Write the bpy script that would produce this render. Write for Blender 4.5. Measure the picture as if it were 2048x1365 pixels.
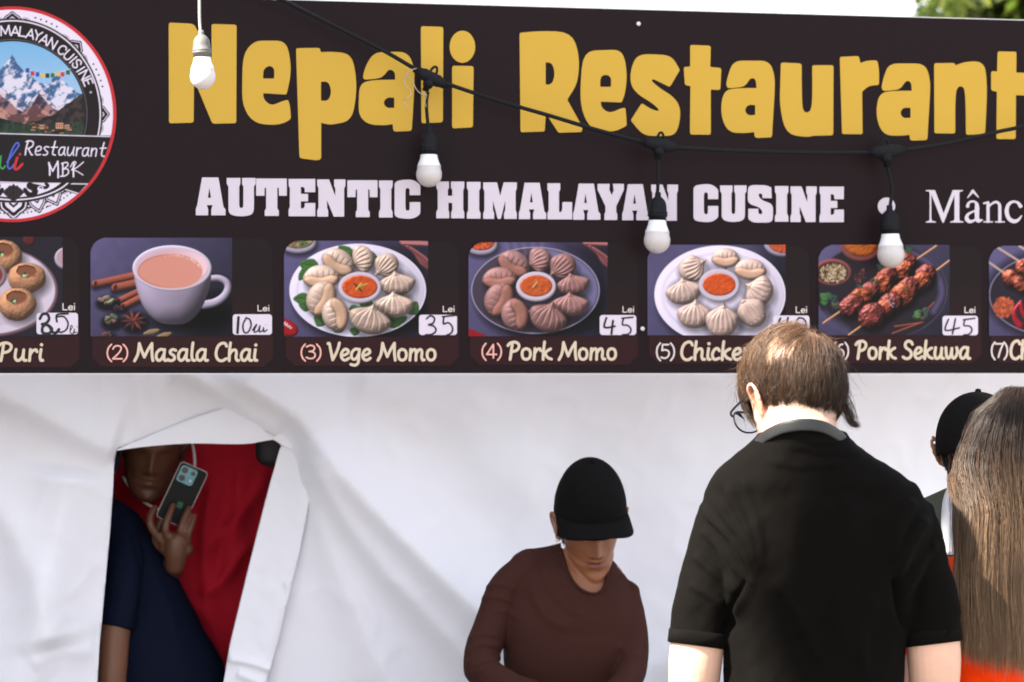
import bpy, bmesh, math, random
import numpy as np
from mathutils import Vector, Matrix, Euler, Quaternion
from mathutils.geometry import tessellate_polygon
for o in list(bpy.data.objects): bpy.data.objects.remove(o, do_unlink=True)
S = bpy.context.scene; COL = S.collection
rnd = random.Random(7); nrs = np.random.RandomState(11)

# ------------------------------------------------------------------ camera
F = 5689.0            # focal length in photo pixels (2048 wide) = 100 mm on 36 mm
ZC = 1.66; HY = 747.0 # eye height, horizon row
cd = bpy.data.cameras.new('camera'); cam = bpy.data.objects.new('camera', cd); COL.objects.link(cam)
cam.location = (0, 0, ZC); cam.rotation_euler = (math.radians(90), 0, 0)
cd.lens = 100; cd.sensor_width = 36; cd.clip_start = .1; cd.clip_end = 3000
cd.shift_y = (HY-682.5)/2048
cd.dof.use_dof = True; cd.dof.focus_distance = 5.75; cd.dof.aperture_fstop = 6.0
S.camera = cam
# ------------------------------------------------------------------ sky, sun, exposure
SUN_EL, SUN_AZ = 46.0, -122.0     # azimuth measured from +Y (into the picture) clockwise: the sun stands at the left, a little behind the camera
W = bpy.data.worlds.new('World'); S.world = W; W.use_nodes = True
nt = W.node_tree; nt.nodes.clear()
sky = nt.nodes.new('ShaderNodeTexSky'); sky.sky_type = 'NISHITA'; sky.sun_disc = False
sky.sun_elevation = math.radians(SUN_EL); sky.sun_rotation = math.radians(SUN_AZ); sky.air_density = 1.0; sky.dust_density = 2.2; sky.ozone_density = 1.0
tc = nt.nodes.new('ShaderNodeTexCoord'); cn = nt.nodes.new('ShaderNodeTexNoise'); cn.inputs['Scale'].default_value = 2.6; cn.inputs['Detail'].default_value = 6
cr = nt.nodes.new('ShaderNodeValToRGB'); cr.color_ramp.elements[0].position = .40; cr.color_ramp.elements[1].position = .62
cmx = nt.nodes.new('ShaderNodeMixRGB'); cmx.inputs[2].default_value = (7.6, 7.6, 7.9, 1)
bgn = nt.nodes.new('ShaderNodeBackground'); bgn.inputs['Strength'].default_value = .055
wo = nt.nodes.new('ShaderNodeOutputWorld')
nt.links.new(tc.outputs['Generated'], cn.inputs['Vector']); nt.links.new(cn.outputs['Fac'], cr.inputs[0])
nt.links.new(cr.outputs[0], cmx.inputs[0]); nt.links.new(sky.outputs[0], cmx.inputs[1]); nt.links.new(cmx.outputs[0], bgn.inputs[0]); nt.links.new(bgn.outputs[0], wo.inputs[0])
sl = bpy.data.lights.new('sun', 'SUN'); sl.energy = 5.0; sl.angle = math.radians(.6); sl.color = (1, .91, .78)
sun = bpy.data.objects.new('sun', sl); COL.objects.link(sun)
_e, _a = math.radians(SUN_EL), math.radians(SUN_AZ)
SUND = Vector((math.sin(_a)*math.cos(_e), math.cos(_a)*math.cos(_e), math.sin(_e)))   # towards the sun
sun.rotation_euler = SUND.to_track_quat('Z', 'Y').to_euler(); sun.location = (0, 0, 20)
S.view_settings.view_transform = 'Standard'; S.view_settings.look = 'None'; S.view_settings.gamma = 1
S.view_settings.use_curve_mapping = False; S.view_settings.exposure = 2.73
S.render.engine = 'CYCLES'

# ------------------------------------------------------------------ helpers
def P(px, py, Y): return Vector(((px-1024)/F*Y, Y, ZC+(HY-py)/F*Y))
def lin(c):
    c = np.asarray(c, float)/255.
    return np.where(c <= .04045, c/12.92, ((c+.055)/1.055)**2.4)
def mat(name, col, rough=.6, spec=.3, **k):
    m = bpy.data.materials.new(name); m.use_nodes = True
    b = m.node_tree.nodes['Principled BSDF']
    b.inputs['Base Color'].default_value = (*col, 1); b.inputs['Roughness'].default_value = rough
    b.inputs['Specular IOR Level'].default_value = spec
    for kk, v in k.items(): b.inputs[kk.replace('_', ' ')].default_value = v
    return m
def bump(m, scale=40, strength=.2, dist=.002, kind='noise', detail=4, stretch=None, colvar=0):
    n = m.node_tree; b = n.nodes['Principled BSDF']
    tc = n.nodes.new('ShaderNodeTexCoord'); src = tc.outputs['Object']
    if stretch:
        mp = n.nodes.new('ShaderNodeMapping'); mp.inputs['Scale'].default_value = stretch
        n.links.new(src, mp.inputs[0]); src = mp.outputs[0]
    if kind == 'noise':
        t = n.nodes.new('ShaderNodeTexNoise'); t.inputs['Detail'].default_value = detail; out = t.outputs['Fac']
    elif kind == 'wave':
        t = n.nodes.new('ShaderNodeTexWave'); out = t.outputs['Fac']
    else:
        t = n.nodes.new('ShaderNodeTexVoronoi'); out = t.outputs['Distance']
    t.inputs['Scale'].default_value = scale; n.links.new(src, t.inputs['Vector'])
    bp = n.nodes.new('ShaderNodeBump'); bp.inputs['Strength'].default_value = strength; bp.inputs['Distance'].default_value = dist
    prev = b.inputs['Normal'].links
    if prev: n.links.new(prev[0].from_socket, bp.inputs['Normal'])
    n.links.new(out, bp.inputs['Height']); n.links.new(bp.outputs[0], b.inputs['Normal'])
    if colvar:
        hs = n.nodes.new('ShaderNodeHueSaturation'); mr = n.nodes.new('ShaderNodeMapRange')
        mr.inputs['To Min'].default_value = 1-colvar; mr.inputs['To Max'].default_value = 1+colvar
        n.links.new(out, mr.inputs[0]); n.links.new(mr.outputs[0], hs.inputs['Value'])
        l = b.inputs['Base Color'].links
        if l: n.links.new(l[0].from_socket, hs.inputs['Color'])
        else: hs.inputs['Color'].default_value = b.inputs['Base Color'].default_value
        n.links.new(hs.outputs[0], b.inputs['Base Color'])
    return m
def attr_mat(name, attr='col', rough=.6, spec=.3):
    m = mat(name, (.5, .5, .5), rough, spec); n = m.node_tree
    a = n.nodes.new('ShaderNodeAttribute'); a.attribute_name = attr
    n.links.new(a.outputs['Color'], n.nodes['Principled BSDF'].inputs['Base Color']); return m
def link(name, me, m=None, parent=None, smooth=False):
    o = bpy.data.objects.new(name, me); COL.objects.link(o)
    if m is not None: me.materials.clear(); me.materials.append(m)
    if parent is not None: o.parent = parent
    if smooth and len(me.polygons): me.polygons.foreach_set('use_smooth', np.ones(len(me.polygons), bool))
    return o
def mesh(name, v, f, m=None, parent=None, smooth=False, col=None):
    me = bpy.data.meshes.new(name); me.from_pydata([tuple(x) for x in v], [], [tuple(int(i) for i in q) for q in f]); me.update()
    if col is not None:
        a = me.color_attributes.new('col', 'FLOAT_COLOR', 'POINT')
        c = np.ones((len(me.vertices), 4)); c[:, :3] = col; a.data.foreach_set('color', c.ravel())
    return link(name, me, m, parent, smooth)
def thing(name, loc, label, cat, group=None):
    o = bpy.data.objects.new(name, None); COL.objects.link(o); o.location = loc; o.empty_display_size = .05
    return tag(o, label, cat, group)
def tag(o, label=None, cat=None, group=None, kind=None):
    if label: o['label'] = label
    if cat: o['category'] = cat
    if group: o['group'] = group
    if kind: o['kind'] = kind
    return o
def rebase(root):
    """children were made in world space: shift them so that the root's location is their origin"""
    inv = Matrix.Translation(-Vector(root.location))
    for c in root.children: c.matrix_parent_inverse = inv
def catmull(pts, n=8, closed=False):
    p = np.asarray(pts, float); N = len(p)
    if N < 3 and not closed:
        t = np.linspace(0, 1, n+1)[:, None]; return p[0]*(1-t)+p[-1]*t
    out = []
    rng = range(N) if closed else range(N-1)
    for i in rng:
        if closed: a, b, c, d = p[i-1], p[i], p[(i+1) % N], p[(i+2) % N]
        else: a, b, c, d = p[max(i-1, 0)], p[i], p[i+1], p[min(i+2, N-1)]
        for t in np.linspace(0, 1, n, endpoint=False):
            out.append(.5*((2*b)+(c-a)*t+(2*a-5*b+4*c-d)*t*t+(3*b-a-3*c+d)*t**3))
    if not closed: out.append(p[-1])
    return np.array(out)
def tube_geo(path, rad, seg=8, caps=True):
    """tube along a path; rad scalar or per point; returns verts, faces"""
    path = [Vector(p) for p in path]; n = len(path)
    rad = [rad]*n if np.isscalar(rad) else list(rad)
    V, Fc = [], []
    t0 = (path[1]-path[0]).normalized(); ref = Vector((0, 0, 1)) if abs(t0.z) < .9 else Vector((1, 0, 0))
    u = t0.cross(ref).normalized()
    for i in range(n):
        t = (path[min(i+1, n-1)]-path[max(i-1, 0)]).normalized()
        u = (u-t*u.dot(t)).normalized(); w = t.cross(u)
        for k in range(seg):
            a = 2*math.pi*k/seg; V.append(path[i]+(u*math.cos(a)+w*math.sin(a))*rad[i])
    for i in range(n-1):
        for k in range(seg):
            a, b = i*seg+k, i*seg+(k+1) % seg; Fc.append((a, b, b+seg, a+seg))
    if caps:
        Fc.append(tuple(range(seg-1, -1, -1))); Fc.append(tuple(range((n-1)*seg, n*seg)))
    return V, Fc
def tube(name, path, rad, m, parent=None, seg=10):
    v, f = tube_geo(path, rad, seg); return mesh(name, v, f, m, parent, True)
def lathe_geo(prof, seg=32, org=(0, 0, 0), M=None):
    V, Fc = [], []
    for r, z in prof:
        for k in range(seg):
            a = 2*math.pi*k/seg; V.append(Vector((r*math.cos(a), r*math.sin(a), z)))
    n = len(prof)
    for i in range(n-1):
        for k in range(seg):
            a, b = i*seg+k, i*seg+(k+1) % seg; Fc.append((a, b, b+seg, a+seg))
    Fc.append(tuple(range(seg-1, -1, -1))); Fc.append(tuple(range((n-1)*seg, n*seg)))
    if M is not None: V = [M @ v for v in V]
    V = [v+Vector(org) for v in V]
    return V, Fc
def join_geo(lst):
    V, Fc = [], []
    for v, f in lst:
        o = len(V); V += list(v); Fc += [tuple(i+o for i in q) for q in f]
    return V, Fc
def box_geo(x0, x1, y0, y1, z0, z1):
    v = [Vector((x, y, z)) for z in (z0, z1) for y in (y0, y1) for x in (x0, x1)]
    return v, [(0, 2, 3, 1), (4, 5, 7, 6), (0, 1, 5, 4), (2, 6, 7, 3), (0, 4, 6, 2), (1, 3, 7, 5)]

# the signboard's plane: its right end stands farther away than its left end
HS = .90
Y0s, Y1s = F*HS/762.5, F*HS/705.5
_A = P(0, HY, Y0s); _B = P(2048, HY, Y1s)
SU = (_B-_A).normalized(); SN = Vector((SU.y, -SU.x, 0))         # along the sign, towards the viewer
if SN.y > 0: SN = -SN
def onplane(px, py, off=0.):
    d = P(px, py, 1.)-Vector((0, 0, ZC)); d = Vector((d.x, 1, d.z))
    o = Vector((0, 0, ZC)); t = ((_A+SN*off)-o).dot(SN)/d.dot(SN)
    return o+d*t
def onplane_np(X, Y, off=0.):
    dx = (X-1024)/F; dz = (HY-Y)/F
    c = ((_A+SN*off)-Vector((0, 0, ZC))).dot(SN); t = c/(dx*SN.x+SN.y)
    return np.stack([dx*t, t, ZC+dz*t], -1)
def Ysign(px, off=0.): return onplane(px, HY, off).y

# ------------------------------------------------------------------ 2-D shapes (signed distances, negative inside)
def d_poly(X, Y, pts):
    p = np.asarray(pts, float); d = np.full(X.shape, 1e9); s = np.ones(X.shape)
    N = len(p)
    for i in range(N):
        a, b = p[i], p[(i+1) % N]; e = b-a; wx, wy = X-a[0], Y-a[1]
        L = e@e+1e-9; t = np.clip((wx*e[0]+wy*e[1])/L, 0, 1)
        dx, dy = wx-e[0]*t, wy-e[1]*t; d = np.minimum(d, dx*dx+dy*dy)
        c1 = Y >= a[1]; c2 = Y < b[1]; c3 = e[0]*wy > e[1]*wx
        fl = (c1 & c2 & c3) | (~c1 & ~c2 & ~c3); s = np.where(fl, -s, s)
    return s*np.sqrt(d)
def d_ell(X, Y, cx, cy, rx, ry, rot=0):
    c, s = math.cos(rot), math.sin(rot); x = (X-cx)*c+(Y-cy)*s; y = -(X-cx)*s+(Y-cy)*c
    k = np.sqrt((x/rx)**2+(y/ry)**2)+1e-9; g = np.sqrt((x/rx**2)**2+(y/ry**2)**2)+1e-9
    return np.maximum(k*(k-1)/g, -min(rx, ry))
def d_line(X, Y, pts, r):
    p = np.asarray(pts, float); d = np.full(X.shape, 1e9)
    r = np.full(len(p), r) if np.isscalar(r) else np.asarray(r, float)
    if len(p) == 1: return np.hypot(X-p[0][0], Y-p[0][1])-r[0]
    for i in range(len(p)-1):
        a, b = p[i], p[i+1]; e = b-a; wx, wy = X-a[0], Y-a[1]
        t = np.clip((wx*e[0]+wy*e[1])/(e@e+1e-9), 0, 1)
        d = np.minimum(d, np.hypot(wx-e[0]*t, wy-e[1]*t)-(r[i]*(1-t)+r[i+1]*t))
    return d
def d_rrect(X, Y, x0, y0, x1, y1, r):
    cx, cy = (x0+x1)/2, (y0+y1)/2; qx = np.abs(X-cx)-(x1-x0)/2+r; qy = np.abs(Y-cy)-(y1-y0)/2+r
    return np.hypot(np.maximum(qx, 0), np.maximum(qy, 0))+np.minimum(np.maximum(qx, qy), 0)-r
def fillet(pts, k=4):
    """(x,y) = curve control, (x,y,r) = corner rounded by r"""
    n = len(pts); out = []
    for i in range(n):
        a = np.array(pts[i-1][:2], float); b = np.array(pts[i][:2], float); c = np.array(pts[(i+1) % n][:2], float)
        la, lc = np.linalg.norm(a-b), np.linalg.norm(c-b)
        r = pts[i][2] if len(pts[i]) > 2 else 1e9
        da, dc = min(r, .5*la), min(r, .5*lc)
        p, q = b+(a-b)/la*da, b+(c-b)/lc*dc
        for t in np.linspace(0, 1, k+1): out.append((1-t)**2*p+2*t*(1-t)*b+t*t*q)
    return np.array(out)
def poly_mesh(name, loops, m, off, parent, thick=.0):
    """flat shape on the sign from px outlines (first loop outer, others holes)"""
    L3 = [[Vector((x, -y, 0)) for x, y in lp] for lp in loops]
    tris = tessellate_polygon(L3); pts = [q for lp in loops for q in lp]
    v = [onplane(x, y, off) for x, y in pts]
    f = []
    for a, b, c in tris:
        n = (v[b]-v[a]).cross(v[c]-v[a]); f.append((a, b, c) if n.dot(SN) > 0 else (a, c, b))
    return mesh(name, v, f, m, parent)
def sdf_mesh(name, fn, box, step, m, off, parent):
    """flat shape on the sign where fn(X,Y) < 0 (marching squares)"""
    x0, y0, x1, y1 = box; nx = int((x1-x0)/step)+2; ny = int((y1-y0)/step)+2
    X, Y = np.meshgrid(x0+np.arange(nx)*step, y0+np.arange(ny)*step); D = fn(X, Y)
    V, Fc, idx = [], [], {}
    def vid(x, y):
        k = (round(x, 3), round(y, 3))
        if k not in idx: idx[k] = len(V); V.append((x, y))
        return idx[k]
    ins = D < 0
    for j in range(ny-1):
        i = 0
        while i < nx-1:
            q = (ins[j, i], ins[j, i+1], ins[j+1, i+1], ins[j+1, i])
            if all(q):
                k = i
                while k < nx-1 and ins[j, k] and ins[j, k+1] and ins[j+1, k] and ins[j+1, k+1]: k += 1
                a, b, c, d = X[j, i], X[j, k], Y[j, i], Y[j+1, i]
                Fc.append((vid(a, c), vid(b, c), vid(b, d), vid(a, d))); i = k; continue
            if any(q):
                cs = [(j, i), (j, i+1), (j+1, i+1), (j+1, i)]; poly = []
                for c in range(4):
                    a, b = cs[c], cs[(c+1) % 4]
                    if ins[a]: poly.append(vid(X[a], Y[a]))
                    if ins[a] != ins[b]:
                        t = D[a]/(D[a]-D[b]); t = min(max(t, .02), .98)
                        poly.append(vid(X[a]+(X[b]-X[a])*t, Y[a]+(Y[b]-Y[a])*t))
                if sum(q) == 2 and q[0] == q[2]:
                    poly = poly  # saddle: rare, leave as one polygon
                if len(set(poly)) >= 3: Fc.append(tuple(dict.fromkeys(poly)))
            i += 1
    if not V: return None
    v3 = onplane_np(np.array([p[0] for p in V]), np.array([p[1] for p in V]), off)
    return mesh(name, v3, [tuple(reversed(q)) for q in Fc], m, parent)
# ------------------------------------------------------------------ numpy painter for the printed food photographs
def vnoise(X, Y, s, seed=0, oct=3):
    out = 0; amp = 1; tot = 0
    for o in range(oct):
        x, y = X/s*(2**o)+seed*7.3, Y/s*(2**o)+seed*3.1
        xi, yi = np.floor(x), np.floor(y); fx, fy = x-xi, y-yi; fx = fx*fx*(3-2*fx); fy = fy*fy*(3-2*fy)
        h = lambda a, b: np.modf(np.abs(np.sin(a*127.1+b*311.7+seed*17.7)*43758.5453))[0]
        v = (h(xi, yi)*(1-fx)+h(xi+1, yi)*fx)*(1-fy)+(h(xi, yi+1)*(1-fx)+h(xi+1, yi+1)*fx)*fy
        out = out+amp*v; tot += amp; amp *= .55
    return out/tot*2-1
class Canvas:
    def __init__(s, x0, y0, x1, y1, step=1.4, bg=(0, 0, 0)):
        s.nx = int(round((x1-x0)/step))+1; s.ny = int(round((y1-y0)/step))+1
        s.X, s.Y = np.meshgrid(np.linspace(x0, x1, s.nx), np.linspace(y0, y1, s.ny)); s.step = step
        s.im = np.zeros((s.ny, s.nx, 3))+np.array(bg)/255.
    def blend(s, a, c): s.im = s.im*(1-a[..., None])+c*a[..., None]
    def fill(s, d, c, soft=.7, op=1.):
        c = np.array(c)/255. if not isinstance(c, np.ndarray) else c
        s.blend(np.clip(.5-d/(2*soft), 0, 1)*op, c)
    def shade(s, d, blur, k): s.im *= (1-k*np.clip(.5-d/(2*blur), 0, 1))[..., None]
    def relief(s, d, R, c, bumps=0, L=(-.45, -.6, .66), amb=.42, dif=.72, spec=0, soft=.7, op=1.):
        """a rounded body of edge radius R, lit inside the printed picture"""
        t = np.clip(-d/R, 0, 1); H = R*np.sqrt(np.maximum(1-(1-t)**2, 0))*.9+bumps
        gy, gx = np.gradient(H, s.step); n = np.stack([-gx, -gy, np.ones_like(gx)], -1); n /= np.linalg.norm(n, axis=-1, keepdims=True)
        L = np.array(L)/np.linalg.norm(L); sh = np.clip(n@L, 0, 1)
        c = np.array(c)/255. if not isinstance(c, np.ndarray) else c
        col = c*(amb+dif*sh)[..., None]+spec*(sh**14)[..., None]
        s.blend(np.clip(.5-d/(2*soft), 0, 1)*op, np.clip(col, 0, 1))
def wob(c, d, s, a, seed): return d+vnoise(c.X, c.Y, s, seed, 2)*a
def momo(c, cx, cy, w, h, rot, col, seed, smooth=False):
    """a pleated dumpling; rot = direction the pleats run to, degrees, 90 = down"""
    r = math.radians(rot-90); cs, sn = math.cos(r), math.sin(r)
    tr = lambda p: (cx+(p[0]*w)*cs-(p[1]*h)*sn, cy+(p[0]*w)*sn+(p[1]*h)*cs)
    rr = random.Random(seed); w *= 1.08; h *= 1.24; lean = rr.uniform(-.25, .25)
    out = [(-1.04, -.12), (-.93, .32), (-.62, .78), (0, .98), (.62, .8), (.95, .34), (1.05, -.1), (.72, -.38), (lean+.15, -.62), (lean, -.92), (lean-.14, -.6), (-.66, -.42)]
    d = d_poly(c.X, c.Y, fillet([tr(p) for p in out], 3)); R = min(w, h)*.62
    c.shade(d_ell(c.X, c.Y, cx+w*.10, cy+h*.28, max(w, h)*1.02, max(w, h)*.86), 6, .38)
    b = 0
    lo, hi = (-.9, .9)
    for x in np.linspace(lo, hi, 6):
        q = [tr((lean+(x-lean)*.25, -.5)), tr((x*.72, -.05)), tr((x*.93, .55))]
        e = d_line(c.X, c.Y, catmull(q, 4), 0); b = b-1.7*np.exp(-(e/1.6)**2)
        q2 = [tr((lean+(x+.13-lean)*.3, -.42)), tr(((x+.13)*.74, 0)), tr(((x+.13)*.9, .5))]
        e2 = d_line(c.X, c.Y, catmull(q2, 4), 0); b = b+.9*np.exp(-(e2/1.9)**2)
    e = d_line(c.X, c.Y, catmull([tr((-.95, -.12)), tr((-.45, -.4)), tr((lean, -.58)), tr((.5, -.4)), tr((.95, -.1))], 5), 0); b = b+2.6*np.exp(-(e/2.4)**2)
    if smooth:
        # the plain front flap of a crescent dumpling lying on its pleats
        b = b*.6
    cc = np.array(col)/255.*(1+.05*vnoise(c.X, c.Y, 9, seed)[..., None])
    c.relief(d, R, cc, b*.85, amb=.40, dif=.80, spec=.12)
    if smooth:
        fl = d_poly(c.X, c.Y, fillet([tr(p) for p in [(-1.02, .05), (-.75, -.45), (0, -.72), (.78, -.42), (1.03, .08), (.6, .28), (0, .05), (-.6, .3)]], 3))
        c.shade(fl-1.5, 2.5, .3); c.relief(fl, R*.45, cc*np.array([1.05, .98, .9]), 0, amb=.36, dif=.82)
def momo_plate(c, plate, platecol, rim, bowl, momos, col, dark=False, base=3):
    px, py, rx, ry = plate
    c.shade(d_ell(c.X, c.Y, px+9, py+13, rx, ry), 12, .75)
    d = d_ell(c.X, c.Y, px, py, rx, ry); t = np.clip(1-np.abs(-d-9)/9, 0, 1)
    pc = np.array(platecol)/255.*(1-.16*np.clip((c.X-px)/rx*.6+(c.Y-py)/ry*.5, -1, 1))[..., None]
    c.fill(d, pc); c.fill(np.abs(d+1.0)-1.0, rim, op=.85 if dark else .9)
    if not dark: c.shade(np.abs(d+16)-1.2, 4, .12)
    else: c.blend(np.clip(.5-(d+3)/8, 0, 1)*np.clip((c.X-px)/rx*1.5-.45-(c.Y-py)/ry*.8, 0, .65), np.array((132, 128, 176))/255.)
    return d
def sauce(c, cx, cy, rx, ry, sx, sy, seed, col=(208, 84, 34), rim=(216, 204, 218)):
    c.shade(d_ell(c.X, c.Y, cx+3, cy+6, rx, ry), 6, .5)
    c.relief(d_ell(c.X, c.Y, cx, cy+1.5, rx, ry), 5, rim, 0, amb=.5, dif=.55)
    c.fill(d_ell(c.X, c.Y, cx, cy-.5, rx-2.2, ry-2.6), (190, 176, 194), op=.7)
    d = d_ell(c.X, c.Y, cx, cy, sx, sy); n = vnoise(c.X, c.Y, 7, seed, 3)
    cc = np.array(col)/255.*(1+.10*n[..., None]); c.relief(d, 4, cc, 1.6*n, amb=.55, dif=.52, spec=.22)
def leaf(c, x0, y0, x1, y1, w, col, seed=0):
    a = np.array((x0, y0), float); b = np.array((x1, y1), float); t = (b-a); L = np.linalg.norm(t); n = np.array((-t[1], t[0]))/L
    pts = [a, a+t*.3+n*w, a+t*.65+n*w*.85, b, a+t*.65-n*w*.85, a+t*.3-n*w]
    d = wob(c, d_poly(c.X, c.Y, catmull(pts, 4, True)), 5, .7, seed)
    v = d_line(c.X, c.Y, [a, b], 0); c.relief(d, 3, np.array(col)/255.*(1+.12*vnoise(c.X, c.Y, 5, seed)[..., None]), -1.2*np.exp(-(v/1.3)**2), amb=.5, dif=.6)
def meat(c, cx, cy, w, h, rot, seed, col=(158, 74, 52)):
    d = d_ell(c.X, c.Y, cx, cy, w, h, math.radians(rot)); d = wob(c, d, 8, 2.2, seed)
    c.shade(d_ell(c.X, c.Y, cx+4, cy+8, w, h, math.radians(rot)), 5, .55)
    n = vnoise(c.X, c.Y, 6.5, seed, 3); n2 = vnoise(c.X, c.Y, 16, seed+5, 2)
    cc = np.array(col)/255.*(1+.22*n2[..., None]+.15*n[..., None])
    c.relief(d, min(w, h)*.8, cc, 3.6*n, amb=.14, dif=.98, spec=.34)
def put(c, name, m, off, parent, maskf=None, gain=1.):
    """turn the canvas into a flat coloured sheet on the sign"""
    v = onplane_np(c.X.ravel(), c.Y.ravel(), off); I = np.arange(c.nx*c.ny).reshape(c.ny, c.nx)
    q = np.stack([I[1:, :-1], I[1:, 1:], I[:-1, 1:], I[:-1, :-1]], -1).reshape(-1, 4)
    im = lin(np.clip(c.im, 0, 1)*255).reshape(-1, 3)*gain
    if maskf is not None:
        D = maskf(c.X, c.Y).ravel(); q = q[(D[q] < .9).all(1)]
        used = np.unique(q); mp = -np.ones(len(v), int); mp[used] = np.arange(len(used)); v = v[used]; im = im[used]; q = mp[q]
    me = bpy.data.meshes.new(name); me.vertices.add(len(v)); me.vertices.foreach_set('co', v.ravel())
    me.loops.add(q.size); me.loops.foreach_set('vertex_index', q.ravel()); me.polygons.add(len(q))
    me.polygons.foreach_set('loop_start', np.arange(len(q))*4); me.polygons.foreach_set('loop_total', np.full(len(q), 4)); me.update()
    a = me.color_attributes.new('col', 'FLOAT_COLOR', 'POINT'); cc = np.ones((len(v), 4)); cc[:, :3] = im; a.data.foreach_set('color', cc.ravel())
    return link(name, me, m, parent)
# ------------------------------------------------------------------ signboard
M_black = mat('sign_black_print', (.0115, .0066, .0076), .40, .07); bump(M_black, 3.5, .05, .004)
M_edge = mat('sign_edge', (.55, .55, .56), .5, .3)
M_yel = mat('yellow_print', tuple(lin((182, 147, 57))), .5, .12)
M_wht = mat('white_print', tuple(lin((190, 181, 192))), .5, .12)
M_cream = mat('cream_print', tuple(lin((196, 180, 158))), .5, .12)
M_pink = mat('pink_print', tuple(lin((216, 160, 148))), .5, .12)
M_lei = mat('pale_print', tuple(lin((200, 190, 186))), .5, .12)
M_ink = mat('marker_ink', (.006, .006, .010), .35, .25)
M_print = attr_mat('photo_print', 'col', .45, .12)
M_steel = mat('screw_steel', (.55, .55, .56), .35, .5, Metallic=.8)
sign = thing('signboard', onplane(1024, HY, 0), 'long black restaurant signboard with yellow lettering, dish photographs and a round mountain logo', 'sign')
XL, XR = -620, 2560
def vtop(px): return HY-F*HS/onplane(px, HY, 0).y
v = []
for off in (0, -.012):
    for px, top in ((XL, 0), (XR, 0), (XR, 1), (XL, 1)):
        b = onplane(px, HY, 0); v.append(b+SN*off+Vector((0, 0, HS*top)))
mesh('panel', v, [(0, 1, 2, 3)][:0]+[(3, 2, 1, 0), (4, 5, 6, 7), (0, 1, 5, 4), (2, 3, 7, 6), (1, 2, 6, 5), (3, 0, 4, 7)], M_black, sign)
q_ = [onplane(px, HY, 0)+SN*-.0132+Vector((0, 0, HS*t)) for px, t in ((XL+4, .004), (XR-4, .004), (XR-4, .996), (XL+4, .996))]
mesh('bounce_sheet', q_, [(0, 1, 2, 3)], mat('bounce_sheet_white', (.75, .75, .75), .5, .2), sign)  # white sheet added behind the panel to bounce light onto the cloth
# thin aluminium edge strip showing along the top and bottom
for top in (0, 1):
    z = HS*top; q = []
    for px in (XL, XR):
        b = onplane(px, HY, 0)
        for o, zz in ((-.0125, z-.0015*(1-2*top)*-1*0), (.0012, z)):
            pass
        q += [b+SN*.001+Vector((0, 0, z)), b+SN*-.0135+Vector((0, 0, z)), b+SN*-.0135+Vector((0, 0, z+(.0022 if top else -.0022))), b+SN*.001+Vector((0, 0, z+(.0022 if top else -.0022)))]
    mesh('edge_strip', q, [(0, 1, 2, 3), (7, 6, 5, 4), (0, 4, 5, 1), (3, 2, 6, 7), (0, 3, 7, 4), (1, 5, 6, 2)], M_edge, sign)

# --- big yellow letters (outlines in enlarged-crop units)
def crop(ox, oy, s): return lambda pts: [((p[0]/s+ox, p[1]/s+oy) if len(p) < 3 else (p[0]/s+ox, p[1]/s+oy, p[2]/s)) for p in pts]
A_ = crop(320, 0, 2.7676); B_ = crop(1020, 20, 1.9922)
def circ(cx, cy, rx, ry, n=28): return [(cx+rx*math.cos(2*math.pi*k/n), cy+ry*math.sin(2*math.pi*k/n)) for k in range(n)]
a_out = [(861, 300, 8), (868, 262), (890, 203), (960, 203), (1035, 203), (1056, 265), (1054, 340), (1048, 430), (1044, 508, 10), (975, 511, 12), (973, 487, 3), (930, 492), (870, 488), (842, 430), (842, 360), (860, 318), (915, 312), (982, 312, 3), (980, 276), (958, 270), (938, 305), (900, 311), (868, 312, 6)]
a_in = [(977, 380, 3), (948, 378), (934, 400), (948, 422), (977, 419, 3)]
sh = lambda L, dx, dy: [((p[0]+dx, p[1]+dy)+tuple(p[2:])) for p in L]
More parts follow.
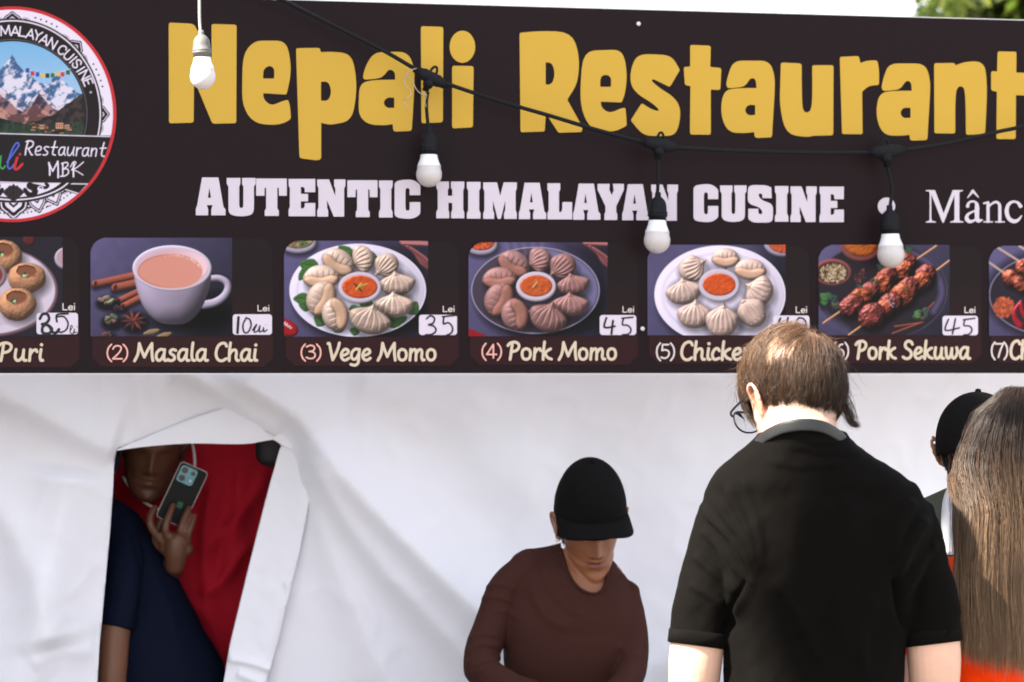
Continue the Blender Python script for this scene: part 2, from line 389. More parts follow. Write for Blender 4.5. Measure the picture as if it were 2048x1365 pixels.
BIG = [
 (A_, [[(48,126,16),(188,133,22),(286,326,2),(285,134,14),(424,138,14),(422,683,14),(290,686,14),(188,440,2),(186,680,14),(50,684,14)]]),
 (A_, [[(600,226),(700,228),(724,345),(722,430),(700,525,10),(570,517,8),(575,555),(618,588),(672,562),(710,553,12),(722,600),(724,660,10),(690,682),(630,694),(520,684),(455,590),(455,440),(460,300),(520,228)], [(570,436,6),(572,385),(605,362),(634,380),(632,436,6)]]),
 (A_, [[(753,268,12),(885,266,14),(890,290,4),(960,287),(1060,300),(1086,420),(1086,540),(1060,670),(960,690),(930,690),(892,681,3),(892,884,14),(860,889),(772,876,14)], [(891,454,3),(930,452),(946,490),(946,525),(930,560),(891,558,3)]]),
 (A_, [[(1123,432,9),(1132,380),(1180,292),(1270,288),(1370,288),(1408,370),(1408,480),(1400,620),(1393,726,14),(1292,730,16),(1288,688,4),(1240,696),(1150,690),(1100,640),(1100,560),(1105,460),(1190,443),(1302,443,4),(1300,395),(1265,383),(1240,422),(1205,437),(1133,442,9)], [(1297,542,3),(1255,540),(1234,570),(1255,600),(1297,598,3)]]),
 (A_, [[(1444,146,14),(1568,150,14),(1566,678,14),(1447,684,14)]]),
 (A_, [[(1617,365,14),(1736,367,14),(1732,706,14),(1617,712,14)]]),
 (B_, [[(38,92,8),(120,84),(245,88),(277,180),(272,290),(228,358,4),(289,468,5),(286,487,6),(193,490,6),(143,412,3),(138,485,8),(42,488,8)], [(142,210,2),(165,210),(177,240),(177,270),(165,298),(142,298,2)]]),
 (B_, [[(380,160),(450,160),(467,250),(460,330),(445,369,6),(361,366,5),(365,392),(398,413),(445,391),(460,392,4),(463,425),(465,462,8),(440,475),(410,486),(325,480),(283,400),(280,300),(292,165)], [(359,307,4),(360,265),(385,257),(404,270),(402,307,4)]]),
 (B_, [[(677,240,6),(637,308,8),(600,290),(570,275),(562,283),(600,315),(650,345),(678,385),(678,440),(660,502),(595,503),(530,502),(481,440,6),(525,372,8),(560,395),(590,405),(594,396),(560,367),(510,338),(480,300),(480,240),(505,178),(580,177),(645,183)]]),
 (B_, [[(718,140,8),(800,143,10),(798,228,3),(842,232,10),(838,320,10),(800,318,3),(800,498,9),(717,497,9),(719,304,3),(697,300,8),(692,228,8),(718,226,3)]]),
 (B_, [a_out, a_in]),
 (B_, [[(1079,210,10),(1162,214,10),(1163,380),(1172,410),(1196,408),(1205,370),(1204,221,8),(1289,221,8),(1288,500,10),(1212,502,8),(1180,508),(1098,495),(1074,380),(1077,300)]]),
 (B_, [[(1314,188,9),(1390,184,9),(1396,212,3),(1425,202),(1464,202,10),(1471,240),(1470,300,8),(1430,302),(1403,327,3),(1405,496,8),(1323,495,8)]]),
 (B_, [sh(a_out, 619, 11), sh(a_in, 619, 11)]),
 (B_, [[(1690,213,8),(1772,212,8),(1774,222,3),(1820,205),(1892,207),(1901,300),(1898,400),(1893,494,10),(1817,499,10),(1815,345),(1808,305),(1785,305),(1774,335),(1774,493,8),(1691,492,8)]]),
 (B_, [[(1943,166,8),(2018,167,8),(2017,250,3),(2062,252,8),(2060,342,8),(2016,340,3),(2015,515,9),(1938,515,9),(1940,326,3),(1917,322,8),(1917,244,8),(1941,246,3)]]),
]
for T, loops in BIG: poly_mesh('letter', [fillet(T(lp)) for lp in loops], M_yel, .0016, sign)
poly_mesh('letter_dot', [A_(circ(1674, 260, 71, 89))], M_yel, .0016, sign)

# --- slab line
def slabA(x0, x1, t, b):   # trapezoid with foot serifs and a triangular eye
    w, h = x1-x0, b-t; X = lambda u: x0+u*w; Yy = lambda u: t+u*h
    o = [(X(.21), t), (X(.76), t), (X(.93), Yy(.78)), (X(1), Yy(.84)), (X(1), b), (X(.52), b), (X(.52), Yy(.85)), (X(.565), Yy(.73)), (X(.37), Yy(.73)), (X(.415), Yy(.85)), (X(.41), b), (X(0), b), (X(0), Yy(.82)), (X(.04), Yy(.75))]
    return [o, [(X(.455), Yy(.27)), (X(.405), Yy(.54)), (X(.51), Yy(.54))]]
def slabT(x0, x1, t, b):
    w, h = x1-x0, b-t; X = lambda u: x0+u*w; Yy = lambda u: t+u*h
    return [[(X(0), t), (X(1), t), (X(1), Yy(.46)), (X(.745), Yy(.46)), (X(.74), Yy(.26)), (X(.69), Yy(.24)), (X(.69), Yy(.8)), (X(.74), Yy(.86)), (X(.74), b), (X(.28), b), (X(.28), Yy(.86)), (X(.325), Yy(.8)), (X(.325), Yy(.24)), (X(.275), Yy(.26)), (X(.27), Yy(.46)), (X(0), Yy(.46))]]
def slabI(x0, x1, t, b):
    w, h = x1-x0, b-t; X = lambda u: x0+u*w; Yy = lambda u: t+u*h
    return [[(X(0), t), (X(1), t), (X(1), Yy(.16)), (X(.9), Yy(.24)), (X(.9), Yy(.77)), (X(1), Yy(.85)), (X(1), b), (X(0), b), (X(0), Yy(.85)), (X(.1), Yy(.77)), (X(.1), Yy(.24)), (X(0), Yy(.16))]]
def slabE(x0, x1, t, b):
    w, h = x1-x0, b-t; X = lambda u: x0+u*w; Yy = lambda u: t+u*h
    return [[(X(0), t), (X(1), t), (X(1), Yy(.355)), (X(.61), Yy(.355)), (X(.60), Yy(.25)), (X(.55), Yy(.215)), (X(.46), Yy(.215)), (X(.46), Yy(.40)), (X(.73), Yy(.40)), (X(.73), Yy(.60)), (X(.46), Yy(.60)), (X(.46), Yy(.79)), (X(.55), Yy(.79)), (X(.60), Yy(.745)), (X(.61), Yy(.645)), (X(1), Yy(.645)), (X(1), b), (X(0), b), (X(0), Yy(.82)), (X(.045), Yy(.76)), (X(.045), Yy(.24)), (X(0), Yy(.18))]]
def slabN(x0, x1, t, b):
    w, h = x1-x0, b-t; X = lambda u: x0+u*w; Yy = lambda u: t+u*h
    return [[(X(0), t), (X(.42), t), (X(.635), Yy(.44)), (X(.645), Yy(.25)), (X(.60), Yy(.17)), (X(.60), t), (X(1), t), (X(1), Yy(.17)), (X(.955), Yy(.25)), (X(.955), b), (X(.585), b), (X(.35), Yy(.56)), (X(.35), Yy(.76)), (X(.39), Yy(.84)), (X(.39), b), (X(0), b), (X(0), Yy(.84)), (X(.045), Yy(.76)), (X(.045), Yy(.24)), (X(0), Yy(.16))]]
def slabU(x0, x1, t, b):
    w, h = x1-x0, b-t; X = lambda u: x0+u*w; Yy = lambda u: t+u*h
    o = [(X(0), t, 0), (X(.47), t, 0), (X(.47), Yy(.16), 0), (X(.43), Yy(.23), 0), (X(.43), Yy(.70), 3), (X(.445), Yy(.80)), (X(.56), Yy(.80)), (X(.575), Yy(.70), 3), (X(.575), Yy(.23), 0), (X(.53), Yy(.16), 0), (X(.53), t, 0), (X(1), t, 0), (X(1), Yy(.16), 0), (X(.94), Yy(.23), 0), (X(.94), Yy(.70), 6), (X(.93), Yy(.95)), (X(.68), Yy(1.02)), (X(.32), Yy(1.02)), (X(.06), Yy(.95)), (X(.06), Yy(.70), 6), (X(.06), Yy(.23), 0), (X(0), Yy(.16), 0)]
    return [o]
def slabC(x0, x1, t, b):
    w, h = x1-x0, b-t; X = lambda u: x0+u*w; Yy = lambda u: t+u*h
    return [[(X(1), Yy(.12), 4), (X(1), Yy(.39), 0), (X(.585), Yy(.39), 0), (X(.585), Yy(.27), 2), (X(.57), Yy(.20)), (X(.44), Yy(.20)), (X(.42), Yy(.28), 2), (X(.42), Yy(.72), 2), (X(.44), Yy(.81)), (X(.57), Yy(.81)), (X(.585), Yy(.74), 2), (X(.585), Yy(.58), 0), (X(1), Yy(.58), 0), (X(1), Yy(.90), 4), (X(.75), Yy(1.03)), (X(.35), Yy(1.03)), (X(0), Yy(.98)), (X(0), Yy(.78), 8), (X(0), Yy(.22), 8), (X(0), Yy(.02)), (X(.35), Yy(-.03)), (X(.75), Yy(-.03))]]
def slabH(x0, x1, t, b):
    w, h = x1-x0, b-t; X = lambda u: x0+u*w; Yy = lambda u: t+u*h
    return [[(X(0), t), (X(.45), t), (X(.45), Yy(.17)), (X(.41), Yy(.23)), (X(.41), Yy(.39)), (X(.57), Yy(.39)), (X(.57), Yy(.23)), (X(.525), Yy(.17)), (X(.525), t), (X(1), t), (X(1), Yy(.16)), (X(.96), Yy(.24)), (X(.96), Yy(.77)), (X(1), Yy(.84)), (X(1), b), (X(.53), b), (X(.53), Yy(.84)), (X(.57), Yy(.77)), (X(.57), Yy(.58)), (X(.43), Yy(.58)), (X(.43), Yy(.77)), (X(.46), Yy(.84)), (X(.46), b), (X(0), b), (X(0), Yy(.82)), (X(.05), Yy(.76)), (X(.05), Yy(.24)), (X(0), Yy(.17))]]
def slabM(x0, x1, t, b):
    w, h = x1-x0, b-t; X = lambda u: x0+u*w; Yy = lambda u: t+u*h
    return [[(X(0), t), (X(.41), t), (X(.505), Yy(.37)), (X(.61), t), (X(1), t), (X(1), Yy(.17)), (X(.965), Yy(.24)), (X(.965), Yy(.76)), (X(1), Yy(.84)), (X(1), b), (X(.62), b), (X(.62), Yy(.84)), (X(.655), Yy(.76)), (X(.655), Yy(.50)), (X(.525), b), (X(.43), b), (X(.29), Yy(.50)), (X(.29), Yy(.76)), (X(.325), Yy(.84)), (X(.325), b), (X(0), b), (X(0), Yy(.84)), (X(.035), Yy(.76)), (X(.035), Yy(.24)), (X(0), Yy(.17))]]
def slabL(x0, x1, t, b):
    w, h = x1-x0, b-t; X = lambda u: x0+u*w; Yy = lambda u: t+u*h
    return [[(X(0), t), (X(.52), t), (X(.52), Yy(.18)), (X(.47), Yy(.24)), (X(.47), Yy(.80)), (X(.57), Yy(.79)), (X(.60), Yy(.72)), (X(.61), Yy(.52)), (X(1), Yy(.52)), (X(1), b), (X(0), b), (X(0), Yy(.82)), (X(.05), Yy(.76)), (X(.05), Yy(.24)), (X(0), Yy(.18))]]
def slabY(x0, x1, t, b):
    w, h = x1-x0, b-t; X = lambda u: x0+u*w; Yy = lambda u: t+u*h
    return [[(X(0), t), (X(.46), t), (X(.45), Yy(.17)), (X(.54), Yy(.31)), (X(.615), Yy(.18)), (X(.58), t), (X(1), t), (X(1), Yy(.17)), (X(.965), Yy(.22)), (X(.71), Yy(.62)), (X(.71), Yy(.77)), (X(.75), Yy(.84)), (X(.75), b), (X(.26), b), (X(.26), Yy(.84)), (X(.30), Yy(.77)), (X(.30), Yy(.62)), (X(.04), Yy(.22)), (X(0), Yy(.17))]]
def slabS(x0, x1, t, b):
    w, h = x1-x0, b-t; X = lambda u: x0+u*w; Yy = lambda u: t+u*h
    return [[(X(.93), Yy(.04), 0), (X(.95), Yy(.34), 0), (X(.58), Yy(.34), 0), (X(.58), Yy(.22)), (X(.44), Yy(.20)), (X(.43), Yy(.30)), (X(.60), Yy(.42)), (X(1), Yy(.50)), (X(1), Yy(.80)), (X(.98), Yy(1.03)), (X(.50), Yy(1.03)), (X(.2), Yy(1.03)), (X(.02), Yy(.93), 3), (X(.02), Yy(.64), 0), (X(.42), Yy(.64), 0), (X(.42), Yy(.79)), (X(.57), Yy(.80)), (X(.58), Yy(.70)), (X(.42), Yy(.58)), (X(0), Yy(.50)), (X(0), Yy(.22)), (X(.02), Yy(-.03)), (X(.5), Yy(-.03)), (X(.75), Yy(-.02))]]
sc1 = 4.096; sc3 = 2.8927
words = [  # letter, x0, x1, top, bottom in photo pixels
 *[(ch, 380+a/sc1, 380+b/sc1, 340+t/sc1, 340+bb/sc1) for ch, a, b, t, bb in [('A',48,291,63,373),('U',301,538,67,375),('T',542,793,72,378),('E',808,1026,75,381),('N',1042,1273,79,384),('T',1289,1536,86,388),('I',1548,1660,88,391),('C',1676,1887,90,392)]],
 *[(ch, 860+a/sc1, 860+b/sc1, 345+t/sc1, 345+bb/sc1) for ch, a, b, t, bb in [('H',52,281,76,377),('I',302,414,79,380),('M',436,711,83,382),('A',728,952,86,384),('L',962,1164,90,386),('A',1172,1396,93,389),('Y',1373,1588,95,391),('A',1574,1797,98,393),('N',1812,2032,101,397)]],
 *[(ch, 1340+a/sc3, 1340+b/sc3, 345+t/sc3, 345+bb/sc3) for ch, a, b, t, bb in [('C',136,279,75,282),('U',290,443,76,283),('S',450,596,80,285),('I',607,710,80,286),('N',697,849,82,288),('E',865,1006,83,289)]]]
words = [(c, a, (b if c != 'I' or b-a > 30 or a < 1500 else a+26), t, bb) for c, a, b, t, bb in words]
FN = dict(A=slabA, T=slabT, I=slabI, E=slabE, N=slabN, U=slabU, C=slabC, H=slabH, M=slabM, L=slabL, Y=slabY, S=slabS)
for ch, a, b, t, bb in words:
    if ch == 'I' and a > 1540: b = 1340+685/sc3
    lps = FN[ch](a, b, t, bb)
    lps = [fillet([(p if len(p) > 2 or ch in 'UCS' else (*p, .35)) for p in lp], 4 if ch in 'UCS' else 1) for lp in lps]
    poly_mesh('letter', lps, M_wht, .0016, sign)
# --- serif word at the right end
Dx = lambda pts: [((p[0]/sc3+1340, p[1]/sc3+345)+tuple(q/sc3 for q in p[2:])) for p in pts]
M_out = [(1480,103,0),(1533,103,0),(1583,238,0),(1636,103,0),(1694,103,0),(1694,109,0),(1676,112,2),(1674,125,2),(1674,268,2),(1677,281,2),(1697,285,0),(1697,291,0),(1622,291,0),(1622,285,0),(1642,281,2),(1646,268,2),(1646,132,0),(1584,291,0),(1576,291,0),(1512,128,0),(1512,266,2),(1516,281,2),(1538,285,0),(1538,291,0),(1480,291,0),(1480,285,0),(1499,281,2),(1502,268,2),(1502,125,2),(1500,112,2),(1480,109,0)]
poly_mesh('letter', [fillet(Dx(M_out), 2)], M_wht, .0016, sign)
def serif_a(X, Y):
    x = (X-1340)*sc3; y = (Y-345)*sc3
    d = d_line(x, y, catmull([(1722,196),(1728,178),(1748,168),(1770,176),(1776,198),(1776,262),(1784,280),(1806,276)], 6), np.interp(np.linspace(0,1,43), [0,.15,.4,.6,.85,1],[10,6,6,13,12,4]))
    d = np.minimum(d, d_line(x, y, catmull([(1776,218),(1748,230),(1724,244),(1716,266),(1730,284),(1752,282),(1776,266)], 6), np.interp(np.linspace(0,1,37),[0,.3,.55,.8,1],[4,7,12,8,4])))
    d = np.minimum(d, d_line(x, y, [(1722,148),(1752,108)], [2.5,8])); d = np.minimum(d, d_line(x, y, [(1752,108),(1786,146)], [8,2.5]))
    return d/sc3
def serif_n(X, Y):
    x = (X-1340)*sc3; y = (Y-345)*sc3
    d = d_line(x, y, [(1840,180),(1840,284)], 9); d = np.minimum(d, d_line(x, y, [(1816,180),(1842,172)], 5))
    d = np.minimum(d, d_line(x, y, catmull([(1840,206),(1862,182),(1888,172),(1906,188),(1908,216),(1908,284)], 6), np.interp(np.linspace(0,1,31),[0,.4,.7,1],[4,7,9,9])))
    for a, b in ((1816, 1866), (1884, 1934)): d = np.minimum(d, d_line(x, y, [(a,287),(b,287)], 3.6))
    return d/sc3
def serif_c(X, Y):
    x = (X-1340)*sc3; y = (Y-345)*sc3
    return d_line(x, y, catmull([(2028,196),(2012,176),(1985,170),(1958,188),(1948,226),(1960,266),(1988,284),(2014,276),(2034,252)], 6), np.interp(np.linspace(0,1,49),[0,.2,.5,.8,1],[11,6,12,11,3]))/sc3
sdf_mesh('letter', serif_a, (1925, 375, 1970, 450), .6, M_wht, .0016, sign)
sdf_mesh('letter', serif_n, (1965, 395, 2012, 450), .6, M_wht, .0016, sign)
sdf_mesh('letter', serif_c, (2008, 395, 2050, 452), .6, M_wht, .0016, sign)
poly_mesh('bullet', [circ(1773, 413, 17.5, 17.5)], M_wht, .0016, sign)

# --- stroke font
G = dict(
 M=(.93,[[(0,.02),(.15,.38),(.22,.95)],[(.22,.95),(.32,.6),(.45,.22)],[(.45,.22),(.62,.62),(.80,.95)],[(.80,.95),(.80,.4),(.84,.03)]]),
 a=(.58,[[(.43,.60),(.25,.63),(.09,.44),(.07,.18),(.17,.04),(.30,.12),(.42,.38)],[(.45,.62),(.42,.22),(.46,.05),(.55,.05)]]),
 s=(.44,[[(.38,.58),(.25,.63),(.13,.54),(.15,.41),(.28,.31),(.33,.17),(.24,.05),(.10,.04),(.03,.10)]]),
 l=(.27,[[(.15,.98),(.10,.5),(.11,.15),(.18,.04),(.24,.05)]]),
 C=(.60,[[(.56,.80),(.50,.94),(.36,.96),(.18,.82),(.08,.5),(.10,.22),(.22,.05),(.38,.03),(.54,.14)]]),
 h=(.57,[[(.14,.98),(.09,.5),(.08,.03)],[(.09,.34),(.22,.57),(.36,.60),(.41,.46),(.39,.2),(.44,.05),(.52,.05)]]),
 i=(.25,[[(.13,.62),(.09,.25),(.12,.06),(.20,.05)],[(.15,.87)]]),
 V=(.60,[[(.02,.93),(.09,.92),(.15,.6),(.25,.05)],[(.25,.05),(.47,.55),(.57,.96)]]),
 e=(.48,[[(.10,.28),(.28,.34),(.40,.47),(.34,.61),(.20,.60),(.08,.42),(.06,.22),(.15,.06),(.28,.04),(.42,.14)]]),
 g=(.55,[[(.43,.60),(.25,.63),(.09,.44),(.07,.20),(.17,.08),(.30,.14),(.42,.38)],[(.45,.62),(.42,.2),(.38,-.12),(.24,-.24),(.04,-.20)]]),
 o=(.54,[[(.25,.62),(.11,.54),(.06,.33),(.11,.11),(.25,.03),(.40,.12),(.45,.34),(.39,.55),(.25,.62)]]),
 P=(.62,[[(.22,.85),(.17,.4),(.12,.03)],[(.02,.78),(.12,.91),(.33,.97),(.50,.88),(.53,.70),(.42,.52),(.22,.45)]]),
 r=(.42,[[(.12,.62),(.10,.3),(.08,.03)],[(.10,.34),(.21,.54),(.34,.61),(.39,.50)]]),
 k=(.52,[[(.15,.98),(.10,.5),(.08,.03)],[(.43,.60),(.28,.50),(.14,.32)],[(.16,.35),(.30,.13),(.47,.05)]]),
 S=(.56,[[(.50,.80),(.42,.94),(.26,.96),(.14,.82),(.18,.62),(.38,.46),(.45,.26),(.36,.08),(.18,.03),(.03,.12)]]),
 u=(.57,[[(.11,.62),(.07,.25),(.14,.05),(.27,.08),(.38,.28),(.42,.60)],[(.42,.60),(.40,.2),(.44,.05),(.52,.05)]]),
 w=(.72,[[(.06,.62),(.09,.2),(.18,.05),(.30,.2),(.36,.58)],[(.36,.50),(.36,.2),(.45,.05),(.57,.17),(.64,.42),(.60,.62)]]),
 n=(.57,[[(.12,.62),(.10,.3),(.08,.03)],[(.10,.36),(.24,.57),(.37,.60),(.41,.45),(.39,.2),(.44,.05),(.52,.05)]]),
 m=(.86,[[(.12,.62),(.10,.3),(.08,.03)],[(.10,.36),(.22,.57),(.34,.60),(.38,.45),(.37,.03)],[(.38,.36),(.50,.57),(.62,.60),(.67,.45),(.65,.2),(.70,.05),(.78,.05)]]),
 c=(.42,[[(.37,.50),(.29,.62),(.16,.57),(.06,.36),(.07,.16),(.17,.04),(.36,.11)]]))
G.update({' ': (.28, []), '(': (.26,[[(.24,1.04),(.09,.78),(.04,.45),(.09,.12),(.24,-.14)]]), ')': (.26,[[(.02,1.04),(.17,.78),(.22,.45),(.17,.12),(.02,-.14)]]),
 '1': (.3,[[(.05,.75),(.2,.94),(.2,.02)]]), '2': (.54,[[(.05,.72),(.14,.90),(.30,.95),(.44,.86),(.44,.68),(.32,.42),(.05,.06)],[(.05,.05),(.50,.05)]]),
 '3': (.54,[[(.05,.85),(.2,.95),(.38,.92),(.45,.74),(.36,.57),(.18,.53)],[(.18,.53),(.38,.49),(.48,.30),(.42,.10),(.22,.03),(.03,.12)]]),
 '4': (.60,[[(.38,.96),(.03,.27)],[(.03,.27),(.56,.27)],[(.39,.96),(.39,.02)]]),
 '5': (.54,[[(.44,.94),(.11,.94)],[(.11,.94),(.08,.54)],[(.08,.54),(.26,.59),(.43,.50),(.47,.28),(.36,.08),(.18,.02),(.03,.09)]]),
 '6': (.54,[[(.41,.92),(.22,.84),(.08,.54),(.06,.26),(.13,.08),(.28,.03),(.43,.12),(.47,.32),(.38,.50),(.22,.53),(.08,.38)]]),
 '7': (.54,[[(.03,.93),(.5,.93)],[(.5,.93),(.33,.5),(.2,.02)]]), '0': (.5,[[(.25,.96),(.1,.8),(.05,.5),(.1,.16),(.25,.03),(.4,.16),(.45,.5),(.4,.8),(.25,.96)]])})
GS = dict(L=(.60,[[(.08,.95),(.08,.06)],[(.08,.06),(.52,.06)]]), e=(.58,[[(.07,.34),(.48,.34)],[(.48,.34),(.45,.55),(.28,.63),(.12,.54),(.06,.33),(.12,.12),(.28,.04),(.46,.13)]]), i=(.24,[[(.10,.64),(.10,.06)],[(.10,.93)]]))
def text(s, xa, xb, base, cap, m, parent, name, bold=.070, font=None, slope=0.):
    """lettering drawn as strokes and turned into flat outlines; fitted between xa and xb"""
    font = font or G; adv = [font[ch][0] for ch in s]; tot = sum(adv); sx = (xb-xa)/tot; h = base-cap
    strokes = []; x = 0; lead = 0
    for ch, a in zip(s, adv):
        for st in font[ch][1]:
            q = catmull(st, 6) if len(st) > 2 else np.array(st, float)
            strokes.append(np.stack([xa+(x+q[:, 0]+.0)*sx, base-q[:, 1]*h+slope*(x*sx)], 1))
        x += a
    rr = bold*h
    def fn(X, Y):
        d = np.full(X.shape, 1e9)
        for q in strokes:
            x0, x1 = q[:, 0].min()-4-rr, q[:, 0].max()+4+rr
            c = (X[0] >= x0) & (X[0] <= x1)
            if c.any():
                i0, i1 = np.where(c)[0][[0, -1]]; sl_ = (slice(None), slice(i0, i1+1))
                dd = d_line(X[sl_], Y[sl_], q, rr*(1.08 if len(q) > 1 else 1.25)); d[sl_] = np.minimum(d[sl_], dd)
        return d
    return sdf_mesh(name, fn, (xa-6, cap-h*.15, xb+8, base+h*.32), .75, m, .0030, parent)

# --- menu cards
def card_canvas(x0, y0, x1, y1):
    c = Canvas(x0, y0, x1, y1, 4, (30, 22, 24)); g = np.clip((c.Y-560)/130, 0, 1); g2 = np.clip((c.X-x0)/(x1-x0), 0, 1)
    c.blend(np.clip(g*.95+.10*g2*(1-g), 0, 1), np.array((54, 24, 28))/255.); return c
CARDS = [(-215, 474, 162, 738), (181, 475, 549, 737), (568, 481, 921, 735), (937, 484, 1279, 733), (1295, 488, 1622, 731), (1637, 489, 1966, 730), (1978, 491, 2305, 729)]
cards = []
for i, (x0, y0, x1, y1) in enumerate(CARDS):
    c = card_canvas(x0-1, y0-1, x1+1, y1+1)
    cards.append(put(c, 'menu_card', M_print, .0010, sign, lambda X, Y, q=(x0, y0, x1, y1): d_rrect(X, Y, *q, 34), .62))
def rr_photo(q, r=32):
    x0, y0, x1, y1 = q     # only the upper left corner is rounded
    def f(X, Y):
        d = np.maximum(np.maximum(x0-X, X-x1), np.maximum(y0-Y, Y-y1))
        k = (X < x0+r) & (Y < y0+r); return np.where(k, np.maximum(d, np.hypot(X-x0-r, Y-y0-r)-r), d)
    return f
BG = (84, 78, 116)
def bgc(c, x0, x1, y0, y1, dark=.45):
    g = np.clip(((c.X-x0)/(x1-x0))*.55+((c.Y-y0)/(y1-y0))*.35, 0, 1); n = .04*vnoise(c.X, c.Y, 14, 3)
    c.im = c.im*0+np.array((90, 83, 120))/255.*(1-dark*g+n)[..., None]
photos = []
# (2) a cup of milky tea with spices
q = (181, 476, 464, 673); c = Canvas(q[0], q[1], q[2], q[3], 1.4); bgc(c, *q[::2], *q[1::2], .78)
k = crop(180, 470, 6.5)
kk = lambda *p: k([p])[0][:2]
def L_(pts): return [kk(*p) for p in pts]
c.shade(d_ell(c.X, c.Y, *kk(1300, 1080), 78, 30), 16, .9); c.shade(d_ell(c.X, c.Y, *kk(1600, 1000), 60, 45), 22, .75)
for a, b, r in (((70, 640), (620, 520), 7.5), ((330, 690), (640, 620), 8.5), ((370, 860), (640, 730), 6), ((430, 930), (700, 790), 6.5)):
    p = L_([a, b]); c.shade(d_line(c.X, c.Y+ -5, p, r), 5, .7)
    c.relief(d_line(c.X, c.Y, p, r), r, np.array((158, 84, 66))/255.*(1+.10*vnoise(c.X*.4, c.Y, 4, 2)[..., None]), 0, amb=.35, dif=.75)
    c.fill(d_ell(c.X, c.Y, p[0][0], p[0][1], r*.45, r*.85, .2), (52, 26, 26), 1, .85)
def pods(cx, cy, w, h, n, col, seed):
    R_ = random.Random(seed); c.shade(d_ell(c.X, c.Y, cx+3, cy+h*.5, w*1.1, h), 5, .75)
    for j in range(n):
        a = R_.uniform(0, 6.28); x, y = cx+math.cos(a)*w*.55*R_.random(), cy+math.sin(a)*h*.55*R_.random()
        d = wob(c, d_ell(c.X, c.Y, x, y, R_.uniform(6, 9), R_.uniform(3.5, 5), R_.uniform(-1, 1)), 4, .8, j)
        c.relief(d, 4, tuple(v*R_.uniform(.75, 1.1) for v in col), vnoise(c.X, c.Y, 3, j)*.8, amb=.3, dif=.9)
pods(*kk(215, 850), 22, 15, 10, (150, 132, 112), 1); pods(*kk(270, 1090), 20, 17, 9, (118, 98, 88), 2); pods(*kk(230, 1295), 12, 5, 4, (100, 72, 62), 3); pods(*kk(370, 960), 14, 8, 5, (60, 48, 58), 8)
sx, sy = kk(570, 1120); c.shade(d_ell(c.X, c.Y, sx+3, sy+5, 27, 22), 6, .75)
for j in range(9):
    a = j*2*math.pi/9+.3; x1, y1 = sx+27*math.cos(a), sy+21*math.sin(a)
    c.relief(d_line(c.X, c.Y, [(sx, sy), ((sx*.45+x1*.55), (sy*.45+y1*.55)), (x1, y1)], [1.2, 3.3, .5]), 3, (128, 62, 50) if j in (7, 6, 5, 1) else (78, 42, 42), 0, amb=.4, dif=.85)
for (x, y, w, h, ro) in ((800, 1265, 17, 5.5, -.25), (960, 1310, 17, 5.5, -.3)): c.relief(wob(c, d_ell(c.X, c.Y, *kk(x, y), w, h, ro), 5, .6, 4), 4, (140, 116, 84), 0, amb=.35, dif=.8)
hd = d_line(c.X, c.Y, catmull(L_([(1560, 570), (1680, 565), (1775, 620), (1790, 710), (1730, 810), (1620, 880), (1480, 910)]), 6), np.interp(np.linspace(0, 1, 37), [0, .4, 1], [6.5, 7, 8.5]))
c.shade(hd-2, 5, .4); c.relief(hd, 7, (196, 182, 206), 0, amb=.35, dif=.72)
cup = fillet(L_([(555, 440), (600, 700), (680, 930), (820, 1100), (950, 1160), (1100, 1170), (1250, 1160), (1400, 1040), (1510, 850), (1575, 600), (1580, 440), (1300, 250), (1066, 200), (800, 260)]), 5)
d = d_poly(c.X, c.Y, cup); g = np.clip((c.Y-kk(0, 600)[1])/80, 0, 1)[..., None]; gx = np.clip((c.X-kk(560, 0)[0])/160, 0, 1)[..., None]
c.relief(d, 38, np.array((206, 194, 218))/255.*(1-.30*gx)*(1-.42*g*gx)*np.array([1, 1-.03, 1]), 0, amb=.42, dif=.66)
c.relief(d_ell(c.X, c.Y, *kk(1066, 435), 79, 46), 3.6, (226, 214, 232), 0, amb=.5, dif=.55)
c.fill(d_ell(c.X, c.Y, *kk(1066, 437), 73.5, 41), (194, 166, 182)); g = np.clip((c.X-kk(1000, 0)[0])/70, 0, 1)[..., None]
c.fill(d_ell(c.X, c.Y, *kk(1100, 410), 66, 34), np.array((196, 160, 168))/255.*(1-.0*g)+.10*g)
tea = np.maximum(d_ell(c.X, c.Y, *kk(1040, 478), 65, 35.5), d_ell(c.X, c.Y, *kk(1066, 437), 72, 40)); c.fill(tea+0, (198, 133, 118), 1.2); c.blend(np.clip(.5-np.abs(tea+2)/4, 0, 1)*np.clip((kk(1100, 0)[0]-c.X)/40, 0, 1), np.array((140, 92, 86))/255.)
R_ = random.Random(3)
for j in range(46):
    a = R_.uniform(-1.75, -.25); x, y = kk(1040, 478); c.fill(np.abs(d_ell(c.X, c.Y, x+63*math.cos(a), y+33.5*math.sin(a)+R_.uniform(0, 3), 1.1, .9))-.35, (224, 196, 178), .6, .55)
photos.append((c, q, 1))
